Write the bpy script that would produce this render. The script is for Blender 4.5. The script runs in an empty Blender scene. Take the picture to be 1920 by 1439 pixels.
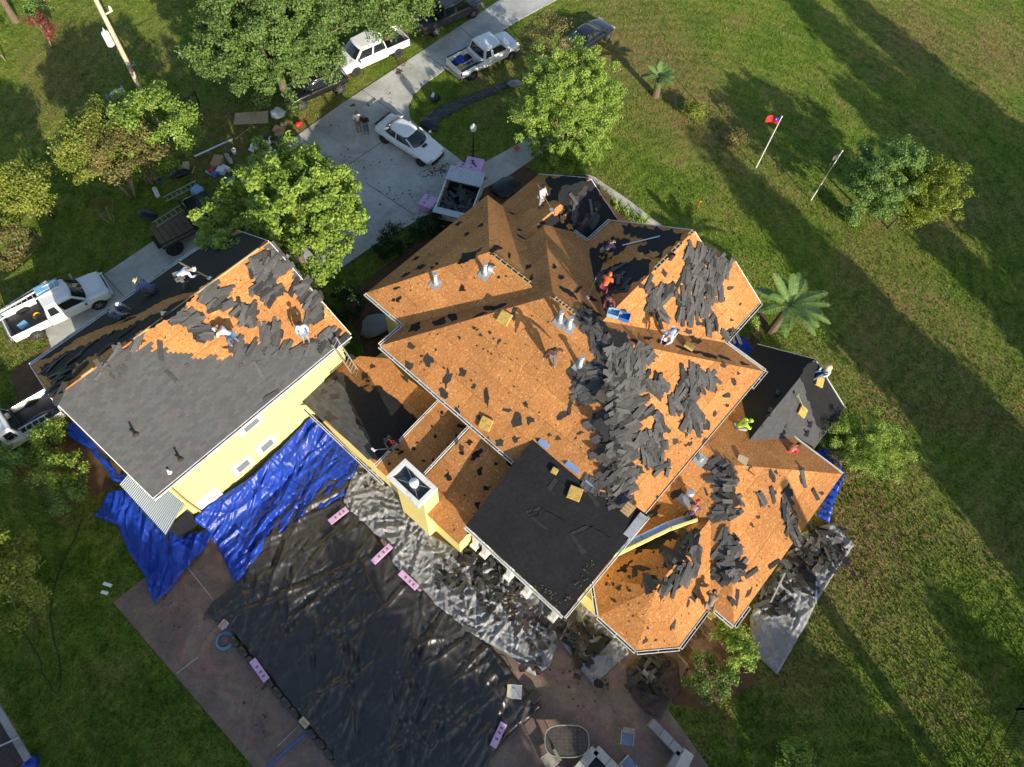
import bpy, math, random
import numpy as np
from mathutils import Vector, Matrix, noise
SC = bpy.context.scene
COL = SC.collection
random.seed(7); RNG = np.random.default_rng(7)
PI = math.pi

# ------------------------------------------------------------------ camera
F_PX, CAM_H = 1331.0, 37.0
def _rx(a): return Matrix.Rotation(a, 3, 'X')
def _rz(a): return Matrix.Rotation(a, 3, 'Z')
ROT = _rz(math.radians(-54.45)) @ _rx(math.radians(26.8)) @ _rz(math.radians(7.2))
cam_d = bpy.data.cameras.new('camera'); cam = bpy.data.objects.new('camera', cam_d); COL.objects.link(cam)
cam.matrix_world = Matrix.Translation((0, 0, CAM_H)) @ ROT.to_4x4()
cam_d.sensor_fit = 'HORIZONTAL'; cam_d.sensor_width = 36.0; cam_d.lens = 36.0 * F_PX / 1920.0
cam_d.clip_start = 0.5; cam_d.clip_end = 2000
SC.camera = cam
SC.render.resolution_x, SC.render.resolution_y = 1024, 767

# ------------------------------------------------------------------ light
SUN_AZ, SUN_EL = 71.5, 20.5        # direction in which shadows fall (deg from +X), elevation of the sun
world = bpy.data.worlds.new('World'); SC.world = world; world.use_nodes = True
wn = world.node_tree.nodes; wl = world.node_tree.links
bgn = wn['Background']; sky = wn.new('ShaderNodeTexSky'); sky.sky_type = 'NISHITA'
sky.sun_disc = False; sky.sun_elevation = math.radians(SUN_EL)
sx, sy = -math.cos(math.radians(SUN_AZ)), -math.sin(math.radians(SUN_AZ))
sky.sun_rotation = math.atan2(sx, sy); sky.altitude = 10; sky.air_density = 1.0; sky.dust_density = 1.0
wl.new(sky.outputs[0], bgn.inputs[0]); bgn.inputs[1].default_value = 0.13
sun_d = bpy.data.lights.new('sun', 'SUN'); sun = bpy.data.objects.new('sun', sun_d); COL.objects.link(sun)
sun_d.energy = 5.0; sun_d.angle = math.radians(0.45); sun_d.color = (1.0, 0.90, 0.74)
_el = math.radians(SUN_EL); _az = math.radians(SUN_AZ)
sdir = Vector((math.cos(_az) * math.cos(_el), math.sin(_az) * math.cos(_el), -math.sin(_el)))
sun.rotation_euler = sdir.to_track_quat('-Z', 'Y').to_euler()
SC.view_settings.view_transform = 'Standard'; SC.view_settings.look = 'None'
SC.view_settings.exposure = 0.62; SC.view_settings.gamma = 1; SC.view_settings.use_curve_mapping = False
SC.render.engine = 'CYCLES'
SC.cycles.max_bounces = 5; SC.cycles.diffuse_bounces = 2; SC.cycles.glossy_bounces = 2
SC.cycles.transparent_max_bounces = 4; SC.cycles.transmission_bounces = 3

# a pixel of the photograph (1920 wide) and a real height give a place in the world
CO = Vector((0, 0, CAM_H))
def ray(px, py): return ROT @ Vector((px - 960, -(py - 719.5), -F_PX))
def P(px, py, z=0.0):
    d = ray(px, py); return CO + d * ((z - CAM_H) / d.z)
def on_plane(px, py, pl):          # pl = (normal, d)
    d = ray(px, py); n, k = pl
    return CO + d * ((k - n.dot(CO)) / n.dot(d))
def Q(px, py, z=0.0):
    p = P(px, py, z); return (p.x, p.y)

# ------------------------------------------------------------------ objects
def props(o, label=None, cat=None, group=None, kind=None):
    if label: o['label'] = label
    if cat: o['category'] = cat
    if group: o['group'] = group
    if kind: o['kind'] = kind
    return o
def thing(name, label, cat, loc=(0, 0, 0), rz=0.0, group=None):
    o = bpy.data.objects.new(name, None); COL.objects.link(o)
    o.empty_display_size = 0.2
    o.location = loc; o.rotation_euler = (0, 0, rz)
    return props(o, label, cat, group)
def link_mesh(name, me, parent=None, loc=None, rot=None):
    o = bpy.data.objects.new(name, me); COL.objects.link(o)
    if parent is not None: o.parent = parent
    if loc is not None: o.location = loc
    if rot is not None: o.rotation_euler = rot
    return o
def copy_tree(o, parent=None):
    c = o.copy(); COL.objects.link(c)
    if parent is not None: c.parent = parent
    for ch in list(o.children): copy_tree(ch, c)
    return c

class MB:
    """collects faces, then links them as one mesh object"""
    def __init__(s): s.v = []; s.f = []; s.m = []; s.c = []; s.mats = []; s.cur = 0; s.col = None
    def mat(s, m):
        if m not in s.mats: s.mats.append(m)
        s.cur = s.mats.index(m); return s
    def face(s, idx):
        s.f.append(tuple(idx)); s.m.append(s.cur); s.c.append(s.col)
    def poly(s, pts):
        b = len(s.v); s.v += [tuple(p) for p in pts]; s.face(range(b, b + len(pts))); return s
    def box(s, c, d, rz=0.0, M=None):
        hx, hy, hz = d[0] / 2, d[1] / 2, d[2] / 2
        b = len(s.v)
        for x, y, z in ((-1,-1,-1),(1,-1,-1),(1,1,-1),(-1,1,-1),(-1,-1,1),(1,-1,1),(1,1,1),(-1,1,1)):
            p = Vector((x*hx, y*hy, z*hz))
            if M is not None: p = M @ p
            elif rz: p = Matrix.Rotation(rz, 3, 'Z') @ p
            s.v.append((p.x + c[0], p.y + c[1], p.z + c[2]))
        for q in ((0,3,2,1),(4,5,6,7),(0,1,5,4),(1,2,6,5),(2,3,7,6),(3,0,4,7)): s.face([b+i for i in q])
        return s
    def prism(s, pts, z0, z1):
        """closed vertical prism over a 2-D outline"""
        a = sum(pts[i][0]*pts[(i+1) % len(pts)][1] - pts[(i+1) % len(pts)][0]*pts[i][1] for i in range(len(pts)))
        if a < 0: pts = pts[::-1]
        n = len(pts); b = len(s.v)
        s.v += [(p[0], p[1], z0) for p in pts] + [(p[0], p[1], z1) for p in pts]
        s.face([b+i for i in range(n)][::-1]); s.face([b+n+i for i in range(n)])
        for i in range(n):
            j = (i+1) % n; s.face([b+i, b+j, b+n+j, b+n+i])
        return s
    def slab(s, pts, nrm, t):
        """planar 3-D outline thickened downwards along its normal"""
        pts = [Vector(p) for p in pts]; n = len(pts)
        if n < 3: return s
        q = Vector((0, 0, 0))
        for i in range(n): q += pts[i].cross(pts[(i+1) % n])
        if q.dot(nrm) < 0: pts.reverse()
        b = len(s.v)
        s.v += [tuple(p) for p in pts] + [tuple(p - nrm*t) for p in pts]
        s.face([b+i for i in range(n)]); s.face([b+n+i for i in range(n)][::-1])
        for i in range(n):
            j = (i+1) % n; s.face([b+j, b+i, b+n+i, b+n+j])
        return s
    def tube(s, pts, r, n=8, cap=True):
        pts = [Vector(p) for p in pts]; k = len(pts)
        rs = [r]*k if not hasattr(r, '__len__') else r
        b = len(s.v); up = Vector((0, 0, 1))
        for i, p in enumerate(pts):
            d = (pts[min(i+1, k-1)] - pts[max(i-1, 0)])
            d = d.normalized() if d.length > 1e-9 else Vector((0, 0, 1))
            u = d.cross(up)
            if u.length < 0.05: u = d.cross(Vector((1, 0, 0)))
            u.normalize(); w = d.cross(u)
            for j in range(n):
                a = 2*PI*j/n; q = p + (u*math.cos(a) + w*math.sin(a))*rs[i]; s.v.append(tuple(q))
        for i in range(k-1):
            for j in range(n):
                j2 = (j+1) % n; s.face([b+i*n+j, b+i*n+j2, b+(i+1)*n+j2, b+(i+1)*n+j])
        if cap:
            s.face([b+j for j in range(n)][::-1]); s.face([b+(k-1)*n+j for j in range(n)])
        return s
    def bar(s, a, b_, w, h=None):
        """rectangular bar between two points"""
        a = Vector(a); b_ = Vector(b_); h = h or w
        d = b_ - a; L = d.length
        if L < 1e-6: return s
        d.normalize(); up = Vector((0, 0, 1))
        u = d.cross(up)
        if u.length < 0.05: u = Vector((1, 0, 0))
        u.normalize(); w2 = u.cross(d)
        M = Matrix((d, u, w2)).transposed()
        return s.box((a+b_)/2, (L, w, h), M=M)
    def lathe(s, prof, c=(0, 0, 0), n=16, M=None):
        b = len(s.v); k = len(prof)
        for r, z in prof:
            for j in range(n):
                a = 2*PI*j/n; p = Vector((r*math.cos(a), r*math.sin(a), z))
                if M is not None: p = M @ p
                s.v.append((p.x+c[0], p.y+c[1], p.z+c[2]))
        for i in range(k-1):
            for j in range(n):
                j2 = (j+1) % n; s.face([b+i*n+j, b+i*n+j2, b+(i+1)*n+j2, b+(i+1)*n+j])
        s.face([b+j for j in range(n)][::-1]); s.face([b+(k-1)*n+j for j in range(n)])
        return s
    def loft(s, rings, closed=True, caps=True):
        n = len(rings[0]); b = len(s.v)
        for r in rings: s.v += [tuple(p) for p in r]
        for i in range(len(rings)-1):
            for j in range(n if closed else n-1):
                j2 = (j+1) % n; s.face([b+i*n+j, b+i*n+j2, b+(i+1)*n+j2, b+(i+1)*n+j])
        if caps:
            s.face([b+j for j in range(n)][::-1]); s.face([b+(len(rings)-1)*n+j for j in range(n)])
        return s
    def mesh(s, name, mat=None, smooth=False):
        me = bpy.data.meshes.new(name); me.from_pydata(s.v, [], s.f)
        ms = s.mats or ([mat] if mat else [])
        for m in ms: me.materials.append(m)
        if len(ms) > 1: me.polygons.foreach_set('material_index', s.m)
        if any(c is not None for c in s.c):
            at = me.color_attributes.new('tint', 'FLOAT_COLOR', 'CORNER')
            arr = []
            for f, c in zip(s.f, s.c): arr += list((c if c is not None else (.5, .5, .5)) + (1.0,)) * len(f)
            at.data.foreach_set('color', arr)
        if smooth: me.polygons.foreach_set('use_smooth', [True]*len(me.polygons))
        me.update(); return me
    def build(s, name, mat=None, parent=None, smooth=False, bevel=0.0, loc=None, rot=None, fix=False):
        me = s.mesh(name, mat, smooth)
        if fix:
            import bmesh
            bm = bmesh.new(); bm.from_mesh(me); bmesh.ops.remove_doubles(bm, verts=bm.verts, dist=1e-5)
            bmesh.ops.recalc_face_normals(bm, faces=bm.faces); bm.to_mesh(me); bm.free()
        o = link_mesh(name, me, parent, loc, rot)
        if bevel:
            md = o.modifiers.new('bevel', 'BEVEL'); md.width = bevel; md.segments = 2; md.limit_method = 'ANGLE'
        return o

# ------------------------------------------------------------------ materials
MATS = {}
class NT:
    def __init__(s, name):
        s.m = bpy.data.materials.new(name); s.m.use_nodes = True; s.t = s.m.node_tree; s.n = s.t.nodes; s.l = s.t.links
        s.b = s.n['Principled BSDF']; s.out = s.n['Material Output']; MATS[name] = s.m
    def a(s, t, **k):
        nd = s.n.new(t)
        for kk, v in k.items():
            if kk.startswith('i_'):
                key = kk[2:]; key = int(key) if key.isdigit() else key.replace('_', ' ')
                nd.inputs[key].default_value = v
            else: setattr(nd, kk, v)
        return nd
    def link(s, a, b): s.l.new(a, b)
    def coord(s, kind='Object', scale=(1, 1, 1), rot=(0, 0, 0)):
        tc = s.a('ShaderNodeTexCoord'); mp = s.a('ShaderNodeMapping')
        mp.inputs['Scale'].default_value = scale; mp.inputs['Rotation'].default_value = rot
        if kind == 'World':
            g = s.a('ShaderNodeNewGeometry'); s.link(g.outputs['Position'], mp.inputs[0])
        else: s.link(tc.outputs[kind], mp.inputs[0])
        return mp.outputs[0]
    def noise(s, co, scale, detail=4, rough=.55, dist=0):
        n = s.a('ShaderNodeTexNoise'); n.inputs['Scale'].default_value = scale; n.inputs['Detail'].default_value = detail
        n.inputs['Roughness'].default_value = rough; n.inputs['Distortion'].default_value = dist
        s.link(co, n.inputs['Vector']); return n
    def ramp(s, fac, stops):
        r = s.a('ShaderNodeValToRGB'); e = r.color_ramp.elements
        while len(e) < len(stops): e.new(0.5)
        for el, (p, c) in zip(e, stops): el.position = p; el.color = tuple(c) + (1,) if len(c) == 3 else c
        s.link(fac, r.inputs[0]); return r.outputs[0]
    def mix(s, f, a, b, mode='MIX'):
        m = s.a('ShaderNodeMix', data_type='RGBA', blend_type=mode)
        if isinstance(f, (int, float)): m.inputs[0].default_value = f
        else: s.link(f, m.inputs[0])
        for i, x in ((6, a), (7, b)):
            if isinstance(x, tuple): m.inputs[i].default_value = x + (1,) if len(x) == 3 else x
            else: s.link(x, m.inputs[i])
        return m.outputs[2]
    def mul(s, c, lo, hi, fac, a=.3, b=.7):
        mr = s.a('ShaderNodeMapRange'); s.link(fac, mr.inputs[0])
        mr.inputs[1].default_value = a; mr.inputs[2].default_value = b; mr.inputs[3].default_value = lo; mr.inputs[4].default_value = hi
        h = s.a('ShaderNodeVectorMath', operation='SCALE')
        if isinstance(c, tuple): h.inputs[0].default_value = c
        else: s.link(c, h.inputs[0])
        s.link(mr.outputs[0], h.inputs['Scale']); return h.outputs[0]
    def bump(s, h, strength, dist):
        b = s.a('ShaderNodeBump'); b.inputs['Strength'].default_value = strength; b.inputs['Distance'].default_value = dist
        s.link(h, b.inputs['Height']); s.link(b.outputs[0], s.b.inputs['Normal']); return b
    def base(s, c):
        if isinstance(c, tuple): s.b.inputs['Base Color'].default_value = c + (1,)
        else: s.link(c, s.b.inputs['Base Color'])
    def rough(s, r):
        if isinstance(r, (int, float)): s.b.inputs['Roughness'].default_value = r
        else: s.link(r, s.b.inputs['Roughness'])
    def spec(s, v): s.b.inputs['Specular IOR Level'].default_value = v

def simple(name, col, rough=.6, metal=0.0, var=.12, scale=6, bump=0.0, spec=.5, coat=0.0, wear=None):
    n = NT(name); co = n.coord('Object')
    nz = n.noise(co, scale, 5, .6)
    c = n.mul(tuple(col), 1-var, 1+var, nz.outputs[0])
    if wear:
        nz2 = n.noise(co, scale*.35, 6, .7)
        m = n.ramp(nz2.outputs[0], [(.52, (0, 0, 0)), (.68, (1, 1, 1))])
        c = n.mix(m, c, tuple(wear))
    n.base(c); n.rough(rough); n.b.inputs['Metallic'].default_value = metal; n.spec(spec)
    n.b.inputs['Coat Weight'].default_value = coat
    if bump: n.bump(n.noise(co, scale*6, 3).outputs[0], bump, .01)
    return n.m

def tinted(name, rough=.7, speck=.25, scale=60, spec=.3, bump=.3):
    """colour comes from the mesh's tint attribute, with grain on top"""
    n = NT(name); co = n.coord('Object')
    at = n.a('ShaderNodeAttribute'); at.attribute_name = 'tint'
    nz = n.noise(co, scale, 2, .7)
    n.base(n.mul(at.outputs['Color'], 1-speck, 1+speck, nz.outputs[0])); n.rough(rough); n.spec(spec)
    if bump: n.bump(nz.outputs[0], bump, .006)
    return n.m

def m_lawn():
    n = NT('lawn_grass'); co = n.coord('World')
    big = n.noise(co, .085, 4, .6, .6); mid = n.noise(co, .45, 5, .65, .8); fine = n.noise(co, 2.6, 6, .72)
    vf = n.noise(co, 11, 5, .78)
    c = n.ramp(mid.outputs[0], [(.30, (.082, .135, .018)), (.45, (.118, .182, .023)), (.58, (.168, .212, .034)), (.72, (.235, .188, .062))])
    br = n.ramp(big.outputs[0], [(.50, (0, 0, 0)), (.66, (1, 1, 1))])
    br2 = n.ramp(fine.outputs[0], [(.40, (0, 0, 0)), (.62, (1, 1, 1))])
    m = n.a('ShaderNodeMath', operation='MULTIPLY'); n.link(br, m.inputs[0]); n.link(br2, m.inputs[1])
    c = n.mix(m.outputs[0], c, (.235, .150, .075))
    # dry patches where the photo shows them
    for (px, py, r) in ((1180, 110, 5.5), (1250, 200, 6), (1350, 260, 5), (1550, 1060, 7), (1780, 400, 5), (1180, 30, 7), (1650, 960, 5), (1560, 1000, 5), (1480, 1250, 4), (1500, 700, 3), (1290, 130, 5), (150, 80, 6), (100, 190, 5), (150, 850, 4), (60, 620, 4), (1700, 60, 8)):
        q = P(px, py, 0)
        v = n.a('ShaderNodeVectorMath', operation='DISTANCE'); v.inputs[1].default_value = (q.x, q.y, 0)
        g = n.a('ShaderNodeNewGeometry'); n.link(g.outputs['Position'], v.inputs[0])
        mr = n.a('ShaderNodeMapRange'); mr.inputs[1].default_value = r; mr.inputs[2].default_value = r*.2
        n.link(v.outputs['Value'], mr.inputs[0])
        mm = n.a('ShaderNodeMath', operation='MULTIPLY'); n.link(mr.outputs[0], mm.inputs[0]); n.link(br2, mm.inputs[1])
        m3 = n.a('ShaderNodeMath', operation='MULTIPLY'); n.link(mm.outputs[0], m3.inputs[0]); m3.inputs[1].default_value = .75
        c = n.mix(m3.outputs[0], c, (.225, .145, .072))
    # mower swathes in the field
    wv = n.a('ShaderNodeTexWave'); wv.wave_type = 'RINGS'; wv.rings_direction = 'Z'; wv.inputs['Scale'].default_value = .32
    wv.inputs['Distortion'].default_value = 3.0; wv.inputs['Detail'].default_value = 3; wv.inputs['Detail Scale'].default_value = .8
    q = P(1350, 420, 0); mp = n.a('ShaderNodeMapping'); mp.inputs['Location'].default_value = (-q.x, -q.y, 0)
    n.link(co, mp.inputs[0]); n.link(mp.outputs[0], wv.inputs['Vector'])
    c = n.mul(c, .92, 1.08, wv.outputs['Fac'], 0, 1)
    c = n.mul(c, .60, 1.42, vf.outputs[0], .3, .7)
    c = n.mul(c, .78, 1.2, fine.outputs[0], .35, .65)
    n.base(c); n.rough(.95); n.spec(.1)
    hh = n.a('ShaderNodeMath', operation='MULTIPLY_ADD'); n.link(vf.outputs[0], hh.inputs[0]); hh.inputs[1].default_value = .6; n.link(fine.outputs[0], hh.inputs[2])
    n.bump(hh.outputs[0], .8, .10); return n.m

def m_concrete(name='concrete', base=(.46, .46, .42), dark=(.30, .30, .27), rough=.85):
    n = NT(name); co = n.coord('World')
    a = n.noise(co, .35, 6, .65, .5); b = n.noise(co, 3, 6, .7); sp = n.noise(co, 14, 3, .6)
    c = n.ramp(a.outputs[0], [(.32, dark), (.55, base), (.75, tuple(x*1.12 for x in base))])
    c = n.mul(c, .86, 1.1, b.outputs[0])
    st = n.ramp(n.noise(co, 1.1, 5, .75).outputs[0], [(.66, (0, 0, 0)), (.72, (1, 1, 1))])
    c = n.mix(st, c, tuple(x*.72 for x in base))
    n.base(c); n.rough(rough); n.bump(sp.outputs[0], .15, .01); return n.m

def m_patio():
    n = NT('stamped_patio'); co = n.coord('World')
    v = n.a('ShaderNodeTexVoronoi', feature='DISTANCE_TO_EDGE'); v.inputs['Scale'].default_value = 2.2
    n.link(co, v.inputs['Vector'])
    v2 = n.a('ShaderNodeTexVoronoi'); v2.inputs['Scale'].default_value = 2.2; n.link(co, v2.inputs['Vector'])
    a = n.noise(co, .5, 6, .7, 1.0)
    c = n.ramp(a.outputs[0], [(.32, (.115, .078, .062)), (.52, (.195, .130, .098)), (.68, (.285, .190, .130))])
    c = n.mix(.10, c, v2.outputs['Color'], 'OVERLAY')
    c = n.mul(c, .85, 1.12, n.noise(co, 8, 4, .7).outputs[0])
    j = n.ramp(v.outputs['Distance'], [(.0, (0, 0, 0)), (.03, (1, 1, 1))])
    c = n.mix(j, n.mul(c, .75, .75, a.outputs[0]), c)
    n.base(c); n.rough(.62); n.bump(j, .25, .012); return n.m

def m_osb():
    n = NT('osb_sheathing'); co = n.coord('Object')
    oi = n.a('ShaderNodeObjectInfo')
    v = n.a('ShaderNodeTexVoronoi'); v.inputs['Scale'].default_value = 15; v.inputs['Randomness'].default_value = 1
    mp = n.a('ShaderNodeMapping'); mp.inputs['Scale'].default_value = (1, 1.7, 1)
    dn = n.noise(co, 5, 2, .5); va = n.mix(.12, co, dn.outputs['Color']); n.link(va, mp.inputs[0]); n.link(mp.outputs[0], v.inputs['Vector'])
    sep = n.a('ShaderNodeSeparateColor'); n.link(v.outputs['Color'], sep.inputs[0])
    c = n.ramp(sep.outputs[0], [(.0, (.40, .160, .048)), (.35, (.465, .200, .063)), (.75, (.51, .230, .077)), (.93, (.55, .265, .098)), (1.0, (.66, .38, .18))])
    c = n.mul(c, .88, 1.10, n.noise(co, 22, 3, .7).outputs[0])
    c = n.mul(c, .86, 1.10, n.noise(co, .6, 4, .6).outputs[0])
    mr = n.a('ShaderNodeMapRange'); n.link(oi.outputs['Random'], mr.inputs[0]); mr.inputs[3].default_value = .84; mr.inputs[4].default_value = 1.08
    h = n.a('ShaderNodeVectorMath', operation='SCALE'); n.link(c, h.inputs[0]); n.link(mr.outputs[0], h.inputs['Scale'])
    # staple / tar flecks
    fl = n.ramp(n.noise(co, 7, 4, .8).outputs[0], [(.735, (0, 0, 0)), (.76, (1, 1, 1))])
    n.base(n.mix(fl, h.outputs[0], (.05, .035, .03))); n.rough(.9); n.spec(.2)
    n.bump(sep.outputs[0], .12, .004); return n.m

def m_felt(name, col, brown=(.075, .055, .045)):
    n = NT(name); co = n.coord('World')
    a = n.noise(co, .8, 5, .7, .7); b = n.noise(co, 6, 5, .7)
    c = n.ramp(a.outputs[0], [(.35, tuple(x*.75 for x in col)), (.6, col), (.8, brown)])
    c = n.mul(c, .7, 1.35, b.outputs[0])
    n.base(c); n.rough(.8); n.spec(.25); n.bump(b.outputs[0], .25, .02); return n.m

def m_foil(name, col, rough=.35, metal=0.0, var=.2, spec=.5, bump=.5, bs=2.5, dist=.05):
    n = NT(name); co = n.coord('World')
    a = n.noise(co, .9, 5, .65, .9)
    n.base(n.mul(tuple(col), 1-var, 1+var, a.outputs[0])); n.rough(rough); n.b.inputs['Metallic'].default_value = metal; n.spec(spec)
    w = n.noise(co, bs, 4, .55, 1.6)
    r = n.a('ShaderNodeMath', operation='ABSOLUTE'); s_ = n.a('ShaderNodeMath', operation='SUBTRACT'); n.link(w.outputs[0], s_.inputs[0]); s_.inputs[1].default_value = .5
    n.link(s_.outputs[0], r.inputs[0]); n.bump(r.outputs[0], bump, dist); return n.m

def m_leaf(name, a, b, c):
    n = NT(name)
    at = n.a('ShaderNodeAttribute'); at.attribute_name = 'tint'
    sp = n.a('ShaderNodeSeparateColor'); n.link(at.outputs['Color'], sp.inputs[0])
    col = n.ramp(sp.outputs[0], [(0, a), (.5, b), (1, c)])
    n.base(col); n.rough(.55); n.spec(.35)
    tr = n.a('ShaderNodeBsdfTranslucent'); n.link(col, tr.inputs[0])
    mx = n.a('ShaderNodeMixShader'); mx.inputs[0].default_value = .36
    n.link(n.b.outputs[0], mx.inputs[1]); n.link(tr.outputs[0], mx.inputs[2]); n.link(mx.outputs[0], n.out.inputs[0])
    return n.m

def m_paint(name, col, rough=.28, metal=0.0):
    n = NT(name); co = n.coord('Object')
    nz = n.noise(co, 2.5, 5, .65)
    dust = n.ramp(n.noise(co, 1.2, 6, .7).outputs[0], [(.45, (0, 0, 0)), (.8, (1, 1, 1))])
    dm = n.a('ShaderNodeMath', operation='MULTIPLY'); n.link(dust, dm.inputs[0]); dm.inputs[1].default_value = .18 if col[0] > .3 else .04
    n.base(n.mix(dm.outputs[0], n.mul(tuple(col), .95, 1.04, nz.outputs[0]), (.30, .27, .22)))
    n.rough(rough); n.b.inputs['Metallic'].default_value = metal; n.b.inputs['Coat Weight'].default_value = .6; n.b.inputs['Coat Roughness'].default_value = .08
    return n.m
def m_glass(name='car_glass', col=(.015, .02, .025)):
    n = NT(name); n.base(col); n.rough(.06); n.spec(.8); return n.m

M = {}
M['lawn'] = m_lawn()
M['concrete'] = m_concrete()
M['pale_stone'] = m_concrete('pale_stone', (.52, .49, .43), (.36, .34, .30))
M['grey_stone'] = m_concrete('grey_stone', (.30, .29, .28), (.17, .165, .16))
M['patio'] = m_patio()
M['osb'] = m_osb()
M['felt'] = m_felt('black_felt', (.016, .016, .018), (.022, .020, .020))
M['felt2'] = m_felt('grey_felt', (.030, .030, .032), (.035, .032, .032))
M['felt_brown'] = m_felt('worn_felt', (.045, .038, .034), (.085, .062, .05))
M['shingle'] = tinted('asphalt_shingle', .82, .30, 90, .25, .4)
M['wall'] = simple('yellow_stucco', (.82, .68, .25), .9, 0, .05, 3, .25, .2)
M['trim'] = simple('white_trim', (.74, .73, .68), .5, 0, .06, 5, 0, .4, 0, (.45, .42, .36))
M['gutter'] = simple('white_gutter', (.70, .70, .66), .45, 0, .08, 4, 0, .5, 0, (.30, .28, .24))
M['gutter_in'] = simple('gutter_floor_dark', (.05, .045, .035), .9)  # dark tone for the channel floor inside the white gutter
M['galv'] = simple('galvanised_metal', (.50, .52, .53), .42, .55, .12, 8, 0, .5, 0, (.34, .34, .33))
M['metal_roof'] = simple('blue_grey_metal', (.24, .28, .31), .5, .2, .08, 5)
M['alu'] = simple('aluminium', (.66, .67, .68), .38, .75, .08, 8)
M['dark_metal'] = simple('dark_metal', (.03, .03, .032), .45, .5, .2, 8)
M['black_plastic'] = simple('black_plastic', (.018, .018, .02), .45, 0, .2, 8)
M['rubber'] = simple('rubber', (.022, .021, .020), .85, 0, .3, 12)
M['rim'] = simple('wheel_alloy', (.42, .42, .42), .35, .8, .1, 12)
M['rim_dark'] = simple('wheel_black', (.03, .03, .032), .35, .5, .1, 12)
M['chrome'] = simple('chrome', (.62, .62, .63), .15, 1.0, .03)
M['glass'] = m_glass()
M['pane'] = m_glass('window_pane', (.20, .24, .27))
M['white_paint'] = m_paint('white_paint', (.78, .80, .80))
M['grey_paint'] = m_paint('grey_paint', (.055, .052, .05), .3, .4)
M['black_paint'] = m_paint('black_paint', (.010, .010, .012), .25)
M['navy_paint'] = m_paint('navy_paint', (.010, .014, .022), .25)
M['red_lens'] = simple('red_lens', (.55, .02, .015), .2, 0, .05)
M['head_lens'] = simple('clear_lens', (.55, .55, .52), .12, .3, .05)
M['orange_lens'] = simple('orange_lens', (.8, .25, .03), .2, 0, .05)
M['bark'] = simple('bark', (.15, .115, .08), .95, 0, .35, 14, .6, .1)
M['pale_bark'] = simple('pale_bark', (.36, .28, .20), .9, 0, .2, 10, .3, .1)
M['pole_wood'] = simple('weathered_pole', (.50, .42, .31), .9, 0, .16, 6, .3, .1)
M['lumber'] = simple('lumber', (.50, .33, .16), .85, 0, .18, 8, .2, .2)
M['plywood'] = simple('plywood', (.50, .39, .25), .85, 0, .10, 2.5, .1, .2)
M['deck_wood'] = simple('old_deck', (.075, .062, .055), .85, 0, .3, 5, .3, .2)
M['card'] = simple('cardboard', (.42, .28, .16), .9, 0, .12, 4)
M['blue_tarp'] = m_foil('blue_tarp', (.008, .042, .34), .36, 0, .22, .4, .5, 5, .03)
M['black_sheet'] = m_foil('black_sheet', (.036, .033, .031), .38, 0, .25, .55, .35, 6.0, .015)
M['silver_tarp'] = m_foil('silver_tarp', (.225, .23, .245), .52, .05, .14, .45, .35, 7, .015)
M['brown_sheet'] = m_foil('brown_sheet', (.065, .035, .028), .6, 0, .3, .4, .6, 3, .05)
M['pink_wrap'] = m_foil('pink_wrap', (.62, .38, .62), .35, 0, .18, .5, .3, 5, .02)
M['blue_wrap'] = m_foil('blue_flashing', (.28, .44, .72), .35, .3, .15, .5, .3, 5, .02)
M['foam'] = simple('yellow_foam', (.50, .34, .10), .95, 0, .25, 12, .8, .1, 0, (.30, .19, .06))
M['skin'] = simple('skin', (.36, .19, .12), .6, 0, .05)
M['straw'] = simple('straw', (.62, .50, .30), .9, 0, .1, 14, .3)
M['white_plastic'] = simple('white_plastic', (.72, .73, .73), .4, 0, .05)
M['orange'] = simple('orange_plastic', (.85, .14, .02), .5)
M['red'] = simple('red_plastic', (.55, .02, .02), .4)
M['yellow'] = simple('yellow_plastic', (.75, .45, .03), .5)
M['lime'] = simple('lime_plastic', (.30, .62, .04), .5)
M['blue_plastic'] = simple('blue_plastic', (.03, .16, .50), .4)
M['sky_plastic'] = simple('pale_blue_plastic', (.22, .45, .68), .4)
M['teal'] = simple('teal_plastic', (.02, .16, .24), .4)
M['steel_blue'] = simple('faded_blue_cloth', (.16, .22, .32), .8)
M['cream'] = simple('cream_cloth', (.36, .33, .25), .85)
M['iron'] = simple('black_iron', (.02, .02, .02), .5, .3)
M['soil'] = simple('bare_soil', (.115, .070, .042), .95, 0, .3, 2.2, .8, .1)
M['dark_water'] = m_glass('dark_glass', (.03, .04, .045))
M['lamp_glass'] = simple('lamp_glass', (.62, .62, .50), .25)
M['flag_red'] = simple('flag_red', (.80, .03, .03), .8)
M['flag_blue'] = simple('flag_blue', (.04, .05, .45), .8)
M['cloth_grey0'] = simple('faded_cloth', (.22, .18, .18), .8)
M['flag_dark'] = simple('flag_dark', (.05, .045, .05), .8)
M['straps'] = simple('print_grey', (.16, .16, .15), .7)
M['leaf_oak'] = m_leaf('leaf_oak', (.075, .125, .030), (.15, .24, .055), (.24, .34, .09))
M['leaf_pale'] = m_leaf('leaf_pale', (.10, .17, .024), (.25, .37, .055), (.42, .52, .11))
M['leaf_bright'] = m_leaf('leaf_bright', (.12, .20, .030), (.26, .39, .060), (.42, .52, .12))
M['leaf_gold'] = m_leaf('leaf_gold', (.10, .15, .020), (.25, .30, .045), (.40, .40, .09))
M['leaf_sparse'] = m_leaf('leaf_sparse', (.10, .08, .028), (.21, .19, .06), (.32, .27, .09))
M['leaf_blue'] = m_leaf('leaf_blue', (.08, .16, .040), (.18, .30, .070), (.30, .43, .11))
M['leaf_yellow'] = m_leaf('leaf_yellow', (.080, .120, .012), (.22, .28, .030), (.36, .42, .06))
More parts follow.
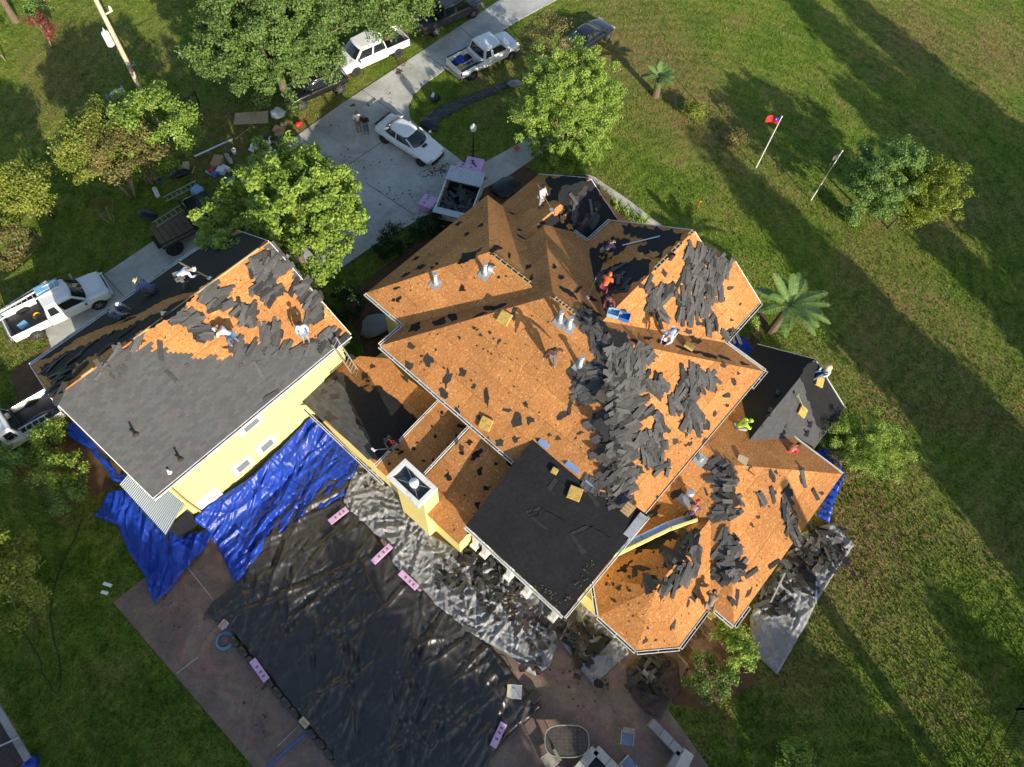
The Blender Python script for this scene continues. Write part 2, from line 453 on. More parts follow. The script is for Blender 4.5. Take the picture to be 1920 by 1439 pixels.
M['leaf_red'] = m_leaf('leaf_red', (.12, .03, .02), (.24, .07, .05), (.34, .12, .07))
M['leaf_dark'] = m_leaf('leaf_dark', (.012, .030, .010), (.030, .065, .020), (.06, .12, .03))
M['palm'] = m_leaf('palm_leaf', (.07, .15, .045), (.17, .29, .08), (.34, .42, .14))

# ================================================================== the setting
def sheet(name, pxs, z, mat, world_pts=None, t=0.0, label=None):
    pts = world_pts or [Q(x, y, z) for x, y in pxs]
    mb = MB()
    if t: mb.prism(list(pts), z - t, z)
    else: mb.poly([(p[0], p[1], z) for p in pts])
    o = mb.build(name, mat); me = o.data
    if not t and me.polygons[0].normal.z < 0: me.flip_normals()
    return props(o, label, None, None, 'structure')
# lawn: one gently uneven sheet
def lawn():
    n = 150; xs = np.concatenate([[-400, -160, -70], np.linspace(-40, 95, n), [140, 260, 500]])
    ys = np.concatenate([[-400, -160, -70], np.linspace(-50, 85, n), [140, 260, 500]])
    v = []; 
    for y in ys:
        for x in xs:
            h = -.02 + .03*noise.noise(Vector((x*.2, y*.2, 3)))
            v.append((x, y, min(h, -.004)))
    k = len(xs); f = [(j*k+i, j*k+i+1, (j+1)*k+i+1, (j+1)*k+i) for j in range(len(ys)-1) for i in range(k-1)]
    me = bpy.data.meshes.new('lawn'); me.from_pydata(v, [], f); me.materials.append(M['lawn'])
    me.polygons.foreach_set('use_smooth', [True]*len(me.polygons))
    props(link_mesh('lawn', me), kind='structure')
lawn()
drive = sheet('driveway', [(937,0),(640,195),(563,250),(513,287),(430,350),(308,438),(185,521),(78,600),(98,657),(200,600),(480,440),(600,530),(707,456),(810,398),(925,345),(871,306),(790,243),(769,222),(766,198),(776,175),(800,155),(843,124),(905,82),(965,42),(1043,0),(1300,-190),(1200,-190)], .03, M['concrete'], t=.12)
sheet('walkway', [(895,312),(975,268),(1010,245),(1060,262),(1012,290),(925,349)], .026, M['concrete'], t=.1)
sheet('side_path', [(1096,326),(1113,331),(1180,376),(1247,428),(1262,445),(1232,436),(1180,402),(1120,356)], .03, M['pale_stone'], t=.1)
sheet('pool_patio', [(212,1130),(395,985),(560,820),(760,860),(1000,980),(1180,1130),(1290,1245),(1252,1330),(1330,1439),(1450,1600),(1300,1800),(760,1800),(480,1445)], .026, M['patio'], t=.12)
for a in ([(640,560),(760,470),(830,400),(905,340),(960,300),(1010,325),(1105,330),(1250,430),(1350,470),(1440,600),(1400,700),(1300,600),(900,600),(700,700)],
          [(1250,1150),(1400,1130),(1425,1190),(1420,1280),(1330,1330),(1262,1320)], [(230,640),(130,760),(120,870),(180,930),(240,880)],
          [(100,640),(20,700),(40,770),(150,760)]):
    sheet('planting_bed', a, .008, M['soil'])
jt = MB()
for a, b in (((790,98),(832,126)), ((678,168),(742,214)), ((560,372),(723,262)), ((686,343),(778,404)), ((556,252),(640,318)), ((190,510),(236,560)), ((862,50),(900,84))):
    p, q = P(*a, .033), P(*b, .033); jt.bar(p, q, .035, .004)
props(jt.build('expansion_joints', M['dark_metal']), kind='structure')
jt = MB()
for a, b in (((330,1264),(372,1232)), ((540,1380),(560,1362)), ((352,1065),(400,1125)), ((520,1400),(562,1360))):
    jt.bar(P(*a, .03), P(*b, .03), .03, .004)
props(jt.build('patio_joints', M['pale_stone']), kind='structure')

# ================================================================== roofs
PLANES = {}
def plane_of(pts):
    pts = [Vector(p) for p in pts]; n = Vector((0, 0, 0))
    for i in range(len(pts)): n += (pts[i]).cross(pts[(i+1) % len(pts)])
    n.normalize()
    if n.z < 0: n = -n
    return n, n.dot(pts[0])
def clip_rect(poly, x0, y0, x1, y1):
    def cl(ps, ins, inter):
        out = []
        for i in range(len(ps)):
            a, b = ps[i-1], ps[i]
            if ins(b):
                if not ins(a): out.append(inter(a, b))
                out.append(b)
            elif ins(a): out.append(inter(a, b))
        return out
    def ix(x): return lambda a, b: (x, a[1]+(b[1]-a[1])*(x-a[0])/(b[0]-a[0]))
    def iy(y): return lambda a, b: (a[0]+(b[0]-a[0])*(y-a[1])/(b[1]-a[1]), y)
    for ins, it in ((lambda p: p[0] >= x0, ix(x0)), (lambda p: p[0] <= x1, ix(x1)), (lambda p: p[1] >= y0, iy(y0)), (lambda p: p[1] <= y1, iy(y1))):
        if len(poly) < 3: return []
        poly = cl(poly, ins, it)
    return poly
def area2(p): return abs(sum(p[i-1][0]*p[i][1]-p[i][0]*p[i-1][1] for i in range(len(p))))/2
def roof_face(house, block, pts, cover='osb', u=None):
    """sheathed roof slope: a deck, then sheathing boards laid in staggered rows"""
    pts = [Vector(p) for p in pts]; pl = plane_of(pts); n = pl[0]
    PLANES.setdefault(block, []).append(pl)
    deck = MB().slab([p - n*.02 for p in pts], n, .14); deck.build('roof_deck', M['felt' if cover in ('none', 'felt') else 'bark'], house)
    if cover == 'none': return pl
    u = (pts[1]-pts[0]).normalized() if u is None else Vector(u); v = n.cross(u)
    if cover == 'felt':
        MB().slab(pts, n, .018).build('felt_covering', M['felt'], house); return pl
    o = pts[0]; p2 = [((p-o).dot(u), (p-o).dot(v)) for p in pts]
    if sum(y for x, y in p2) < 0: v = -v; p2 = [(x, -y) for x, y in p2]
    x0, x1 = min(p[0] for p in p2), max(p[0] for p in p2); y0, y1 = min(p[1] for p in p2), max(p[1] for p in p2)
    r = 0; y = y0
    while y < y1 - .02:
        x = x0 - (1.22 if r % 2 else 0)
        while x < x1:
            c = clip_rect(p2, x+.006, y+.006, x+2.434, y+1.214)
            if len(c) >= 3 and area2(c) > .004:
                dz = random.uniform(-.0025, .0025)
                MB().slab([o + u*a + v*b + n*dz for a, b in c], n, .014).build('sheathing_board', M['osb'], house)
            x += 2.44
        y += 1.22; r += 1
    return pl
def surf(block, px, py):
    """where the sight line through a pixel meets the named roof (convex: farthest front plane)"""
    d = ray(px, py); best = None
    for n, k in PLANES[block]:
        dn = n.dot(d)
        if dn >= 0: continue
        t = (k - n.dot(CO)) / dn
        if best is None or t > best[0]: best = (t, n)
    return CO + d*best[0], best[1]
def gutter(house, a, b, out, w=.13):
    a, b, out = Vector(a), Vector(b), Vector(out).normalized(); m = MB()
    m.mat(M['gutter']); m.bar(a+out*(w+.02)+Vector((0,0,-.02)), b+out*(w+.02)+Vector((0,0,-.02)), .025, .12)
    m.bar(a+out*.03+Vector((0,0,-.03)), b+out*.03+Vector((0,0,-.03)), .035, .13)
    m.bar(a+out*.075+Vector((0,0,-.095)), b+out*.075+Vector((0,0,-.095)), w+.02, .02)
    L = (b-a).length; k = max(2, int(L/.9))
    for i in range(k+1):
        c = a.lerp(b, (i*.98+.01*k/2)/k if k else 0); m.bar(c+out*.02+Vector((0,0,.02)), c+out*(w+.02)+Vector((0,0,.02)), .03, .012)
    m.mat(M['gutter_in']); m.bar(a+out*.085+Vector((0,0,-.075)), b+out*.085+Vector((0,0,-.075)), w-.03, .012)
    return m.build('gutter', None, house)
def rake(house, a, b, off):
    off = Vector(off); m = MB(); m.bar(Vector(a)+off+Vector((0,0,-.05)), Vector(b)+off+Vector((0,0,-.05)), .03, .16)
    return m.build('rake_board', M['trim'], house)

main = thing('main_house', 'large yellow house in the middle whose hipped roofs are stripped to orange sheathing', 'house', (16, 6, 0))
main['kind'] = 'structure'; del main['kind']
main.location = (0, 0, 0)
ZE = 5.5
NA, SA = (16.25, 9.9, 9.1), (16.25, 6.4, 9.1)
roof_face(main, 'main', [(9.95, .32, ZE), (9.95, 15.5, ZE), NA, SA])
roof_face(main, 'main', [(9.95, .32, ZE), (22.4, .32, ZE), SA])
roof_face(main, 'main', [(22.4, .32, ZE), (22.4, 13.15, ZE), (22.4, 15.5, ZE), NA, SA])
roof_face(main, 'main', [(9.95, 15.5, ZE), (22.4, 15.5, ZE), NA])
RA = (16.3, 14.0, 8.6)
roof_face(main, 'rear', [(11.6, 15.0, ZE), (11.6, 18.35, ZE), RA, (16.3, 10.55, 8.6), (12.2,15.0,5.9)][:4])
roof_face(main, 'rear', [(11.6, 18.35, ZE), (20.95, 18.35, ZE), RA])
roof_face(main, 'rear', [(20.95, 18.35, ZE), (20.95, 15.2, ZE), (16.3, 10.55, 8.6), RA])
kE = 3.1/4.65
roof_face(main, 'east', [(22.4, 2.8, ZE), (25.85, 2.8, ZE), (25.85, 5.1, ZE+2.3*kE), (24.6, 5.1, ZE+2.3*kE), (24.6, 7.45, 8.6), (17.1, 7.45, 8.6)])
roof_face(main, 'east', [(22.4, 12.1, ZE), (24.5, 12.1, ZE), (24.6, 7.45, 8.6), (17.1, 7.45, 8.6)])
roof_face(main, 'north', [(20.4, 18.1, 4), (25.35, 18.1, 4), (25.35, 14.5, 6.4), (19.7, 14.5, 6.4)])
roof_face(main, 'north', [(19.7, 10.9, 4), (25.35, 10.9, 4), (25.35, 14.5, 6.4), (19.7, 14.5, 6.4)])
SEA = (16.95, -1.15, 5.35)
roof_face(main, 'southeast', [(11.7, .32, 3.1), (11.7, -5.95, 3.1), SEA, (16.95, .32, 5.35)])
roof_face(main, 'southeast', [(11.7, -5.95, 3.1), (21.85, -5.95, 3.1), SEA])
roof_face(main, 'southeast', [(21.85, -5.95, 3.1), (21.85, .32, 3.1), (16.95, .32, 5.35), SEA])
BA = (10.25, -2.13, 4.4); BR = (14.6, -2.13, 4.4)
for a in ([(11.7, .3, 3.1), (8.92, .3, 3.1), BA, BR], [(8.92, .3, 3.1), (7.74, -1.0, 3.1), BA], [(7.74, -1.0, 3.1), (7.74, -3.24, 3.1), BA],
          [(7.74, -3.24, 3.1), (9.2, -4.6, 3.1), BA], [(9.2, -4.6, 3.1), (11.72, -4.6, 3.1), BR, BA]):
    roof_face(main, 'bay', a)
roof_face(main, 'porch', [(18.5, 1.62, 2.3), (25.9, 1.62, 2.3), (25.9, -1.3, 4.2), (18.5, -1.3, 4.2)], 'felt')
roof_face(main, 'porch', [(18.5, -4.2, 2.3), (25.9, -4.2, 2.3), (25.9, -1.3, 4.2), (18.5, -1.3, 4.2)], 'none')
roof_face(main, 'lean2', [(5.6, 5.9, 4.1), (5.6, 9.28, 4.1), (10.3, 9.28, 4.9), (10.3, 5.9, 4.9)])
roof_face(main, 'lean1', [(5.7, 9.28, 3.55), (5.7, 11.62, 3.55), (10.3, 11.62, 4.25), (10.3, 9.28, 4.25)])
_pl = plane_of([(5.5, 10, 3.0), (10.3, 10, 3.6), (5.5, 17, 3.0)])
_r0 = [on_plane(x, y, _pl) for x, y in ((563,751),(612,707),(640,683),(675,668),(730,673),(757,705),(832,757),(701,868))]
roof_face(main, 'lean0', [tuple(p) for p in _r0], 'osb', (0, 1, 0))
roof_face(main, 'flat', [(6.28, .18, 5.1), (6.28, 6.05, 5.1), (11.45, 6.4, 6.25), (11.9, .18, 6.35)], 'felt')

# walls
def wall(pts, z0, z1, house=main, mat='wall'):
    return MB().prism(pts, z0, z1).build('wall', M[mat], house)
wall([(10.55, .9), (21.8, .9), (21.8, 14.9), (10.55, 14.9)], 0, 5.36)
wall([(12.15, 14.5), (20.4, 14.5), (20.4, 17.8), (12.15, 17.8)], 0, 5.4)
wall([(21.5, 3.4), (24.05, 3.4), (24.05, 11.5), (21.5, 11.5)], 0, 5.4)
wall([(24.0, 3.4), (25.3, 3.4), (25.3, 5.1), (24.0, 5.1)], 0, 5.4)
wall([(20.0, 11.5), (24.8, 11.5), (24.8, 17.6), (20.0, 17.6)], 0, 3.9)
wall([(12.2, .9), (12.2, -5.45), (21.35, -5.45), (21.35, .9)], 0, 3.0)
wall([(8.3, .5), (8.3, -3.0), (9.4, -4.1), (12.5, -4.1), (12.5, .5)], 0, 3.0)
wall([(6.0, 6.2), (10.6, 6.2), (10.6, 11.2), (6.0, 11.2)], 0, 3.5)
wall([(6.0, 6.2), (10.6, 6.2), (10.6, 9.1), (6.0, 9.1)], 3.5, 3.98)
wall([(6.0, 11.2), (10.6, 11.2), (10.6, 16.4), (8.2, 16.6), (6.0, 16.6)], 0, 2.9)
wall([(7.1, .65), (11.3, .65), (11.3, 5.7), (7.1, 5.7)], 0, 4.95)
# gable ends
def gable(a, b, c, house=main, t=.12, off=(1, 0, 0)):
    off = Vector(off); m = MB(); m.slab([Vector(a), Vector(b), Vector(c)], off, t); return m.build('gable_wall', M['wall'], house)
gable((24.1, 3.4, 5.3), (24.1, 11.5, 5.3), (24.1, 7.45, 8.2))
gable((24.85, 11.5, 3.8), (24.85, 17.6, 3.8), (24.85, 14.5, 6.1))
gable((25.4, -3.8, 2.2), (25.4, 1.2, 2.2), (25.4, -1.3, 3.95))
# gutters, rakes
gutter(main, (9.95, 6.4, ZE), (9.95, 15.5, ZE), (-1, 0, 0)); gutter(main, (9.95, 15.5, ZE), (11.5, 15.5, ZE), (0, 1, 0))
gutter(main, (11.6, 15.55, ZE), (11.6, 18.35, ZE), (-1, 0, 0))
gutter(main, (22.4, .32, ZE), (22.4, 2.8, ZE), (1, 0, 0)); gutter(main, (22.4, 12.15, ZE), (22.4, 13.1, ZE), (1, 0, 0))
gutter(main, (21.2, .32, ZE), (22.5, .32, ZE), (0, -1, 0)); gutter(main, (22.5, 2.8, ZE), (25.85, 2.8, ZE), (0, -1, 0))
gutter(main, (22.5, 12.1, ZE), (24.5, 12.1, ZE), (0, 1, 0)); gutter(main, (5.7, 11.62, 3.55), (10.2, 11.62, 4.23), (0, 1, 0), .1)
gutter(main, (5.6, 9.33, 4.1), (10.2, 9.33, 4.88), (0, 1, 0), .1)
gutter(main, (5.5, 10.9, 3.0), (5.5, 16.9, 3.0), (-1, 0, 0), .1)
gutter(main, (6.25, .18, 5.1), (6.25, 6.05, 5.1), (-1, 0, 0), .08); gutter(main, (6.25, .15, 5.1), (11.9, .15, 6.3), (0, -1, 0), .08)
gutter(main, (8.92, .3, 3.1), (7.74, -1.0, 3.1), (-.74, .67, 0)); gutter(main, (7.74, -1.0, 3.1), (7.74, -3.24, 3.1), (-1, 0, 0))
gutter(main, (7.74, -3.24, 3.1), (9.2, -4.6, 3.1), (-.68, -.73, 0)); gutter(main, (9.2, -4.6, 3.1), (11.55, -4.6, 3.1), (0, -1, 0))
gutter(main, (11.7, -4.9, 3.1), (11.7, -5.95, 3.1), (-1, 0, 0)); gutter(main, (11.7, -5.95, 3.1), (12.9, -5.95, 3.1), (0, -1, 0))
rake(main, (12.0, .32, ZE), (21.2, .32, ZE), (0, -.02, .02))
rake(main, (24.6, 7.45, 8.6), (24.5, 12.1, ZE), (.02, 0, 0)); rake(main, (24.6, 7.45, 8.6), (24.6, 5.1, 7.03), (.02, 0, 0)); rake(main, (25.85, 5.1, 7.03), (25.85, 2.8, ZE), (.02, 0, 0))
rake(main, (25.35, 14.5, 6.4), (25.35, 10.9, 4), (.02, 0, 0)); rake(main, (25.35, 14.5, 6.4), (25.35, 18.1, 4), (.02, 0, 0))
rake(main, (25.9, -1.3, 4.2), (25.9, -4.2, 2.3), (.02, 0, 0)); rake(main, (25.9, -1.3, 4.2), (25.9, 1.62, 2.3), (.02, 0, 0))
rake(main, (21.9, .3, 3.1), (21.9, -5.95, 3.1), (.03, 0, 0))
# slots left open for the ridge vents: two raised edges either side of a dark slot
def ridge_slot(a, b, side, house=main, n=7):
    a, b, side = Vector(a), Vector(b), Vector(side).normalized(); m = MB()
    m.mat(M['lumber']); m.bar(a+side*.09, b+side*.09, .05, .06); m.bar(a-side*.06, b-side*.06, .04, .05)
    for i in range(n):
        c = a.lerp(b, (i+.5)/n); m.bar(c-side*.1, c+side*.12, .07, .075)
    m.mat(M['iron']); m.bar(a+side*.015+Vector((0,0,.012)), b+side*.015+Vector((0,0,.012)), .11, .03)
    return m.build('ridge_slot', None, house)
ridge_slot((16.3, 13.8, 8.62), (16.3, 11.2, 8.62), (-1, 0, 0)); ridge_slot((16.2, 9.8, 9.12), (16.2, 8.4, 9.12), (-1, 0, 0))
ridge_slot((21.2, 7.45, 8.62), (23.5, 7.45, 8.62), (0, -1, 0)); ridge_slot((24.2, 7.45, 8.62), (24.6, 7.45, 8.62), (0, -1, 0), n=2)
# grooved trim columns under the flat black roof, and soffit brackets
for y in (.6, 2.35, 3.55, 5.2, 5.85):
    MB().box((6.85, y, 2.4), (.34, .30, 4.8)).box((6.66, y, 4.62), (.62, .42, .5)).box((6.8, y, .3), (.5, .44, .6)).build('column', M['trim'], main, bevel=.02)
# chimney with flue box
ch = MB().box((5.98, 8.93, 3.1), (.88, 1.95, 6.2)).build('chimney', M['wall'], main)
m = MB().mat(M['trim'])
for c, d in (((5.79, 8.0, 6.3), (1.2, .2, .3)), ((5.79, 9.86, 6.3), (1.2, .2, .3)), ((5.3, 8.93, 6.3), (.22, 1.66, .3)), ((6.28, 8.93, 6.3), (.22, 1.66, .3))): m.box(c, d)
m.mat(M['dark_water']).box((5.79, 8.93, 6.22), (.78, 1.66, .06))
m.build('chimney_cap', None, ch, bevel=.015)
MB().lathe([(.17, 6.25), (.17, 6.52), (.22, 6.53), (.22, 6.6), (.05, 6.68)], (5.82, 8.8, 0), 20).build('flue', M['white_plastic'], ch, smooth=False)
mm = MB()
for a, b in (((5.4, 8.1, 6.3), (5.75, 8.75, 6.42)), ((6.2, 8.1, 6.3), (5.85, 8.75, 6.42)), ((5.4, 9.7, 6.3), (5.75, 8.9, 6.42)), ((6.2, 9.7, 6.3), (5.85, 8.9, 6.42))): mm.tube([a, b], .012, 6)
mm.build('flue_stay', M['alu'], ch)

# ------------------------------------------------------------------ garage
gar = thing('garage_building', 'two storey yellow garage on the left with half its grey roof torn off', 'garage')
GE, GR = 6.0, 9.3; GX0, GX1 = -2.35, 9.2; GY0, GYR, GY1 = 16.8, 21.55, 26.3
roof_face(gar, 'garage', [(GX0, GY0, GE), (GX1, GY0, GE), (GX1-.2, GYR, GR), (GX0, GYR, GR)])
roof_face(gar, 'garage', [(GX0, GY1, GE), (GX1, GY1, GE), (GX1-.2, GYR, GR), (GX0, GYR, GR)])
wall([(-1.75, 17.2), (8.75, 17.2), (8.75, 25.9), (-1.75, 25.9)], 0, 5.95, gar)
gable((8.8, 17.2, 5.9), (8.8, 25.9, 5.9), (8.8, 21.55, 9.0), gar); gable((-1.68, 17.2, 5.9), (-1.68, 25.9, 5.9), (-1.68, 21.55, 9.0), gar)
gutter(gar, (GX0, GY0, GE), (GX1-.05, GY0, GE), (0, -1, 0)); gutter(gar, (GX0, GY1, GE), (GX1, GY1, GE), (0, 1, 0))
rake(gar, (GX0, GY0, GE), (GX0, GYR, GR), (-.02, 0, 0)); rake(gar, (GX0, GY1, GE), (GX0, GYR, GR), (-.02, 0, 0))
rake(gar, (GX1, GY0, GE), (GX1-.2, GYR, GR), (.02, 0, 0)); rake(gar, (GX1, GY1, GE), (GX1-.2, GYR, GR), (.02, 0, 0))
for t0, t1 in ((.12, .17), (.34, .47), (.5, .93)):
    MB().bar((GX0+(GX1-GX0)*t0, GYR-.03, GR+.05), (GX0+(GX1-GX0)*t1, GYR-.03, GR+.05), .05, .09).build('ridge_board', M['lumber'], gar)
wall([(-3.0, 17.25), (-1.75, 17.25), (-1.75, 20.3), (-3.0, 20.3)], 0, 2.35, gar)
# metal lean-to roof at the garage's near corner
m = MB(); A_, B_, C_, D_ = Vector((-3.3, 16.75, 2.45)), Vector((-1.72, 17.12, 3.0)), Vector((-1.72, 20.45, 3.0)), Vector((-3.3, 20.45, 2.45))
k = 34
for i in range(k):
    t0, t1 = i/k, (i+.55)/k; dz = Vector((0, 0, .035))
    m.poly([A_.lerp(D_, t0), B_.lerp(C_, t0), B_.lerp(C_, t1), A_.lerp(D_, t1)])
    t2 = (i+1)/k; tm = (i+.78)/k
    m.poly([A_.lerp(D_, t1), B_.lerp(C_, t1), B_.lerp(C_, tm)+dz, A_.lerp(D_, tm)+dz]); m.poly([A_.lerp(D_, tm)+dz, B_.lerp(C_, tm)+dz, B_.lerp(C_, t2), A_.lerp(D_, t2)])
m.build('corrugated_roof', M['metal_roof'], gar)
MB().box((-2.5, 17.1, 1.2), (1.2, .05, 1.9)).build('dark_opening', M['iron'], gar)
# windows and door of the wall that faces the pool
def window(cx, cz, w, h, lab=None):
    f = MB().box((cx, 17.17, cz), (w, .12, h)).build('window', M['trim'], gar, bevel=.01)
    MB().box((cx, 17.105, cz), (w*.6, .03, h*.62)).build('pane', M['pane'], f)
    s = MB()
    for i in range(7): s.box((cx-w*.27+i*w*.09, 17.08, cz-.02), (w*.035, .02, h*.55))
    s.build('blind', M['straps'], f)
    return f
for (px, py, z, w, h) in ((467, 793, 4.75, 1.35, .72), (500, 835, 1.95, 1.15, 1.0), (455, 873, 1.95, 1.15, 1.0)):
    p = P(px, py, z); window(p.x, z, w, h)
p = P(392, 935, 1.1)
d_ = MB().box((p.x, 17.15, 1.05), (1.25, .1, 2.1)).build('door', M['trim'], gar, bevel=.01)
MB().lathe([(.03, 0), (.04, .05)], (p.x-.45, 17.05, 1.05), 8).build('handle', M['dark_metal'], d_)
MB().bar((p.x-.5, 17.09, .3), (p.x+.45, 17.09, .3), .015, .02).build('kick_line', M['straps'], d_)
MB().tube([(-1.6, 17.12, 5.7), (-1.62, 17.1, 3), (-1.5, 17.1, .1)], .05, 8).build('downpipe', M['lumber'], gar)

# ------------------------------------------------------------------ intact shingles
def inside(p, poly):
    x, y = p; r = False
    for i in range(len(poly)):
        x1, y1 = poly[i-1]; x2, y2 = poly[i]
        if (y1 > y) != (y2 > y) and x < (x2-x1)*(y-y1)/(y2-y1)+x1: r = not r
    return r
def proj(p):
    c = ROT.transposed() @ (Vector(p) - CO); return (960 - F_PX*c.x/c.z, 719.5 + F_PX*c.y/c.z)
def shingle_field(house, pl, o, u, v, w, h, skip, base, var=.14):
    """courses of three-tab shingles, each tab a raised piece; skip(px,py) leaves the torn area out"""
    n = pl[0]; o, u, v = Vector(o), Vector(u).normalized(), Vector(v).normalized(); m = MB()
    r = 0; y = 0.0
    while y < h:
        x = -(.15 if r % 2 else 0); 
        while x < w:
            a, b = max(x, 0), min(x+.300, w)
            if b - a > .03:
                c = o + u*(a+b)/2 + v*(y+.07); px, py = proj(c)
                if not skip(px, py):
                    g = base*(1 + random.uniform(-var, var)); s_ = random.uniform(.9, 1.05)
                    m.col = (g*s_, g*.98, g*1.0)
                    j = random.uniform(0, .006); up = n*(.020+j); lo = n*(.008)
                    m.poly([o+u*a+v*y+up, o+u*b+v*y+up, o+u*b+v*(y+.15)+lo, o+u*a+v*(y+.15)+lo])
                    m.poly([o+u*a+v*y-n*.002, o+u*b+v*y-n*.002, o+u*b+v*y+up, o+u*a+v*y+up])
            x += .305
        y += .14; r += 1
    ob = m.build('shingles', M['shingle'], house); ob['kind'] = 'stuff'; return ob
G_OSB = [(236,643),(265,626),(330,580),(420,510),(497,455),(580,540),(662,626),(632,632),(605,641),(588,648),(561,659),(526,650),(496,643),(473,650),(440,668),(420,672),(393,665),(380,668),(341,664),(305,656),(289,660),(277,648),(256,657)]
G_L = [(60,680),(95,760),(150,735),(215,690),(262,655),(236,635),(150,680),(80,700)]
plg = PLANES['garage'][0]
gv = (Vector((0, GYR-GY0, GR-GE))).normalized()
shingle_field(gar, plg, (GX0, GY0-.04, GE-.02), (1, 0, 0), gv, GX1-GX0, 5.7, lambda x, y: inside((x+4*math.sin(y*.9), y+3*math.sin(x*.7)), G_OSB), .088)
plp = PLANES['porch'][1]; pv = Vector((0, 2.9, 1.9)).normalized()
SKP = [(1520,675),(1545,700),(1560,760),(1590,790),(1600,760),(1540,660)]
shingle_field(main, plp, (18.5, -4.2, 2.3), (1, 0, 0), pv, 7.4, 3.42, lambda x, y: inside((x, y), SKP), .085, .1)
R0B = [(640,683),(675,668),(735,673),(760,705),(832,757),(785,795),(735,800),(706,765),(694,738),(665,748),(633,690)]
pl0 = PLANES['lean0'][0]; v0 = Vector((4.8, 0, .6)).normalized()
R0P = [(563,751),(612,707),(640,683),(675,668),(730,673),(757,705),(832,757),(701,868)]
shingle_field(main, pl0, (5.5, 17.2, 3.0), (0, -1, 0), v0, 6.4, 4.8, lambda x, y: (not inside((x, y), R0P)) or inside((x, y), [(625,690),(640,683),(675,668),(735,673),(760,705),(835,757),(790,800),(702,727),(694,738)]), .075, .2)

# ================================================================== tear-off debris on the roofs
def jag(pts, step, amp, rnd=random):
    out = []
    for i in range(len(pts)):
        a, b = Vector(pts[i]), Vector(pts[(i+1) % len(pts)]); d = b-a; k = max(1, int(d.length/step)); nn = Vector((-d.y, d.x)).normalized() if d.length else Vector((0, 0))
        for j in range(k):
            t = (j + (rnd.uniform(-.2, .2) if j else 0))/k; out.append(a + d*t + nn*rnd.uniform(-amp, amp))
    return out
def patch(block, pts, house=None, mat='felt', step=5, amp=2.2, h=.012, name='felt_or_shade_patch', t=.01):
    q = []
    n = None
    cx = sum(p[0] for p in pts)/len(pts); cy = sum(p[1] for p in pts)/len(pts)
    c, n = surf(block, cx, cy); pl = (n, n.dot(c))
    for p in jag(pts, step, amp): q.append(on_plane(p[0], p[1], pl) + n*h)
    return MB().slab(q, n, t).build(name, M[mat], house or main)
def blob(block, cx, cy, rx, ry, rot=0, house=None, mat='felt', amp=None, h=.012, k=10):
    a = math.radians(rot); pts = []
    for i in range(k):
        t = 2*PI*i/k; r = random.choice((random.uniform(.45, .8), random.uniform(.85, 1.25))); x, y = rx*r*math.cos(t), ry*r*math.sin(t)
        pts.append((cx + x*math.cos(a)-y*math.sin(a), cy + x*math.sin(a)+y*math.cos(a)))
    patch(block, pts, house, mat, 4, min(rx, ry)*.16 if amp is None else amp, h)

STRIPS = []
def strip_mesh(i):
    r = random.Random(100+i); m = MB(); L = r.choice([.95, 1.0, .7, .85, 1.0, .5]); k = r.choice([1, 1, 1, 1, 2, 2, 3]); g = r.choice([.045, .058, .068, .078, .088, .05, .03, .10])
    bend = r.uniform(-.02, .05); tw = r.uniform(-.03, .03)
    for c in range(k):
        w = .19 if k == 1 else .125; y0 = c*.115 - k*.07; x0 = r.uniform(-.06, .06) - L/2; x1 = x0 + L*r.uniform(.8, 1.0)
        gg = g*r.uniform(.82, 1.18); m.col = (gg*1.0, gg*.975, gg*.96)
        N = 6; top = []; bot = []
        for j in range(N+1):
            t = j/N; x = x0 + (x1-x0)*t; z = .012 + bend*math.sin(PI*t)*.7 + tw*(t-.5) + c*.004 + r.uniform(0, .006)
            top.append(Vector((x + r.uniform(-.02, .02), y0 + w + r.uniform(-.012, .012)*(1 + 2*(j in (0, N))), z + r.uniform(0, .015))))
            bot.append(Vector((x + r.uniform(-.01, .01), y0 + r.uniform(-.01, .01), z + .008)))
        for j in range(N):
            a = [bot[j], bot[j+1], top[j+1], top[j]]
            if j % 2 == 1:      # slit between the tabs
                a = [bot[j] + Vector((.012, 0, 0)), bot[j+1], top[j+1], top[j]]
            m.poly(a)
            b = len(m.v); m.v += [tuple(p - Vector((0, 0, .009))) for p in a]; m.face([b+3, b+2, b+1, b])
            m.face([b-4, b, b+1, b-3]); m.face([b-1, b-2, b+2, b+3])
    return m.mesh('shingle_strip', M['shingle'])
for i in range(26): STRIPS.append(strip_mesh(i))
STR_N = [0]; STUFF = MB(); STUFF_G = MB()
def place_strip(p, n, ang, h, label, group, scale=1.0, tilt=.04, mb=None, dark=1.0):
    me = random.choice(STRIPS)
    u = Vector((math.cos(ang), math.sin(ang), 0)); u = (u - n*u.dot(n)).normalized()
    n2 = (n + Vector((random.uniform(-tilt, tilt), random.uniform(-tilt, tilt), 0))).normalized(); u = (u - n2*u.dot(n2)).normalized(); v = n2.cross(u)
    s = scale
    Mx = Matrix(((u.x*s, v.x*s, n2.x*s, p.x+n.x*h), (u.y*s, v.y*s, n2.y*s, p.y+n.y*h), (u.z*s, v.z*s, n2.z*s, p.z+n.z*h), (0, 0, 0, 1)))
    if STR_N[0] < 296 and mb is None:
        o = bpy.data.objects.new('shingle_strip', me); COL.objects.link(o); o.matrix_world = Mx
        props(o, label, 'shingle', group); STR_N[0] += 1
    else:
        t = mb or STUFF; b = len(t.v)
        at = me.color_attributes['tint'].data; li = 0
        for vv in me.vertices: t.v.append(tuple(Mx @ vv.co))
        for f in me.polygons:
            t.col = tuple(c*dark for c in tuple(at[f.loop_start].color)[:3]); t.face([b+i for i in f.vertices])
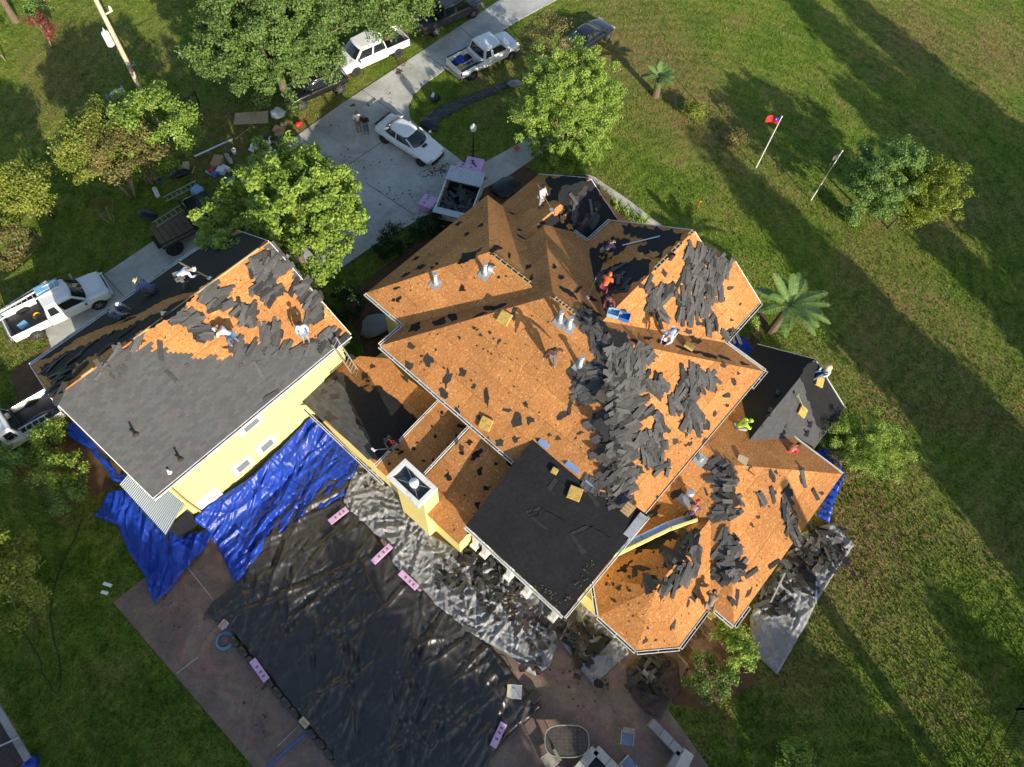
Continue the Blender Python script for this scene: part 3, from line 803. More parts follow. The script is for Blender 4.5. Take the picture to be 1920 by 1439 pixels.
def pile(block, blobs, label, group, flow=None, dens=2.7, under=True, house=None, hmax=.05, smb=None):
    """blobs: (px, py, rx, ry, direction of the strips in degrees on the ground or None)"""
    for bl in blobs:
        cx, cy, rx, ry = bl[:4]; fa = bl[4] if len(bl) > 4 else flow
        if under: blob(block, cx, cy, rx*1.0, ry*1.05, 0, house, 'felt_brown' if random.random() < .6 else 'felt')
        k = max(2, int(PI*rx*ry/300*dens)); cap = STR_N[0] + 7
        for i in range(k):
            a = random.uniform(0, 2*PI); r = math.sqrt(random.random())
            p, n = surf(block, cx + rx*r*math.cos(a)*.92, cy + ry*r*math.sin(a)*.92)
            an = math.radians((fa if fa is not None else random.uniform(0, 180)) + random.gauss(0, 20))
            place_strip(p, n, an, .03 + hmax*(1-r)*random.uniform(.5, 1) + .004*i/k, label, group, mb=(smb or (STUFF if STR_N[0] >= cap else None)))
# main roof: the great pile down the middle
G1 = 'torn shingle strips on the main roof'
LP_ = [(1112,612,24,20,40),(1140,640,36,22,20),(1160,668,48,24,30),(1130,700,40,24,-50),(1205,668,26,16,20),(1095,725,17,26,0),(1092,596,18,12,60),(1172,712,48,26,20),(1155,745,58,22,-30),(1170,772,52,20,-25),(1150,800,46,22,-20),(1172,828,36,18,-15),(1150,855,42,18,-30),(1165,885,36,16,-20),(1130,908,36,14,10),(1168,915,26,14,0)]
pile('main', LP_[:7], 'torn grey shingle strip in the upper part of the long pile on the main roof', G1)
pile('main', LP_[7:11], 'torn grey shingle strip in the middle of the long pile on the main roof', G1)
pile('main', LP_[11:], 'torn grey shingle strip at the lower end of the long pile on the main roof', G1)
pile('main', [(1298,705,24,18,60),(1290,735,32,18,20),(1322,712,20,16,60),(1278,760,28,16,80),(1300,788,26,20,70)],
     'torn grey shingle strip in the tall heap on the right slope of the main roof', G1)
pile('main', [(1233,800,12,30,80),(1228,828,26,18,60),(1222,858,24,18,60),(1240,878,20,10,10),(1232,722,22,24,90)],
     'torn grey shingle strip in the short heap below the middle of the right slope', G1)
pile('east', [(1302,478,26,16,20),(1335,490,26,18,30),(1355,500,22,14,30),(1300,508,28,16,30),(1330,520,28,18,30)], 'torn grey shingle strip in the upper half of the wide east wing heap', 'torn shingle strips on the east wing roof')
pile('east', [(1298,535,30,16,20),(1330,548,26,16,60),(1290,565,22,16,50),(1318,575,16,20,60),(1288,590,20,14,50)], 'torn grey shingle strip in the lower half of the wide east wing heap', 'torn shingle strips on the east wing roof')
pile('east', [(1243,552,30,16,10),(1228,572,18,12,60)], 'torn grey shingle strip in the separate heap left of the wide east wing heap', 'torn shingle strips on the east wing roof')
pile('east', [(1330,608,16,14,40),(1367,628,17,12,80),(1240,590,10,22,85)], 'torn shingle strip in a small heap near the gutter of the east wing', 'torn shingle strips on the east wing roof')
pile('southeast', [(1352,870,18,18,-35),(1358,895,24,16,-35),(1362,918,26,16,-35),(1362,940,24,14,-35),(1360,965,24,12,-30)], 'torn shingle strip in the straight upper column on the low front roof', 'torn shingle strips on the low front roof')
pile('southeast', [(1366,1012,20,16,20),(1368,1035,28,16,-20),(1370,1060,30,16,-20),(1372,1082,24,12,-30)], 'torn shingle strip in the lower round heap on the low front roof', 'torn shingle strips on the low front roof')
pile('southeast', [(1472,955,10,24,60),(1482,985,14,16,40),(1490,1005,9,13,70)], 'torn shingle strip in the narrow heap near the right edge of the low front roof', 'torn shingle strips on the low front roof')
pile('bay', [(1288,1010,24,16,30),(1295,1035,22,16,40),(1262,1050,22,18,70),(1285,1075,22,18,30),(1262,1095,20,14,20),(1225,1092,16,14,60)], 'torn shingle strip in the heap on the eight sided bay roof', 'torn shingle strips on the bay roof')
pile('flat', [(1150,935,24,10,-30),(1165,945,16,9,-20)], 'torn shingle strip in the heap at the top corner of the flat black roof', 'torn shingle strips on the flat black roof')
G2 = 'torn shingle strips on the garage roof'
gp = dict(house=gar)
for bl, lb in (([(500,488,26,16,30),(518,500,24,14,10),(482,505,16,12,60),(497,530,26,16,30),(510,548,26,14,20)], 'torn shingle strip in the heap by the upper right corner of the garage roof'),
               ([(560,535,20,9,10)], 'torn shingle strip in the flat heap against the right edge of the garage roof'),
               ([(400,548,26,14,10),(412,568,24,10,0)], 'torn shingle strip in the round heap below the ridge of the garage roof'),
               ([(458,582,22,16,40),(472,592,16,14,50)], 'torn shingle strip in the square heap in the middle of the garage roof'),
               ([(358,600,22,14,-20),(375,622,22,18,-40),(335,592,18,10,-30)], 'torn shingle strip in the fanned heap left of the bending roofer on the garage'),
               ([(510,622,22,17,35)], 'torn shingle strip in the lone fan shaped heap on the orange part of the garage roof'),
               ([(582,560,20,16,20),(590,590,18,20,30)], 'torn shingle strip in the heap above the roofer near the right edge of the garage'),
               ([(452,652,34,7,30)], 'torn shingle strip in the slanting line along the torn edge of the garage roof'),
               ([(620,630,20,10,20),(598,645,24,9,0),(640,640,14,9,0),(530,655,34,7,10)], 'torn shingle strip in the heap beside the ladder on the garage roof'),
               ([(232,665,20,10,60),(205,690,16,14,70),(125,705,20,16,-30),(108,728,14,14,30),(260,640,18,9,40)], 'torn curled shingle strip in the row along the left part of the garage ridge')):
    pile('garage', bl, lb, G2, **gp)
for x, y, a in ((232,692,60),(356,692,100),(323,706,110),(510,742,10),(486,690,100),(455,692,80),(300,657,80)):
    p, n = surf('garage', x, y); place_strip(p, n, math.radians(a-20), .02, 'single torn shingle strip lying on the intact grey part of the garage roof', G2, tilt=.02)
for x, y, a in ((1453,1058,-20),(1447,925,60),(1505,897,60),(1528,928,80),(1427,935,80),(1410,1075,-20),(1320,620,0),(1300,635,20),(1337,700,0)):
    p, n = surf('southeast' if y > 860 else 'main', x, y); place_strip(p, n, math.radians(a), .02, 'single torn shingle strip lying apart on the low front roof' if y > 860 else 'single torn shingle strip lying apart on the main roof', 'single shingle strips lying apart', tilt=.02)
# black felt still stuck to the boards, plus one patch of painted shade
for b in ((803,675,16,13,20),(770,648,9,6,40),(768,686,8,13,-30),(838,712,8,20,15),(832,738,11,12,0),(866,698,10,8,-50),(913,746,5,18,0),(970,788,15,13,10),(994,787,10,11,30),(951,770,9,5,0),(986,759,7,7,20),(888,726,6,5,-30),(1056,780,8,13,40),(1068,768,5,19,5),(1074,700,18,26,-15),(963,588,8,13,-10),(914,824,6,11,-60),(857,770,9,5,50),(897,783,6,5,0),(936,832,9,8,0),(968,824,6,10,60),(1046,822,7,6,0),(890,616,6,3,30),(919,624,4,3,0),(936,640,3,8,20),(862,634,3,3,0),(900,629,4,4,0),(906,655,3,2,0),(915,659,3,2,0),(817,657,2,3,0),(865,840,10,6,40),(1013,900,9,5,40),(790,668,3,3,0),(1088,812,8,4,-20),(1010,828,9,4,50),(1030,815,5,5,0),(955,595,4,3,0)): blob('main', *b, mat='felt_brown')
for b in ((757,598,17,12,10),(790,592,16,8,0),(812,590,20,7,-15),(838,578,12,7,0),(865,562,11,9,30),(896,560,12,8,0),(925,552,10,6,0),(880,574,26,6,-25),(916,578,13,5,0),(850,595,10,9,0),(945,560,8,4,0),(900,590,18,3,-20),(935,575,16,4,-25),(780,615,14,8,-30),(960,549,8,6,0),(825,603,16,6,-20),(975,545,12,4,-15),(1000,540,10,5,0)): blob('main', *b)
for b in ((747,563,5,8,20),(737,563,4,5,0),(868,541,7,8,0),(880,480,26,9,-30),(925,468,20,7,-20),(790,500,12,4,-30),(760,515,10,3,-30),(780,485,10,4,-40),(810,503,6,3,0),(745,540,8,3,-20),(770,430+40,5,2,-30),(860,420,9,3,-30),(875,440,8,3,-30),(830,425,5,2,0),(903,423,7,3,-25),(955,480,3,7,0),(960,400,8,2,20),(975,432,8,2,25),(978,445,10,2,35),(820,495,4,3,0),(990,500,5,10,60),(996,520,4,8,20),(935,520,4,3,0)): blob('rear', *b)
for b in ((1180,655,20,5,10),(1060,545,12,6,40),(1075,555,16,5,40),(1100,575,14,4,35),(1120,590,12,3,30),(1240,642,16,4,10),(1285,655,24,5,15),(1325,666,22,4,15),(1360,672,16,4,20),(1052,520,8,6,60),(1082,545,5,10,50),(1150,625,14,4,30),(1130,548,12,5,20),(1040,500,4,5,0),(1190,640,14,4,10),(1110,560,12,4,30),(1215,635,10,4,0),(1395,683,12,3,20)): blob('main', *b)
for b in ((1358,685,7,5,0),(1375,715,5,8,-30),(1385,700,4,4,0),(1340,730,5,9,-20),(1362,742,8,5,0),(1341,775,5,6,0),(1323,797,8,14,-20),(1363,760,6,4,0),(1305,640,9,5,0),(1322,827,6,9,0),(1287,835,5,4,0),(1277,790,6,3,0),(1268,828,8,6,0),(1295,832,5,5,0),(1213,813,6,12,0),(1287,815,5,6,0)): blob('main', *b, mat='felt_brown')
for b in ((1350,645,6,4,0),(1372,600,5,3,0),(1330,645,7,4,0),(1262,620,12,4,0),(1290,622,10,6,0),(1388,570,3,3,0),(1245,512,5,9,0),(1355,560,8,4,50),(1370,540,6,5,0),(1258,540,5,3,0),(1310,606,6,8,0),(1272,600,8,6,0)): blob('east', *b, mat='felt_brown')
for b in ((1447,893,6,14,-20),(1505,893,6,15,0),(1448,924,8,6,0),(1425,935,6,16,-10),(1323,920,3,14,-20),(1475,925,10,18,20),(1540,925,5,4,0),(1455,885,4,6,0),(1410,985,7,4,30),(1422,970,5,4,0),(1405,1110,3,12,30),(1382,1120,4,22,5),(1375,1130,6,9,0),(1358,1040,5,6,0),(1290,985,10,6,50),(1345,1062,9,4,-40)): blob('southeast', *b, mat='felt_brown')
for b in ((1190,1075,6,12,-10),(1180,1082,4,4,0),(1160,1103,9,4,-20),(1150,1095,4,6,0),(1140,1080,3,3,0),(1180,1108,4,3,0),(1137,1095,3,5,0),(1240,1030,9,9,0),(1210,1202,6,8,20),(1263,1172,5,12,20),(1290,1130,3,9,10),(1187,1155,4,3,0),(1215,1178,3,3,0),(1300,1120,8,10,0),(1240,1120,4,6,0),(1200,1065,20,5,10),(1150,1125,8,4,10)): blob('bay', *b, mat='felt_brown')
for b in ((1225,1015,30,22,-10),(1170,1065,22,9,-40),(1250,1000,22,14,0),(1200,1020,20,12,-40)): blob('bay', *b, amp=3)
for b in ((1270,925,14,10,-30),(1225,960,9,20,40),(1305,985,8,22,-20)): blob('southeast', *b, mat='felt_brown')
for b in ((890,857,9,6,-30),(900,883,6,8,0),(840,893,8,9,0),(912,915,5,8,0),(902,873+14,3,3,0),(880,830,8,7,0),(898,850,9,9,0),(864,850,4,3,0),(960,870,12,8,40),(948,850,14,6,40),(895,947,7,9,0),(868,850,4,5,0),(878,1000,3,3,0),(930,870,5,4,0)): blob('lean2', *b)
for b in ((816,818,3,5,0),(775,842,5,4,-20),(782,830,3,3,0),(858,818,6,4,0),(864,800,9,5,0),(878,785,9,4,30),(828,775,4,4,0),(750,850,9,3,-30),(795,865,5,3,0),(730,870,4,3,0),(810,800,3,3,0),(812,862,3,4,0),(880,815,6,4,0),(745,843,5,3,0),(840,835,3,3,0)): blob('lean1', *b)
for b in ((683,706,8,7,0),(690,715,6,4,0),(660,672,14,9,20),(700,688,6,4,0),(620,710,13,12,0),(628,745,9,6,0),(620,782,14,9,20),(607,735,9,5,-30),(686,725,7,2,-20),(705,735,3,2,0),(760,712,12,4,40)): blob('lean0', *b, mat='felt_brown', h=.03)
patch('lean0', [(645,700),(668,722),(692,738),(708,722),(740,748),(770,775),(788,788),(740,835),(712,860),(700,842),(672,800),(660,770),(650,735)], mat='felt', h=.025)  # black layer paints the higher roof's shadow onto the low roof's shingles
# the porch's felted hip end
patch('porch', [(1530,680),(1580,765),(1560,815),(1530,800),(1515,750),(1500,705),(1512,682)], mat='felt', h=.03)
patch('porch', [(1392,842),(1420,858),(1470,860),(1530,858),(1520,868),(1450,872),(1400,862)], mat='felt', h=.04)
for b in ((1440,780,6,4,0),(1428,800,5,3,0),(1395+18,835,4,9,0),(1473,800,3,6,0),(1463,815,4,3,0)): blob('porch', *b, mat='felt_brown', h=.03)
# north and east wings: mostly felt, boards showing through in places
patch('north', [(1052,350),(1109,338),(1125,365),(1160,415),(1098,452),(1080,470),(1040,445),(1005,425),(1030,405),(1060,395),(1045,375)], mat='felt', h=.02)
patch('north', [(1022,335),(1060,330),(1105,332),(1060,372),(1020,380),(1035,355)], mat='felt', h=.02, amp=4)
for b in ((1046,397,10,12,30),(1055,410,6,9,0),(1068,425,9,8,40),(1085,445,4,6,0),(1119,392,3,4,0),(1150,395,4,18,-35),(1130,362,4,12,-30),(1140,372,4,8,-30)): blob('north', *b, mat='osb', h=.035)
for b in ((1075,385,22,10,-40),(1095,360,14,8,-40),(1120,385,8,10,0),(1105,410,14,12,0),(1090,425,10,8,0)): blob('north', *b, mat='felt_brown', h=.035)
patch('east', [(1165,420),(1200,425),(1240,430),(1285,437),(1262,462),(1230,485),(1195,470),(1215,455),(1175,440)], mat='felt', h=.02, amp=5)
patch('east', [(1105,470),(1130,455),(1150,445),(1180,450),(1165,475),(1135,490),(1120,520),(1150,500),(1190,485),(1222,490),(1210,520),(1175,540),(1140,545),(1115,545),(1095,500)], mat='felt', h=.02, amp=4)
for b in ((1190,452,14,6,-10),(1142,452,9,5,0),(1140,480,16,9,-10),(1225,478,14,8,20),(1160,520,8,4,0)): blob('east', *b, mat='osb', h=.035)
pile('east', [(1155,535,40,16,20),(1170,510,34,14,10),(1120,530,18,12,0),(1215,540,16,12,40)], 'dark torn shingle strip in the valley beside the orange shirted worker', 'torn shingle strips on the east wing roof', dens=.9)
pile('north', [(1095,400,38,22,40),(1075,375,20,12,45),(1118,425,18,14,20)], 'dark torn shingle strip on the shaded north wing roof', 'torn shingle strips on the north wing roof', dens=.6, under=False)
# garage far slope: felt laid over most of it
G_F = dict(house=gar)
patch('garage', [(497,452),(470,430),(343,482),(215,572),(98,652),(70,677),(92,672),(150,632),(215,606),(268,585),(300,566),(340,552),(368,546),(410,516),(455,487)], mat='felt', h=.02, amp=1.2, **G_F)
patch('garage', [(180,640),(230,618),(290,590),(340,566),(372,552),(330,590),(290,612),(250,628),(215,648)], mat='felt', h=.025, amp=3, **G_F)
patch('garage', [(75,690),(98,676),(140,655),(190,632),(236,618),(255,628),(215,652),(170,668),(130,690),(95,712),(84,708)], mat='felt', h=.02, amp=4, **G_F)
pile('garage', [(130,672,34,12,10),(185,652,34,12,10),(105,695,18,14,10),(235,628,30,9,10),(150,690,24,8,10)], 'dark shingle strip sliding down the far slope of the garage roof', G2, dens=1.0, under=False, house=gar)
for b in ((270,612,14,4,-20),(310,592,16,4,-25),(200,640,14,4,-20),(240,600,16,3,-25)): blob('garage', *b, house=gar)
STUFF_O = STUFF.build('loose_shingles', M['shingle'])
props(STUFF_O, 'torn grey shingles scattered loose over the stripped roofs', 'shingles', None, 'stuff')

# crumbs of felt and shingle all over the boards
def crumbs(block, region, k, house, mn=.02, mx=.07):
    m = MB(); xs = [p[0] for p in region]; ys = [p[1] for p in region]
    for i in range(k):
        x, y = random.uniform(min(xs), max(xs)), random.uniform(min(ys), max(ys))
        if not inside((x, y), region): continue
        p, n = surf(block, x, y); s = random.uniform(mn, mx)*random.choice([.5, .6, .8, 1.5])
        u = Vector((random.gauss(0, 1), random.gauss(0, 1), 0)); u = (u-n*u.dot(n)).normalized(); v = n.cross(u)
        kk = random.choice([3, 4, 5]); m.poly([p + n*.012 + (u*math.cos(2*PI*j/kk)*s*random.uniform(.4, 1.3) + v*math.sin(2*PI*j/kk)*s*random.uniform(.25, .8)) for j in range(kk)])
    o = m.build('roof_crumbs', M['felt_brown'], house); o['kind'] = 'stuff'
crumbs('main', [(720,645),(1030,560),(1150,640),(1435,697),(1200,990),(1080,860),(975,870)], 700, main)
crumbs('rear', [(690,548),(915,368),(1000,430),(1000,525),(750,590)], 260, main)
crumbs('east', [(1225,515),(1300,435),(1425,567),(1357,642),(1200,600)], 220, main)
crumbs('southeast', [(1340,850),(1570,885),(1390,1175),(1290,960)], 330, main)
crumbs('bay', [(1120,1080),(1125,1155),(1195,1215),(1270,1208),(1320,1100),(1300,1000)], 260, main)
crumbs('garage', [(265,626),(497,460),(655,625),(440,665)], 300, gar)
crumbs('garage', [(110,740),(300,660),(620,650),(290,920)], 220, gar, .01, .03)
crumbs('lean1', [(710,865),(830,760),(890,808),(800,892)], 90, main); crumbs('lean2', [(805,895),(895,812),(975,870),(880,985),(850,1000)], 90, main)
crumbs('lean0', [(640,685),(735,675),(825,752),(700,860),(570,750)], 110, main)
# darker laps and loose sheets on the flat black roof
for q in ([(988,965),(1010,950),(1052,975),(1050,998),(1020,992)], [(1068,1000),(1100,985),(1135,1002),(1125,1030),(1090,1040)], [(1025,915),(1040,895),(1070,925),(1058,942)], [(1100,925),(1120,915),(1135,940),(1118,952)], [(985,957),(998,955),(1000,962),(987,965)]): patch('flat', q, mat='felt2', amp=1.0, h=.02, step=8); patch('flat', [(x+random.uniform(6, 14), y+random.uniform(-4, 8)) for x, y in q], mat='felt', amp=1.2, h=.035, step=9)
mw = MB()
for x, y in ((1102,1068),(1095,1085),(1108,1058),(1045,1130),(1030,1112),(1012,1100),(1062,1125),(1020,1105),(1038,1120),(1070,1122),(1085,1095)):
    p, n = surf('flat', x, y)
    for j in range(6): q = p + Vector((random.uniform(-.15, .15), random.uniform(-.15, .15), .03)); mw.bar(q, q + Vector((random.uniform(-.07, .07), random.uniform(-.07, .07), .02)), .03, .012)
o = mw.build('splinters', M['bark'], main); o['kind'] = 'stuff'

# ================================================================== sheets and tarps
_perm = np.random.default_rng(3).permutation(512); _perm = np.concatenate([_perm, _perm]); _gr = np.random.default_rng(5).uniform(0, 2*PI, 1024)
def pnoise(x, y):
    xi = np.floor(x).astype(int); yi = np.floor(y).astype(int); xf = x-xi; yf = y-yi; xi &= 511; yi &= 511
    u = xf*xf*xf*(xf*(xf*6-15)+10); v = yf*yf*yf*(yf*(yf*6-15)+10)
    def g(a, b, dx, dy):
        h = _gr[_perm[(_perm[a & 511] + b) & 511]]; return np.cos(h)*dx + np.sin(h)*dy
    n00 = g(xi, yi, xf, yf); n10 = g(xi+1, yi, xf-1, yf); n01 = g(xi, yi+1, xf, yf-1); n11 = g(xi+1, yi+1, xf-1, yf-1)
    return (n00*(1-u)+n10*u)*(1-v) + (n01*(1-u)+n11*u)*v
def ridged(x, y, p=3): return np.clip(1-np.abs(pnoise(x, y))*2.6, 0, 1)**p
def drape(name, px, z0, mat, label, cat, wr, step=.09, skirt=.03, group=None, edge=.12, zfun=None):
    poly = [Q(x, y, z0) for x, y in px]; pa = np.array(poly)
    xs = np.arange(pa[:, 0].min()-step, pa[:, 0].max()+2*step, step); ys = np.arange(pa[:, 1].min()-step, pa[:, 1].max()+2*step, step)
    X, Y = np.meshgrid(xs, ys)
    def ins(X, Y):
        r = np.zeros(X.shape, bool)
        for i in range(len(pa)):
            x1, y1 = pa[i-1]; x2, y2 = pa[i]
            if y1 == y2: continue
            c = ((y1 > Y) != (y2 > Y)) & (X < (x2-x1)*(Y-y1)/(y2-y1)+x1); r ^= c
        return r
    # ragged outline: the test point wanders a little
    JX = X + .10*pnoise(X*1.7, Y*1.7+9); JY = Y + .10*pnoise(X*1.7+31, Y*1.7)
    cx = (JX[:-1, :-1]+JX[1:, 1:])/2; cy = (JY[:-1, :-1]+JY[1:, 1:])/2; keep = ins(cx, cy)
    D = np.full(X.shape, 1e9); NX = X.copy(); NY = Y.copy()
    for i in range(len(pa)):
        a = pa[i-1]; b = pa[i]; d = b-a; L = (d**2).sum()
        if L < 1e-9: continue
        t = np.clip(((X-a[0])*d[0]+(Y-a[1])*d[1])/L, 0, 1); qx = a[0]+t*d[0]; qy = a[1]+t*d[1]; dd = np.hypot(X-qx, Y-qy)
        mm = dd < D; D[mm] = dd[mm]; NX[mm] = qx[mm]; NY[mm] = qy[mm]
    I = ins(X, Y); out = (~I) & (D < step*1.6); X2 = np.where(out, NX, X); Y2 = np.where(out, NY, Y); D = np.where(I, D, 0)
    f = np.clip(D/edge, 0, 1)
    Z = z0 + wr(X, Y)*(.25+.75*f) + skirt*f
    if zfun is not None: Z = Z + zfun(X, Y)
    idx = -np.ones(X.shape, int); used = np.zeros(X.shape, bool)
    used[:-1, :-1] |= keep; used[1:, :-1] |= keep; used[:-1, 1:] |= keep; used[1:, 1:] |= keep
    idx[used] = np.arange(used.sum()); V = np.stack([X2[used], Y2[used], Z[used]], 1)
    j, i = np.where(keep); F = np.stack([idx[j, i], idx[j, i+1], idx[j+1, i+1], idx[j+1, i]], 1)
    me = bpy.data.meshes.new(name); me.from_pydata(V.tolist(), [], F.tolist()); me.materials.append(M[mat])
    me.polygons.foreach_set('use_smooth', [True]*len(me.polygons)); o = link_mesh(name, me)
    return props(o, label, cat, group)
def rotc(X, Y, deg): a = math.radians(deg); return X*math.cos(a)+Y*math.sin(a), -X*math.sin(a)+Y*math.cos(a)
def tri(x): return np.abs(((x*.5) % 1.0)*2-1)
def folds(X, Y, spec, warp=1.0):
    """spec: direction, folds per metre, height, wander, sharpness"""
    Z = .0*X; X, Y = X + warp*pnoise(X*.23+3, Y*.23), Y + warp*pnoise(X*.23, Y*.23+9)
    X, Y = X + .22*warp*pnoise(X*.9+3, Y*.9), Y + .22*warp*pnoise(X*.9, Y*.9+9)
    for i, (dg, f, am, st, p) in enumerate(spec):
        u, v = rotc(X, Y, dg); wv = v*f*2 + st*pnoise(u*.35+i*7, v*.35)
        msk = np.clip(.05 + 2.6*pnoise(u*.32*max(.6, f)**.5+i*11.3, v*1.1*max(.6, f)**.5-i*3.7), .0, 1.4); Z = Z + am*(tri(wv)**p)*msk
    return Z
def creases(X, Y, n, L, w, h, dirs, seed):
    """n separate folds with sharp crests; L, w, h: ranges of length, half width, height"""
    g = np.random.default_rng(seed); x0, y0 = X[0, 0], Y[0, 0]; sx_, sy_ = X[0, 1]-X[0, 0], Y[1, 0]-Y[0, 0]; Z = np.zeros_like(X); ny, nx = X.shape
    for i in range(n):
        cx, cy = x0 + g.random()*nx*sx_, y0 + g.random()*ny*sy_; d0, sp = dirs[g.integers(len(dirs))]; a = math.radians(d0 + sp*g.normal())
        l = g.uniform(*L); ww = g.uniform(*w); hh = g.uniform(*h)*(1 if g.random() < .7 else .5); c = g.normal()*.12/max(l, .6)
        r = l + 6*ww; i0, i1 = max(0, int((cx-r-x0)/sx_)), min(nx, int((cx+r-x0)/sx_)+2); j0, j1 = max(0, int((cy-r-y0)/sy_)), min(ny, int((cy+r-y0)/sy_)+2)
        if i1-i0 < 2 or j1-j0 < 2: continue
        dx, dy = X[j0:j1, i0:i1]-cx, Y[j0:j1, i0:i1]-cy; u = dx*math.cos(a)+dy*math.sin(a); v = -dx*math.sin(a)+dy*math.cos(a) - c*u*u - .03*np.sin(u*3+i)
        t = np.clip(1-(u/l)**2, 0, 1); wv = ww*(.5+.5*t); s_ = 1 if g.random() < .5 else -1
        Z[j0:j1, i0:i1] += hh*t*(np.exp(-np.abs(v)/wv) - .45*np.exp(-((v-s_*2.2*wv)/(1.5*wv))**2))
    return Z
def area_of(X, Y): return X.size*(X[0, 1]-X[0, 0])*(Y[1, 0]-Y[0, 0])
def w_black(X, Y):
    return .17 + .05*pnoise(X*.35, Y*.35) + creases(X, Y, 150, (1.5, 4.5), (.08, .18), (.05, .15), ((8, 14), (30, 12), (-15, 10)), 1) + creases(X, Y, 520, (.3, 1.6), (.05, .10), (.02, .055), ((10, 25), (60, 30), (110, 25)), 2) + creases(X, Y, 120, (1.0, 3.0), (.05, .09), (.04, .09), ((75, 12), (55, 10)), 3)
def w_silver(X, Y): return .13 + creases(X, Y, 2+int(5*area_of(X, Y)), (.4, 1.6), (.05, .11), (.05, .14), ((20, 30), (80, 30), (140, 30)), 4) + creases(X, Y, int(22*area_of(X, Y)), (.12, .5), (.04, .06), (.02, .06), ((0, 60), (90, 60)), 5)
def w_blue(dg0):
    def f(X, Y): return .10 + creases(X, Y, int(2.6*area_of(X, Y)), (.9, 3.2), (.055, .12), (.06, .15), ((dg0, 9), (dg0+16, 8)), 6) + creases(X, Y, int(9*area_of(X, Y)), (.2, .9), (.045, .07), (.02, .06), ((dg0, 22), (dg0+70, 20)), 7)
    return f
BLK = [(645,940),(690,985),(720,1025),(755,1070),(785,1095),(820,1130),(865,1168),(900,1195),(950,1245),(975,1283),(990,1297),(1017,1325),(998,1345),(975,1360),(955,1380),(930,1410),(905,1450),(880,1510),(690,1510),(600,1390),(560,1340),(500,1265),(470,1230),(440,1190),(415,1170),(381,1155),(400,1130),(445,1095),(480,1020),(540,950),(610,900),(660,900)]
drape('pool_cover', BLK, .05, 'black_sheet', 'huge creased black plastic sheet covering the swimming pool', 'plastic sheet', w_black, .06, zfun=None)
drape('blue_tarp', [(592,790),(640,828),(673,868),(669,893),(655,900),(650,930),(610,955),(545,985),(500,1030),(447,1095),(435,1080),(405,1020),(396,1000),(372,985),(395,962),(480,903),(540,845)], .12, 'blue_tarp', 'big bright blue tarp spread from the garage wall towards the pool', 'tarp', w_blue(8), .045, zfun=lambda X, Y: .9*np.clip((Y-15.6)/1.4, 0, 1))
drape('blue_tarp', [(330,985),(352,1000),(398,992),(402,1005),(380,1035),(360,1060),(325,1100),(291,1134),(280,1110),(270,1075),(250,1050),(230,1010),(222,985),(177,968),(190,950),(205,925),(240,918),(300,965)], .12, 'blue_tarp', 'dark blue tarp bunched round the corrugated metal corner roof of the garage', 'tarp', w_blue(40), .05, zfun=lambda X, Y: .25*np.clip(1-np.abs(X+3.8)/1.0, 0, 1))
drape('blue_tarp', [(118,800),(140,790),(190,845),(225,890),(248,893),(240,908),(212,903),(200,880),(165,840),(130,820)], .45, 'blue_tarp', 'narrow blue tarp lying along the left end wall of the garage', 'tarp', w_blue(100), .075)
drape('blue_tarp', [(1355,648),(1385,628),(1402,640),(1416,660),(1402,676)], .8, 'blue_tarp', 'small blue tarp between the palm and the black porch roof', 'tarp', w_blue(20), .06)
drape('blue_tarp', [(1520,850),(1545,840),(1580,862),(1577,880),(1586,890),(1562,945),(1555,982),(1530,965),(1560,900)], 1.1, 'blue_tarp', 'blue tarp strip hanging past the right corner of the low front roof', 'tarp', w_blue(60), .06)
drape('silver_tarp', [(668,872),(700,866),(730,900),(765,950),(812,1005),(850,1025),(880,1030),(930,1040),(970,1090),(1020,1110),(1042,1160),(1045,1212),(1030,1250),(1003,1268),(985,1258),(955,1230),(925,1212),(880,1190),(850,1165),(800,1125),(755,1085),(730,1050),(738,1025),(700,1000),(655,962),(640,948),(655,900)], .10, 'silver_tarp', 'crumpled silver tarp between the pool cover and the chimney and columns', 'tarp', w_silver, .045)
drape('silver_tarp', [(1046,1200),(1112,1286),(1130,1270),(1180,1226),(1165,1195),(1140,1160),(1090,1120),(1070,1160)], .10, 'silver_tarp', 'pointed silver tarp below the corner of the flat black roof', 'tarp', w_silver, .045)
drape('silver_tarp', [(1405,1155),(1430,1110),(1500,1000),(1560,980),(1590,1010),(1603,1022),(1575,1060),(1530,1130),(1512,1170),(1457,1265),(1425,1240),(1408,1200)], .08, 'silver_tarp', 'silver tarp on the lawn under the heap of shingles right of the house', 'tarp', lambda X, Y: .6*w_silver(X, Y) + .5*w_blue(60)(X, Y), .05)
drape('brown_sheet', [(1178,1250),(1215,1212),(1270,1238),(1278,1290),(1237,1347),(1208,1336),(1180,1300)], .1, 'brown_sheet', 'brown and black crumpled sheet on the patio near the stone seat wall', 'plastic sheet', lambda X, Y: .45*w_silver(X, Y), .05)
drape('ground_fabric', [(795,222),(812,206),(860,187),(900,170),(955,152),(962,160),(940,172),(880,196),(835,220),(812,236)], .04, 'black_sheet', 'long dark fabric strip unrolled on the grass by the driveway', 'fabric', lambda X, Y: .4*w_silver(X, Y), .07)
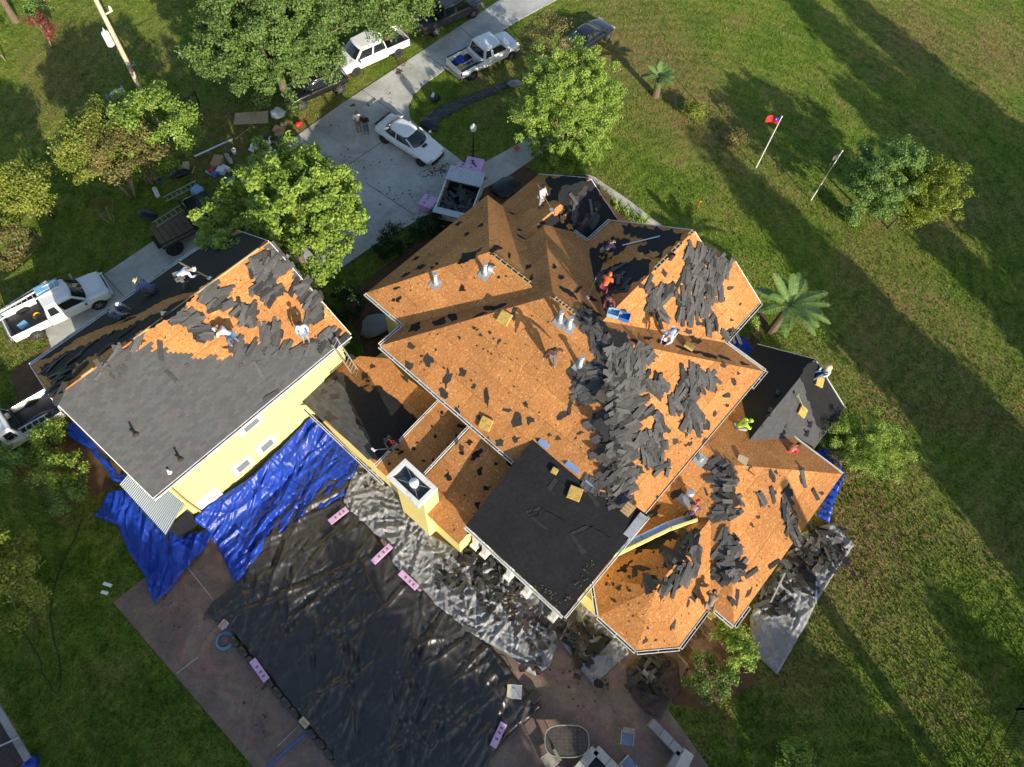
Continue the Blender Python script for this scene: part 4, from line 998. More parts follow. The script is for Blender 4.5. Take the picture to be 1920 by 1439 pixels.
# heaps of shingles thrown to the ground
PLANES['ground'] = [(Vector((0, 0, 1)), .16)]
GS = MB()
for bl in ([(1545,1005,34,20,20),(1515,1025,34,22,60),(1550,1045,26,20,0),(1480,1065,30,26,30),(1500,1095,30,26,-30),(1455,1105,28,24,40),(1465,1140,28,18,30),(1440,1130,20,14,0),(1530,1060,24,18,80),(1575,1030,12,10,0)],
           [(888,1045,24,16,60),(920,1062,30,22,30),(945,1085,24,18,-30),(905,1095,26,16,0),(835,1080,20,18,0),(960,1120,22,12,-20),(930,1120,20,10,50),(875,1180,12,6,20),(860,1105,20,8,40)],
           [(1060,1160,20,14,40),(1085,1180,26,20,-20),(1070,1205,24,20,10),(1105,1215,20,16,60),(1090,1240,16,12,0),(1040,1175,16,12,0),(1120,1200,16,16,0)],
           [(1200,1270,20,20,30),(1225,1290,22,22,60),(1215,1240,16,12,0)]):
    for b in bl:
        cx, cy, rx, ry, fa = b; k = int(PI*rx*ry/374*2.6)
        for i in range(k):
            a = random.uniform(0, 2*PI); r = math.sqrt(random.random()); p, n = surf('ground', cx+rx*r*math.cos(a), cy+ry*r*math.sin(a))
            place_strip(p, n, math.radians(random.uniform(0, 180)), .12+.30*(1-r)*random.random(), '', '', tilt=.45, mb=GS, dark=random.choice((.35, .5, .6, .9)))
for f in STUFF_G.f: pass
b0 = len(GS.v); GS.v += STUFF_G.v
for f, c in zip(STUFF_G.f, STUFF_G.c): GS.col = c; GS.face([b0+i for i in f])
props(GS.build('shingle_debris', M['shingle']), 'heaps of dark torn shingles thrown onto the tarps around the house', 'shingles', None, 'stuff')

# ================================================================== trees and plants
SDX, SDY = math.cos(_az), math.sin(_az)
def leaf_mesh(name, C, N, S, T, mat):
    """C centres, N normals, S sizes, T tint (k x 3) -> one mesh of small bent leaves"""
    k = len(C); r = RNG.normal(size=(k, 3)); U = np.cross(N, r); U /= np.linalg.norm(U, axis=1)[:, None]+1e-9; W = np.cross(N, U)
    S = S[:, None]; a = C + U*S; b = C + W*S*.55 + N*S*.12; c = C - U*S; d = C - W*S*.55 + N*S*.12
    V = np.stack([a, b, c, d], 1).reshape(-1, 3); me = bpy.data.meshes.new(name)
    me.vertices.add(4*k); me.vertices.foreach_set('co', V.ravel()); me.loops.add(4*k); me.loops.foreach_set('vertex_index', np.arange(4*k))
    me.polygons.add(k); me.polygons.foreach_set('loop_start', np.arange(0, 4*k, 4)); me.polygons.foreach_set('loop_total', np.full(k, 4))
    me.materials.append(mat); at = me.color_attributes.new('tint', 'FLOAT_COLOR', 'CORNER')
    col = np.ones((k, 4, 4)); col[:, :, :3] = T[:, None, :]; at.data.foreach_set('color', col.ravel()); me.update(calc_edges=True); return me
def crown_pts(c, rad, nc, rc, per, shape='round', seed=0, fill=.45, squash=.8):
    g = np.random.default_rng(seed); cs = []
    while len(cs) < nc:
        v = g.normal(size=3); v /= np.linalg.norm(v); r = fill + (1-fill)*g.random()**.6
        z = v[2]
        if z < -.55: continue
        if shape == 'cone':
            t = g.random(); a = g.uniform(0, 2*PI); q = (1-t)**.85*g.uniform(.35, 1.0); p = np.array([math.cos(a)*q, math.sin(a)*q, 2*t-1])
        elif shape == 'egg':
            t = g.random()**.8; a = g.uniform(0, 2*PI); q = math.sin(PI*min(1, (1-t)*.8+.12))**.8*g.uniform(.3, 1.0)**.6; p = np.array([math.cos(a)*q, math.sin(a)*q, 2*t-1])
        elif shape == 'vase':
            a = g.uniform(0, 2*PI); t = g.random(); q = (.25+.75*t)*math.sqrt(g.random()); p = np.array([math.cos(a)*q, math.sin(a)*q, 2*t-1.0 - .5*q*q])
        else: p = v*r
        p = p*(1 + .10*g.normal()); cs.append(np.array(c) + p*np.array(rad))
    cs = np.array(cs); k = nc*per; ci = np.repeat(np.arange(nc), per)
    v = g.normal(size=(k, 3)); v /= np.linalg.norm(v, axis=1)[:, None]; v[:, 2] = np.where(v[:, 2] < -.35, -v[:, 2], v[:, 2])
    rr = rc*g.uniform(.65, 1.25, nc)[ci]*(g.random(k)**.45)
    C = cs[ci] + v*rr[:, None]*np.array([1, 1, squash]); out = (C-np.array(c))/np.array(rad)
    on = out/(np.linalg.norm(out, axis=1)[:, None]+1e-6); C = C + on*(rc*.9*g.random(k)**2*(g.random(nc)[ci] > .35))[:, None] + g.normal(size=(k, 3))*rc*.10
    N = v*.45 + out*.35 + g.normal(size=(k, 3))*.75 + np.array([0, 0, .4]); N /= np.linalg.norm(N, axis=1)[:, None]
    ct = g.random(nc)[ci]; return C, N, ct, g, cs
def tree(name, label, cat, px, py, zc, rad, mat, leaf=.10, nc=70, rc=.8, per=220, shape='round', seed=1, trunk=.16, bark='bark', group=None, fill=.45, base=None, stems=1, bias=0.0, limbs=10, squash=.8, world=None):
    q = P(px, py, zc) if world is None else Vector((world[0], world[1], zc)); bx, by = (q.x, q.y) if base is None else (Q(*base) if len(base) == 2 else base[:2])
    root = thing(name, label, cat, (0, 0, 0), 0, group)
    C, N, ct, g, cs = crown_pts((q.x, q.y, zc), rad, nc, rc, per, shape, seed, fill, squash)
    k = len(C); t = np.clip(.5*ct + .5*g.random(k) + bias, 0, 1); T = np.stack([t, t, t], 1)
    link_mesh('crown', leaf_mesh('crown', C, N, leaf*g.uniform(.6, 1.25, k), T, M[mat]), root)
    m = MB(); top = Vector((q.x, q.y, zc + rad[2]*.3)); R = random.Random(seed)
    for s in range(stems):
        a = 2*PI*s/stems + R.random(); o = .12*(stems > 1)
        b0 = Vector((bx + o*math.cos(a), by + o*math.sin(a), -.05)); e = top if stems == 1 else Vector((q.x + rad[0]*.5*math.cos(a), q.y + rad[1]*.5*math.sin(a), zc))
        mid = b0.lerp(e, .5) + Vector((R.uniform(-.2, .2), R.uniform(-.2, .2), .1)); m.tube([b0, b0.lerp(mid, .5), mid, mid.lerp(e, .5), e], [trunk*1.15, trunk, trunk*.75, trunk*.5, trunk*.2], 7)
    for i in range(limbs):
        e = Vector(cs[R.randrange(len(cs))].tolist()); s0 = Vector((bx, by, 0)).lerp(top, R.uniform(.3, .7)); mid = s0.lerp(e, .5) + Vector((0, 0, R.uniform(-.1, .35)))
        m.tube([s0, mid, e], [trunk*.42, trunk*.28, .015], 5)
    m.build('trunk', M[bark], root, smooth=True); return root
tree('oak_tree', 'large dark green oak shading the top left side of the driveway', 'tree', 508, 78, 4.8, (5.0, 4.4, 3.5), 'leaf_oak', .095, 420, .55, 190, seed=11, trunk=.30, limbs=16)
tree('oak_tree', 'second dark green oak crown at the top edge over the parked trucks', 'tree', 715, -18, 4.6, (3.5, 3.0, 2.6), 'leaf_oak', .11, 110, .8, 230, seed=12, trunk=.24)
tree('shade_tree', 'broad yellow green tree with tufted leaves between driveway and garage', 'tree', 538, 412, 5.6, (4.4, 4.1, 3.0), 'leaf_pale', .11, 420, .40, 170, seed=21, trunk=.2, limbs=18, fill=.2, squash=.75)
tree('shade_tree', 'bright green tree standing between the front lawn and the house front', 'tree', 1062, 212, 4.4, (3.55, 3.45, 3.6), 'leaf_bright', .07, 420, .34, 190, shape='egg', seed=31, trunk=.18, limbs=14)
tree('crepe_myrtle', 'golden crepe myrtle with green right side left of the driveway', 'tree', 195, 275, 4.2, (2.3, 2.3, 1.8), 'leaf_gold', .08, 140, .5, 190, seed=41, trunk=.08, bark='pale_bark', stems=4, base=(250, 370), limbs=8)
tree('crepe_myrtle', 'green crepe myrtle beside the utility pole left of the driveway', 'tree', 282, 248, 4.2, (2.5, 2.5, 2.0), 'leaf_bright', .09, 110, .5, 190, seed=42, trunk=.08, bark='pale_bark', stems=3, base=(325, 305), limbs=8)
tree('crepe_myrtle', 'brownish gold crepe myrtle in front of the green one by the pole', 'tree', 235, 285, 4.6, (2.0, 2.0, 1.5), 'leaf_sparse', .08, 80, .45, 160, seed=43, trunk=.07, bark='pale_bark', stems=3, base=(285, 345), limbs=8)
tree('crepe_myrtle', 'gold and red crepe myrtle at the left edge above the white truck', 'tree', 34, 368, 3.8, (1.7, 1.6, 1.5), 'leaf_gold', .08, 100, .45, 180, seed=44, trunk=.08, bark='pale_bark', stems=4, base=(100, 402), limbs=8)
tree('crepe_myrtle', 'thin grey green crepe myrtle at the left edge beside the white truck', 'tree', 12, 462, 3.0, (1.6, 1.5, 1.1), 'leaf_sparse', .09, 30, .45, 110, seed=45, trunk=.06, bark='pale_bark', stems=3, base=(40, 470), limbs=8)
tree('bare_shrub', 'small nearly bare shrub on the dark grass beside the two ladders', 'shrub', 195, 392, .9, (.7, .7, .5), 'leaf_sparse', .05, 12, .22, 60, seed=46, trunk=.03, bark='pale_bark', stems=3, base=(210, 418), limbs=6)
tree('crepe_myrtle', 'sparse brown crepe myrtle between the white pickup and the dark car', 'tree', 1018, 78, 3.2, (2.1, 1.9, 1.6), 'leaf_sparse', .075, 55, .45, 85, seed=47, trunk=.06, bark='pale_bark', stems=4, base=(1012, 122), limbs=12, fill=.3)
tree('lawn_tree', 'blue green tree of the pair standing on the right lawn', 'tree', 1658, 335, 3.3, (2.6, 2.3, 2.0), 'leaf_blue', .07, 150, .42, 190, seed=51, trunk=.09, base=(1612, 393), limbs=10)
tree('lawn_tree', 'yellow green feathery tree of the pair standing on the right lawn', 'tree', 1742, 362, 3.2, (2.7, 2.3, 2.0), 'leaf_yellow', .07, 150, .42, 190, shape='vase', seed=52, trunk=.08, base=(1665, 428), limbs=12)
tree('willow_bush', 'soft light green bush on the lawn right of the black porch roof', 'bush', 1628, 838, 1.9, (2.2, 2.5, 1.5), 'leaf_pale', .045, 170, .32, 190, shape='vase', seed=53, trunk=.05, stems=4, limbs=10, bias=.05)
tree('willow_bush', 'low brown green bush touching the right corner of the porch roof', 'bush', 1580, 872, 1.2, (1.1, 1.1, .8), 'leaf_sparse', .05, 40, .3, 130, shape='vase', seed=54, trunk=.04, stems=3, limbs=6)
tree('crepe_myrtle', 'gold and red leaved tree at the left edge beside the pool lawn', 'tree', -22, 1070, 3.6, (1.8, 2.6, 1.6), 'leaf_gold', .075, 90, .42, 170, seed=55, trunk=.08, stems=3, bark='pale_bark', limbs=10)
for a in (('round bright green shrub just below the black and white pickup', 92, 820, .8, (.75, .75, .7), 'leaf_bright', 56), ('pale yellow green shrub with long stems left of the garage', 112, 880, 1.5, (1.0, .9, .8), 'leaf_pale', 57),
          ('dark green shrub below the pale shrub left of the garage', 130, 925, .9, (1.1, .9, .6), 'leaf_blue', 58), ('dull blue green shrub at the left edge below the pickup', 18, 872, 1.1, (1.1, 1.0, .8), 'leaf_blue', 59),
          ('bright green shrub against the notch between bay and low front roof', 1378, 1215, 1.2, (1.0, 1.1, .9), 'leaf_bright', 60), ('green shrub on the shaded ground below the bay roof', 1335, 1275, .9, (1.1, 1.0, .7), 'leaf_oak', 61),
          ('small green shrub on the lawn at the bottom edge of the yard', 1490, 1425, .8, (.7, .6, .5), 'leaf_bright', 62), ('small yellow green plant on the lawn left of the small palm row', 1300, 210, .6, (.6, .5, .4), 'leaf_yellow', 63),
          ('tiny dark green sapling on the lawn below the second flagpole', 1597, 405, .5, (.45, .4, .4), 'leaf_blue', 64), ('grey green tuft plant on the lawn behind the first flagpole', 1375, 262, .4, (.6, .4, .25), 'leaf_sparse', 65),
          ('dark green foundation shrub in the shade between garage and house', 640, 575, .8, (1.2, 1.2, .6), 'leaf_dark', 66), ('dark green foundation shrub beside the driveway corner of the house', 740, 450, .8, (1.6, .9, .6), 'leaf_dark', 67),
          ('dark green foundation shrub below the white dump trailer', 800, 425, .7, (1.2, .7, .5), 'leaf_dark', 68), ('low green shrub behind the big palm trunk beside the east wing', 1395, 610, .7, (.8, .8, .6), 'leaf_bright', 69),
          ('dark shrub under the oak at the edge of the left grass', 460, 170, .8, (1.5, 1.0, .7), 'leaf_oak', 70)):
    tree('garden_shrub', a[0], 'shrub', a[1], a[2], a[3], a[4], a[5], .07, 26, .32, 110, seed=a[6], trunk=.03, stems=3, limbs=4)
tree('young_tree', 'small reddish young tree on the grass near the top left corner', 'tree', 78, 52, 2.1, (.85, .8, .7), 'leaf_red', .08, 18, .3, 70, seed=71, trunk=.05, bark='pale_bark', base=(97, 90), limbs=5)
tree('young_tree', 'dark green topped young tree above the reddish one top left', 'tree', 72, 12, 2.0, (.9, .7, .6), 'leaf_blue', .08, 18, .3, 70, seed=72, trunk=.05, bark='pale_bark', base=(49, 13), limbs=5)
tree('young_tree', 'slim young tree cut by the left edge near the top', 'tree', -18, 80, 2.2, (.8, .7, .7), 'leaf_gold', .08, 14, .3, 60, seed=73, trunk=.05, bark='pale_bark', base=(12, 116), limbs=4)

def frond(m, o, d, L, up, droop, wid, n=20, tint=.5, roll=0):
    d = Vector((d[0], d[1], 0)).normalized(); side = Vector((-d.y, d.x, 0)); pts = []
    for i in range(n+1):
        t = i/n; pts.append(Vector(o) + d*L*t*(1-.18*t*t*droop) + Vector((0, 0, up*L*t - droop*L*.75*t*t)) + side*roll*t*t)
    for i in range(1, n):
        a = pts[i]; tan = (pts[i+1]-pts[i-1]).normalized(); w = wid*math.sin(PI*min(1, .12+.88*i/n))**.6
        for s in (-1, 1):
            tip = a + side*s*w + tan*w*.55 + Vector((0, 0, -.12*w + random.uniform(-.03, .03))); g = min(1, max(0, tint+random.uniform(-.2, .2))); m.col = (g, g, g)
            m.poly([a - tan*.042, a + tan*.042, tip + tan*.015, tip - tan*.015])
    m.col = (.9, .9, .9)
    for i in range(n): m.bar(pts[i], pts[i+1], .025, .02)
def palm(label, px, py, H, r, n, seed, base=None, wid=.35):
    random.seed(seed); q = P(px, py, H); root = thing('palm_tree', label, 'palm'); bx, by = Q(*base) if base else (q.x, q.y)
    MB().tube([(bx, by, -.05), (bx+(q.x-bx)*.4, by+(q.y-by)*.4, H*.5), (q.x, q.y, H)], [.30, .24, .26], 10).build('trunk', M['bark'], root)
    for i in range(n):
        a = 2*PI*i/n + random.uniform(-.15, .15); lv = i % 3; m = MB()
        frond(m, (q.x+.1*math.cos(a), q.y+.1*math.sin(a), H), (math.cos(a), math.sin(a)), r*random.uniform(.85, 1.1)*(1, .9, .72)[lv], (.25, .5, .95)[lv], (.42, .45, .5)[lv]*random.uniform(.8, 1.2), wid*r/2.2, 34, .55, random.uniform(-.3, .3))
        m.build('frond', M['palm'], root)
palm('large spreading palm on the lawn right of the east wing', 1482, 572, 3.1, 2.5, 22, 5, None, .27)
palm('small palm with a thick trunk on the upper lawn', 1237, 143, 1.9, 1.35, 16, 6, (1229, 180), .34)
palm('palm whose tip is cut off by the top left corner', -10, -22, 2.6, 1.7, 12, 8, None, .4)
# strap-leaved border plants along the side path
k = 0
for (px, py) in ((1120,358),(1132,368),(1143,380),(1155,388),(1165,398),(1178,408),(1190,414),(1380,500),(1390,520),(1398,545),(1205,418)):
    q = P(px, py, 0); m = MB(); root = thing('border_lily', ('green strap leaved lily in the row along the side path' if px < 1300 else 'green strap leaved lily against the east wing near the big palm'), 'plant', (0, 0, 0), 0, 'strap leaved border lilies')
    for i in range(26):
        a = random.uniform(0, 2*PI); L = random.uniform(.35, .7); g = random.random(); m.col = (g, g, g)
        b = q + Vector((random.uniform(-.15, .15), random.uniform(-.15, .15), 0)); u = Vector((math.cos(a), math.sin(a), 0)); s = Vector((-u.y, u.x, 0))*.03
        m.poly([b-s, b+s, b+u*L*.6+s+Vector((0, 0, L*.8)), b+u*L*.6-s+Vector((0, 0, L*.8))]); m.poly([b+u*L*.6-s+Vector((0, 0, L*.8)), b+u*L*.6+s+Vector((0, 0, L*.8)), b+u*L+Vector((0, 0, L*.55))])
    m.build('leaves', M['leaf_bright'], root); k += 1
random.seed(99)
# trees that stand beyond the frame and throw the long shadows seen on the lawns
def caster(tip, h, r, z1, seed, where, shape='cone', mat='leaf_oak', nc=60, rc=1.1, per=80):
    q = P(tip[0], tip[1], 0); L = h/math.tan(_el); w = (q.x - SDX*L, q.y - SDY*L)
    tree('tall_tree', where, 'tree', 0, 0, (h+z1)/2, (r, r, (h-z1)/2), mat, .30, int(nc*1.35), rc, int(per*1.3), shape=shape, seed=seed, trunk=.2, limbs=6, world=w)
caster((1388,335), 15.5, 4.2, 1.5, 201, 'tall tree beyond the right lawn, shadow reaching the first flagpole lawn', nc=120)
caster((1510,450), 14, 3.4, 1.5, 202, 'tall tree beside the tallest one beyond the right lawn', nc=100)
caster((1535,35), 15, 3.2, 1.5, 203, 'tall tree far right, shadow pointing to the upper field', nc=120)
caster((1600,10), 13, 2.4, 1.5, 204, 'tall tree far right behind the first of the far pair', nc=100)
caster((1660,230), 13, 3.2, 1.5, 205, 'tall tree far right in front of the far pair', nc=100)
caster((1770,460), 12, 2.2, 1.5, 206, 'slim tree beyond the right edge between two groups', nc=70)
caster((1845,950), 9, 2.0, 1, 207, 'small tree beyond the lower right corner', nc=50)
caster((1830,1215), 10, 2.6, 1, 208, 'small tree beyond the bottom right fence', nc=50)
caster((1500,1262), 9, 1.7, 1, 209, 'tree below the frame throwing shade on the lawn right of the patio', nc=60)
caster((1410,1275), 9, 2.3, 1, 210, 'tree below the frame beside the seat wall', nc=60, shape='round')
caster((1600,1345), 8, 1.2, 1, 211, 'smaller tree below the frame right of the seat wall', nc=40)
i = 0
for tip, h, r in (((5,800),14,4.2), ((95,985),14,3.8), ((20,1050),15,4.5), ((185,1120),14,4.0), ((120,1230),15,4.5), ((300,1190),14,3.6), ((260,1330),15,4.5), ((400,1195),12,2.6), ((440,1330),14,4.0), ((545,1235),11,2.4), ((590,1360),12,3.0), ((670,1165),11,2.0), ((770,1330),11,2.2), ((880,1400),10,2.2), ((1120,1330),9,2.2), ((1235,1330),9,2.4), ((380,1440),15,4.5), ((20,1330),15,5)):
    caster(tip, h, r, .6, 220+i, ('leafy tree in the row beyond the lower edge, %s' % ('first', 'second', 'third', 'fourth', 'fifth', 'sixth', 'seventh', 'eighth', 'ninth', 'tenth', 'eleventh', 'twelfth', 'thirteenth', 'fourteenth', 'fifteenth', 'sixteenth', 'seventeenth', 'eighteenth')[i]) + ' from the left', shape='egg', nc=int(26*r), per=110); i += 1

# grass blades standing in the lawn: seen as grain under the low sun
def grass():
    g = np.random.default_rng(77); k = 420000
    px = g.uniform(-60, 1980, k); py = g.uniform(-60, 1500, k); dx = px-960; dy = -(py-719.5); R_ = np.array(ROT); d = R_ @ np.stack([dx, dy, np.full(k, -F_PX)]); s = -CAM_H/d[2]
    X = d[0]*s; Y = d[1]*s; keep = np.ones(k, bool)
    def ins(poly):
        r = np.zeros(X.shape, bool)
        for i in range(len(poly)):
            x1, y1 = poly[i-1]; x2, y2 = poly[i]
            if y1 == y2: continue
            r ^= ((y1 > Y) != (y2 > Y)) & (X < (x2-x1)*(Y-y1)/(y2-y1)+x1)
        return r
    for o in list(COL.objects):
        if o.type == 'MESH' and o.name.split('.')[0] in ('driveway', 'walkway', 'side_path', 'pool_patio', 'planting_bed'):
            v = o.data.vertices; n = len(v)//2 if o.name.split('.')[0] != 'planting_bed' else len(v); keep &= ~ins([(q.co.x, q.co.y) for q in list(v)[:n]])
    for x0, y0, x1, y1 in ((-1.8, 17.2, 8.8, 26), (10.5, .8, 21.9, 15), (12, 14, 20.5, 17.8), (6, .5, 11, 17), (20, 3, 25, 17.6), (12, -5.5, 21.4, 1), (8, -4.2, 13, 1)): keep &= ~((X > x0) & (X < x1) & (Y > y0) & (Y < y1))
    X, Y = X[keep], Y[keep]; k = len(X); a = g.uniform(0, 2*PI, k); hgt = g.uniform(.03, .095, k)*(1 + .5*pnoise(X*.8, Y*.8)); w = g.uniform(.02, .05, k)
    cx, sx2 = np.cos(a)*w, np.sin(a)*w; lx, ly = g.normal(size=k)*.04, g.normal(size=k)*.04; z0 = np.full(k, -.02)
    V = np.stack([np.stack([X-cx, Y-sx2, z0], 1), np.stack([X+cx, Y+sx2, z0], 1), np.stack([X+lx+cx*.3, Y+ly+sx2*.3, hgt], 1)], 1).reshape(-1, 3)
    me = bpy.data.meshes.new('grass_blades'); me.vertices.add(3*k); me.vertices.foreach_set('co', V.ravel()); me.loops.add(3*k); me.loops.foreach_set('vertex_index', np.arange(3*k))
    me.polygons.add(k); me.polygons.foreach_set('loop_start', np.arange(0, 3*k, 3)); me.polygons.foreach_set('loop_total', np.full(k, 3)); me.materials.append(M['lawn']); me.update(calc_edges=True)
    props(link_mesh('grass_blades', me), 'short uneven grass growing all over the lawn', 'grass', None, 'stuff')
grass()

# ================================================================== vehicles
def ringx(x, zs, hws):
    """closed section across the car at x; zs/hws from sill to top"""
    L = [(x, -w, z) for z, w in zip(zs, hws)]; R_ = [(x, w, z) for z, w in zip(zs, hws)]
    return L + R_[::-1]
def wheel(t, x, y, r, w, rim='rim'):
    s = 1 if y > 0 else -1; Mx = Matrix.Rotation(PI/2, 3, 'X')
    wh = MB().lathe([(r*.62, -w/2), (r*.94, -w/2), (r, -w*.3), (r, w*.3), (r*.94, w/2), (r*.62, w/2)], (x, y, r), 24, Mx).build('wheel', M['rubber'], t, smooth=False)
    m = MB().mat(M[rim]); m.lathe([(r*.60, -w*.42), (r*.62, w*.42)], (x, y, r), 20, Mx)
    for i in range(6):
        a = PI*2*i/6; m.box((x + math.cos(a)*r*.3, y + s*w*.47, r + math.sin(a)*r*.3), (r*.56, .02, r*.13), M=Matrix.Rotation(-a, 3, 'Y'))
    m.lathe([(r*.14, -w*.5), (r*.14, w*.5)], (x, y, r), 10, Mx); m.build('rim', None, wh)
    MB().lathe([(r*1.2, -.05), (r*1.22, .05), (r*1.0, .05)], (x, y - s*.05, r*1.06), 24, Mx).build('wheel_arch', M['black_plastic'], t)
def greenhouse(t, paint, x0, x1, xr0, xr1, zb, zr, wb, wr, sides, name='cab'):
    """x0..x1 at belt (rear..front), xr0..xr1 roof; sides: list of (t0,t1) glass spans"""
    m = MB(); n = 6
    rings = []
    for z, a, b, w in ((zb, x0, x1, wb), (zb+(zr-zb)*.92, xr0-(xr0-x0)*.06, xr1+(x1-xr1)*.06, wr+.02), (zr, xr0+.06, xr1-.10, wr-.10)):
        rings.append([(a, -w, z), ((a+b)/2, -w-.01, z), (b-.05, -w*.93, z), (b+.03, -w*.5, z), (b+.06, 0, z+.004), (b+.03, w*.5, z), (b-.05, w*.93, z), ((a+b)/2, w+.01, z), (a, w, z), (a-.03, 0, z)])
    m.loft(rings); cab = m.build(name, M[paint], t, smooth=False, bevel=.03)
    def q(x, y, z): return Vector((x, y, z))
    def lerp(a, b, s): return a + (b-a)*s
    g = .012
    # windscreen and rear window
    za, zt = lerp(zb, zr, .10), lerp(zb, zr, .86)
    def fx(z, front): 
        s = (z-zb)/((zr-zb)*.92); return lerp(x1, xr1+(x1-xr1)*.06, s)+.035 if front else lerp(x0, xr0-(xr0-x0)*.06, s)-.035
    def hw(z): s = (z-zb)/((zr-zb)*.92); return lerp(wb, wr+.02, s)
    for fr, nm in ((True, 'windscreen'), (False, 'rear_window')):
        mm = MB(); sg = 1 if fr else -1; rows = []
        for z in (za, zt):
            w = hw(z)*.86; rows.append([q(fx(z, fr)+sg*(.035 if abs(k) < .9 else -.0) - sg*.05*k*k*fr + sg*g, k*w, z) for k in (-1, -.5, 0, .5, 1)])
        b = 0
        for i in range(4): mm.poly([rows[0][i], rows[0][i+1], rows[1][i+1], rows[1][i]] if fr else [rows[0][i+1], rows[0][i], rows[1][i], rows[1][i+1]])
        mm.build(nm, M['glass'], t)
    for s in (-1, 1):
        for a, b in sides:
            mm = MB(); za2, zt2 = lerp(zb, zr, .10), lerp(zb, zr, .80)
            def X(z, u): return lerp(fx(z, False)+.08, fx(z, True)-.10, u)
            P4 = [q(X(za2, a), s*(hw(za2)+.02), za2), q(X(za2, b), s*(hw(za2)+.02), za2), q(X(zt2, b), s*(hw(zt2)+.022), zt2), q(X(zt2, a), s*(hw(zt2)+.022), zt2)]
            mm.poly(P4 if s < 0 else P4[::-1]); mm.build('side_window', M['glass'], t)
    return cab
def orient(t, px0, px1, z=.6, H=.0):
    """put the thing's origin between two image points, +x pointing at the second"""
    a, b = P(*px0, z), P(*px1, z); t.location = ((a.x+b.x)/2, (a.y+b.y)/2, H); t.rotation_euler = (0, 0, math.atan2(b.y-a.y, b.x-a.x))
    return (b-a).length
def pickup(label, rear, front, paint, crew=False, ext=True, rim='rim', group=None, wid=.98, cover=False, name='pickup_truck', shell='black_plastic'):
    t = thing(name, label, 'pickup truck', (0, 0, 0), 0, group); L = 5.75; orient(t, rear, front); h = L/2
    bed0 = -h+.10; bed1 = -h + (1.95 if crew else 2.15); cabf = bed1 + (2.45 if crew else 2.1)
    m = MB(); m.loft([ringx(x, z, w) for x, z, w in (
        (bed1, (.45, .8, 1.10, 1.12), (wid*.96, wid, wid*.97, wid*.90)), (cabf-.5, (.45, .8, 1.10, 1.13), (wid*.96, wid, wid*.97, wid*.90)), (cabf, (.45, .8, 1.08, 1.14), (wid*.96, wid, wid*.97, wid*.86)),
        (h-.55, (.48, .8, 1.03, 1.10), (wid*.96, wid, wid*.95, wid*.80)), (h-.18, (.50, .8, .98, 1.02), (wid*.94, wid*.95, wid*.90, wid*.74)), (h-.05, (.55, .75, .88, .92), (wid*.86, wid*.86, wid*.82, wid*.7)))])
    m.build('body', M[paint], t, smooth=False, bevel=.035)
    mh = MB(); mh.loft([[(x, y, z) for y in (-.62, -.3, 0, .3, .62)] for x, z in ((cabf+.1, 1.165), (h-.6, 1.13), (h-.25, 1.07))], closed=False, caps=False); mh.build('bonnet', M[paint], t)
    greenhouse(t, paint, bed1+.04, cabf+.28, bed1+.22, cabf-.42, 1.11, 1.86, wid*.93, wid*.78, ((.02, .44), (.5, .96)) if crew else ((.05, .30), (.42, .96)))
    # bed: floor, two sides, tailgate
    for s in (-1, 1):
        b = MB(); b.loft([[(x, s*(wid-.13), .60), (x, s*wid, .60), (x, s*(wid+.01), .85), (x, s*(wid-.01), 1.14), (x, s*(wid-.12), 1.16), (x, s*(wid-.13), 1.12)] for x in (bed0, (bed0+bed1)/2, bed1-.03)]); b.build('bed_side', M[paint], t, bevel=.012, fix=True)
        MB().box(((bed0+bed1)/2, s*(wid-.07), 1.172), (bed1-bed0-.05, .12, .02)).build('bed_rail', M['black_plastic'], t)
        MB().box((bed0-.0, s*(wid-.06), .93), (.05, .13, .30)).build('tail_lamp', M['red_lens'], t, bevel=.01)
        MB().box((h-.16, s*(wid-.2), .86), (.10, .30, .16)).build('headlight', M['head_lens'], t, bevel=.015)
        mi = MB(); mi.box((cabf+.05, s*(wid+.13), 1.22), (.14, .22, .18)); mi.build('mirror', M['black_plastic'] if paint != 'white_paint' else M['chrome'], t, bevel=.02)
    MB().box(((bed0+bed1)/2, 0, .66), (bed1-bed0, 2*wid-.25, .05)).build('bed_floor', M[shell], t)
    MB().box((bed1-.06, 0, .9), (.06, 2*wid-.25, .5)).build('bed_front', M[shell], t)
    MB().box((bed0-.01, 0, .88), (.06, 2*wid-.24, .54)).build('tailgate', M[paint], t, bevel=.015)
    MB().box((-h-.05, 0, .55), (.16, 2*wid-.12, .18)).build('rear_bumper', M['chrome'], t, bevel=.03)
    MB().box((h, 0, .58), (.20, 2*wid-.14, .26)).build('front_bumper', M['chrome'], t, bevel=.05)
    g = MB(); g.box((h-.07, 0, .84), (.06, 1.1, .22)); g.build('grille', M['black_plastic'], t, bevel=.01)
    for x in (-h+1.15, h-.98):
        for s in (-1, 1): wheel(t, x, s*(wid-.10), .40, .26, rim)
    if cover: MB().box(((bed0+bed1)/2, 0, 1.20), (bed1-bed0, 2*wid-.1, .04)).build('bed_cover', M['black_plastic'], t, bevel=.01)
    return t, (bed0, bed1)
def in_frame(t, loc, rz=0.0):
    """world place of a point given in a thing's own frame"""
    Rz = Matrix.Rotation(t.rotation_euler[2], 3, 'Z'); return Rz @ Vector(loc) + t.location, t.rotation_euler[2] + rz
gmc, _b = pickup('white pickup with ladders over its bed on the concrete left of the garage', (14, 622), (203, 532), 'white_paint')
silv, _b2 = pickup('white pickup loaded with blue tarp and ladder on the grass at the driveway bend', (850, 135), (962, 78), 'white_paint', ext=True)
ram, _b3 = pickup('white crew cab pickup half under the oak, nose towards the yard', (750, 74), (640, 123), 'white_paint', crew=True, rim='rim_dark')
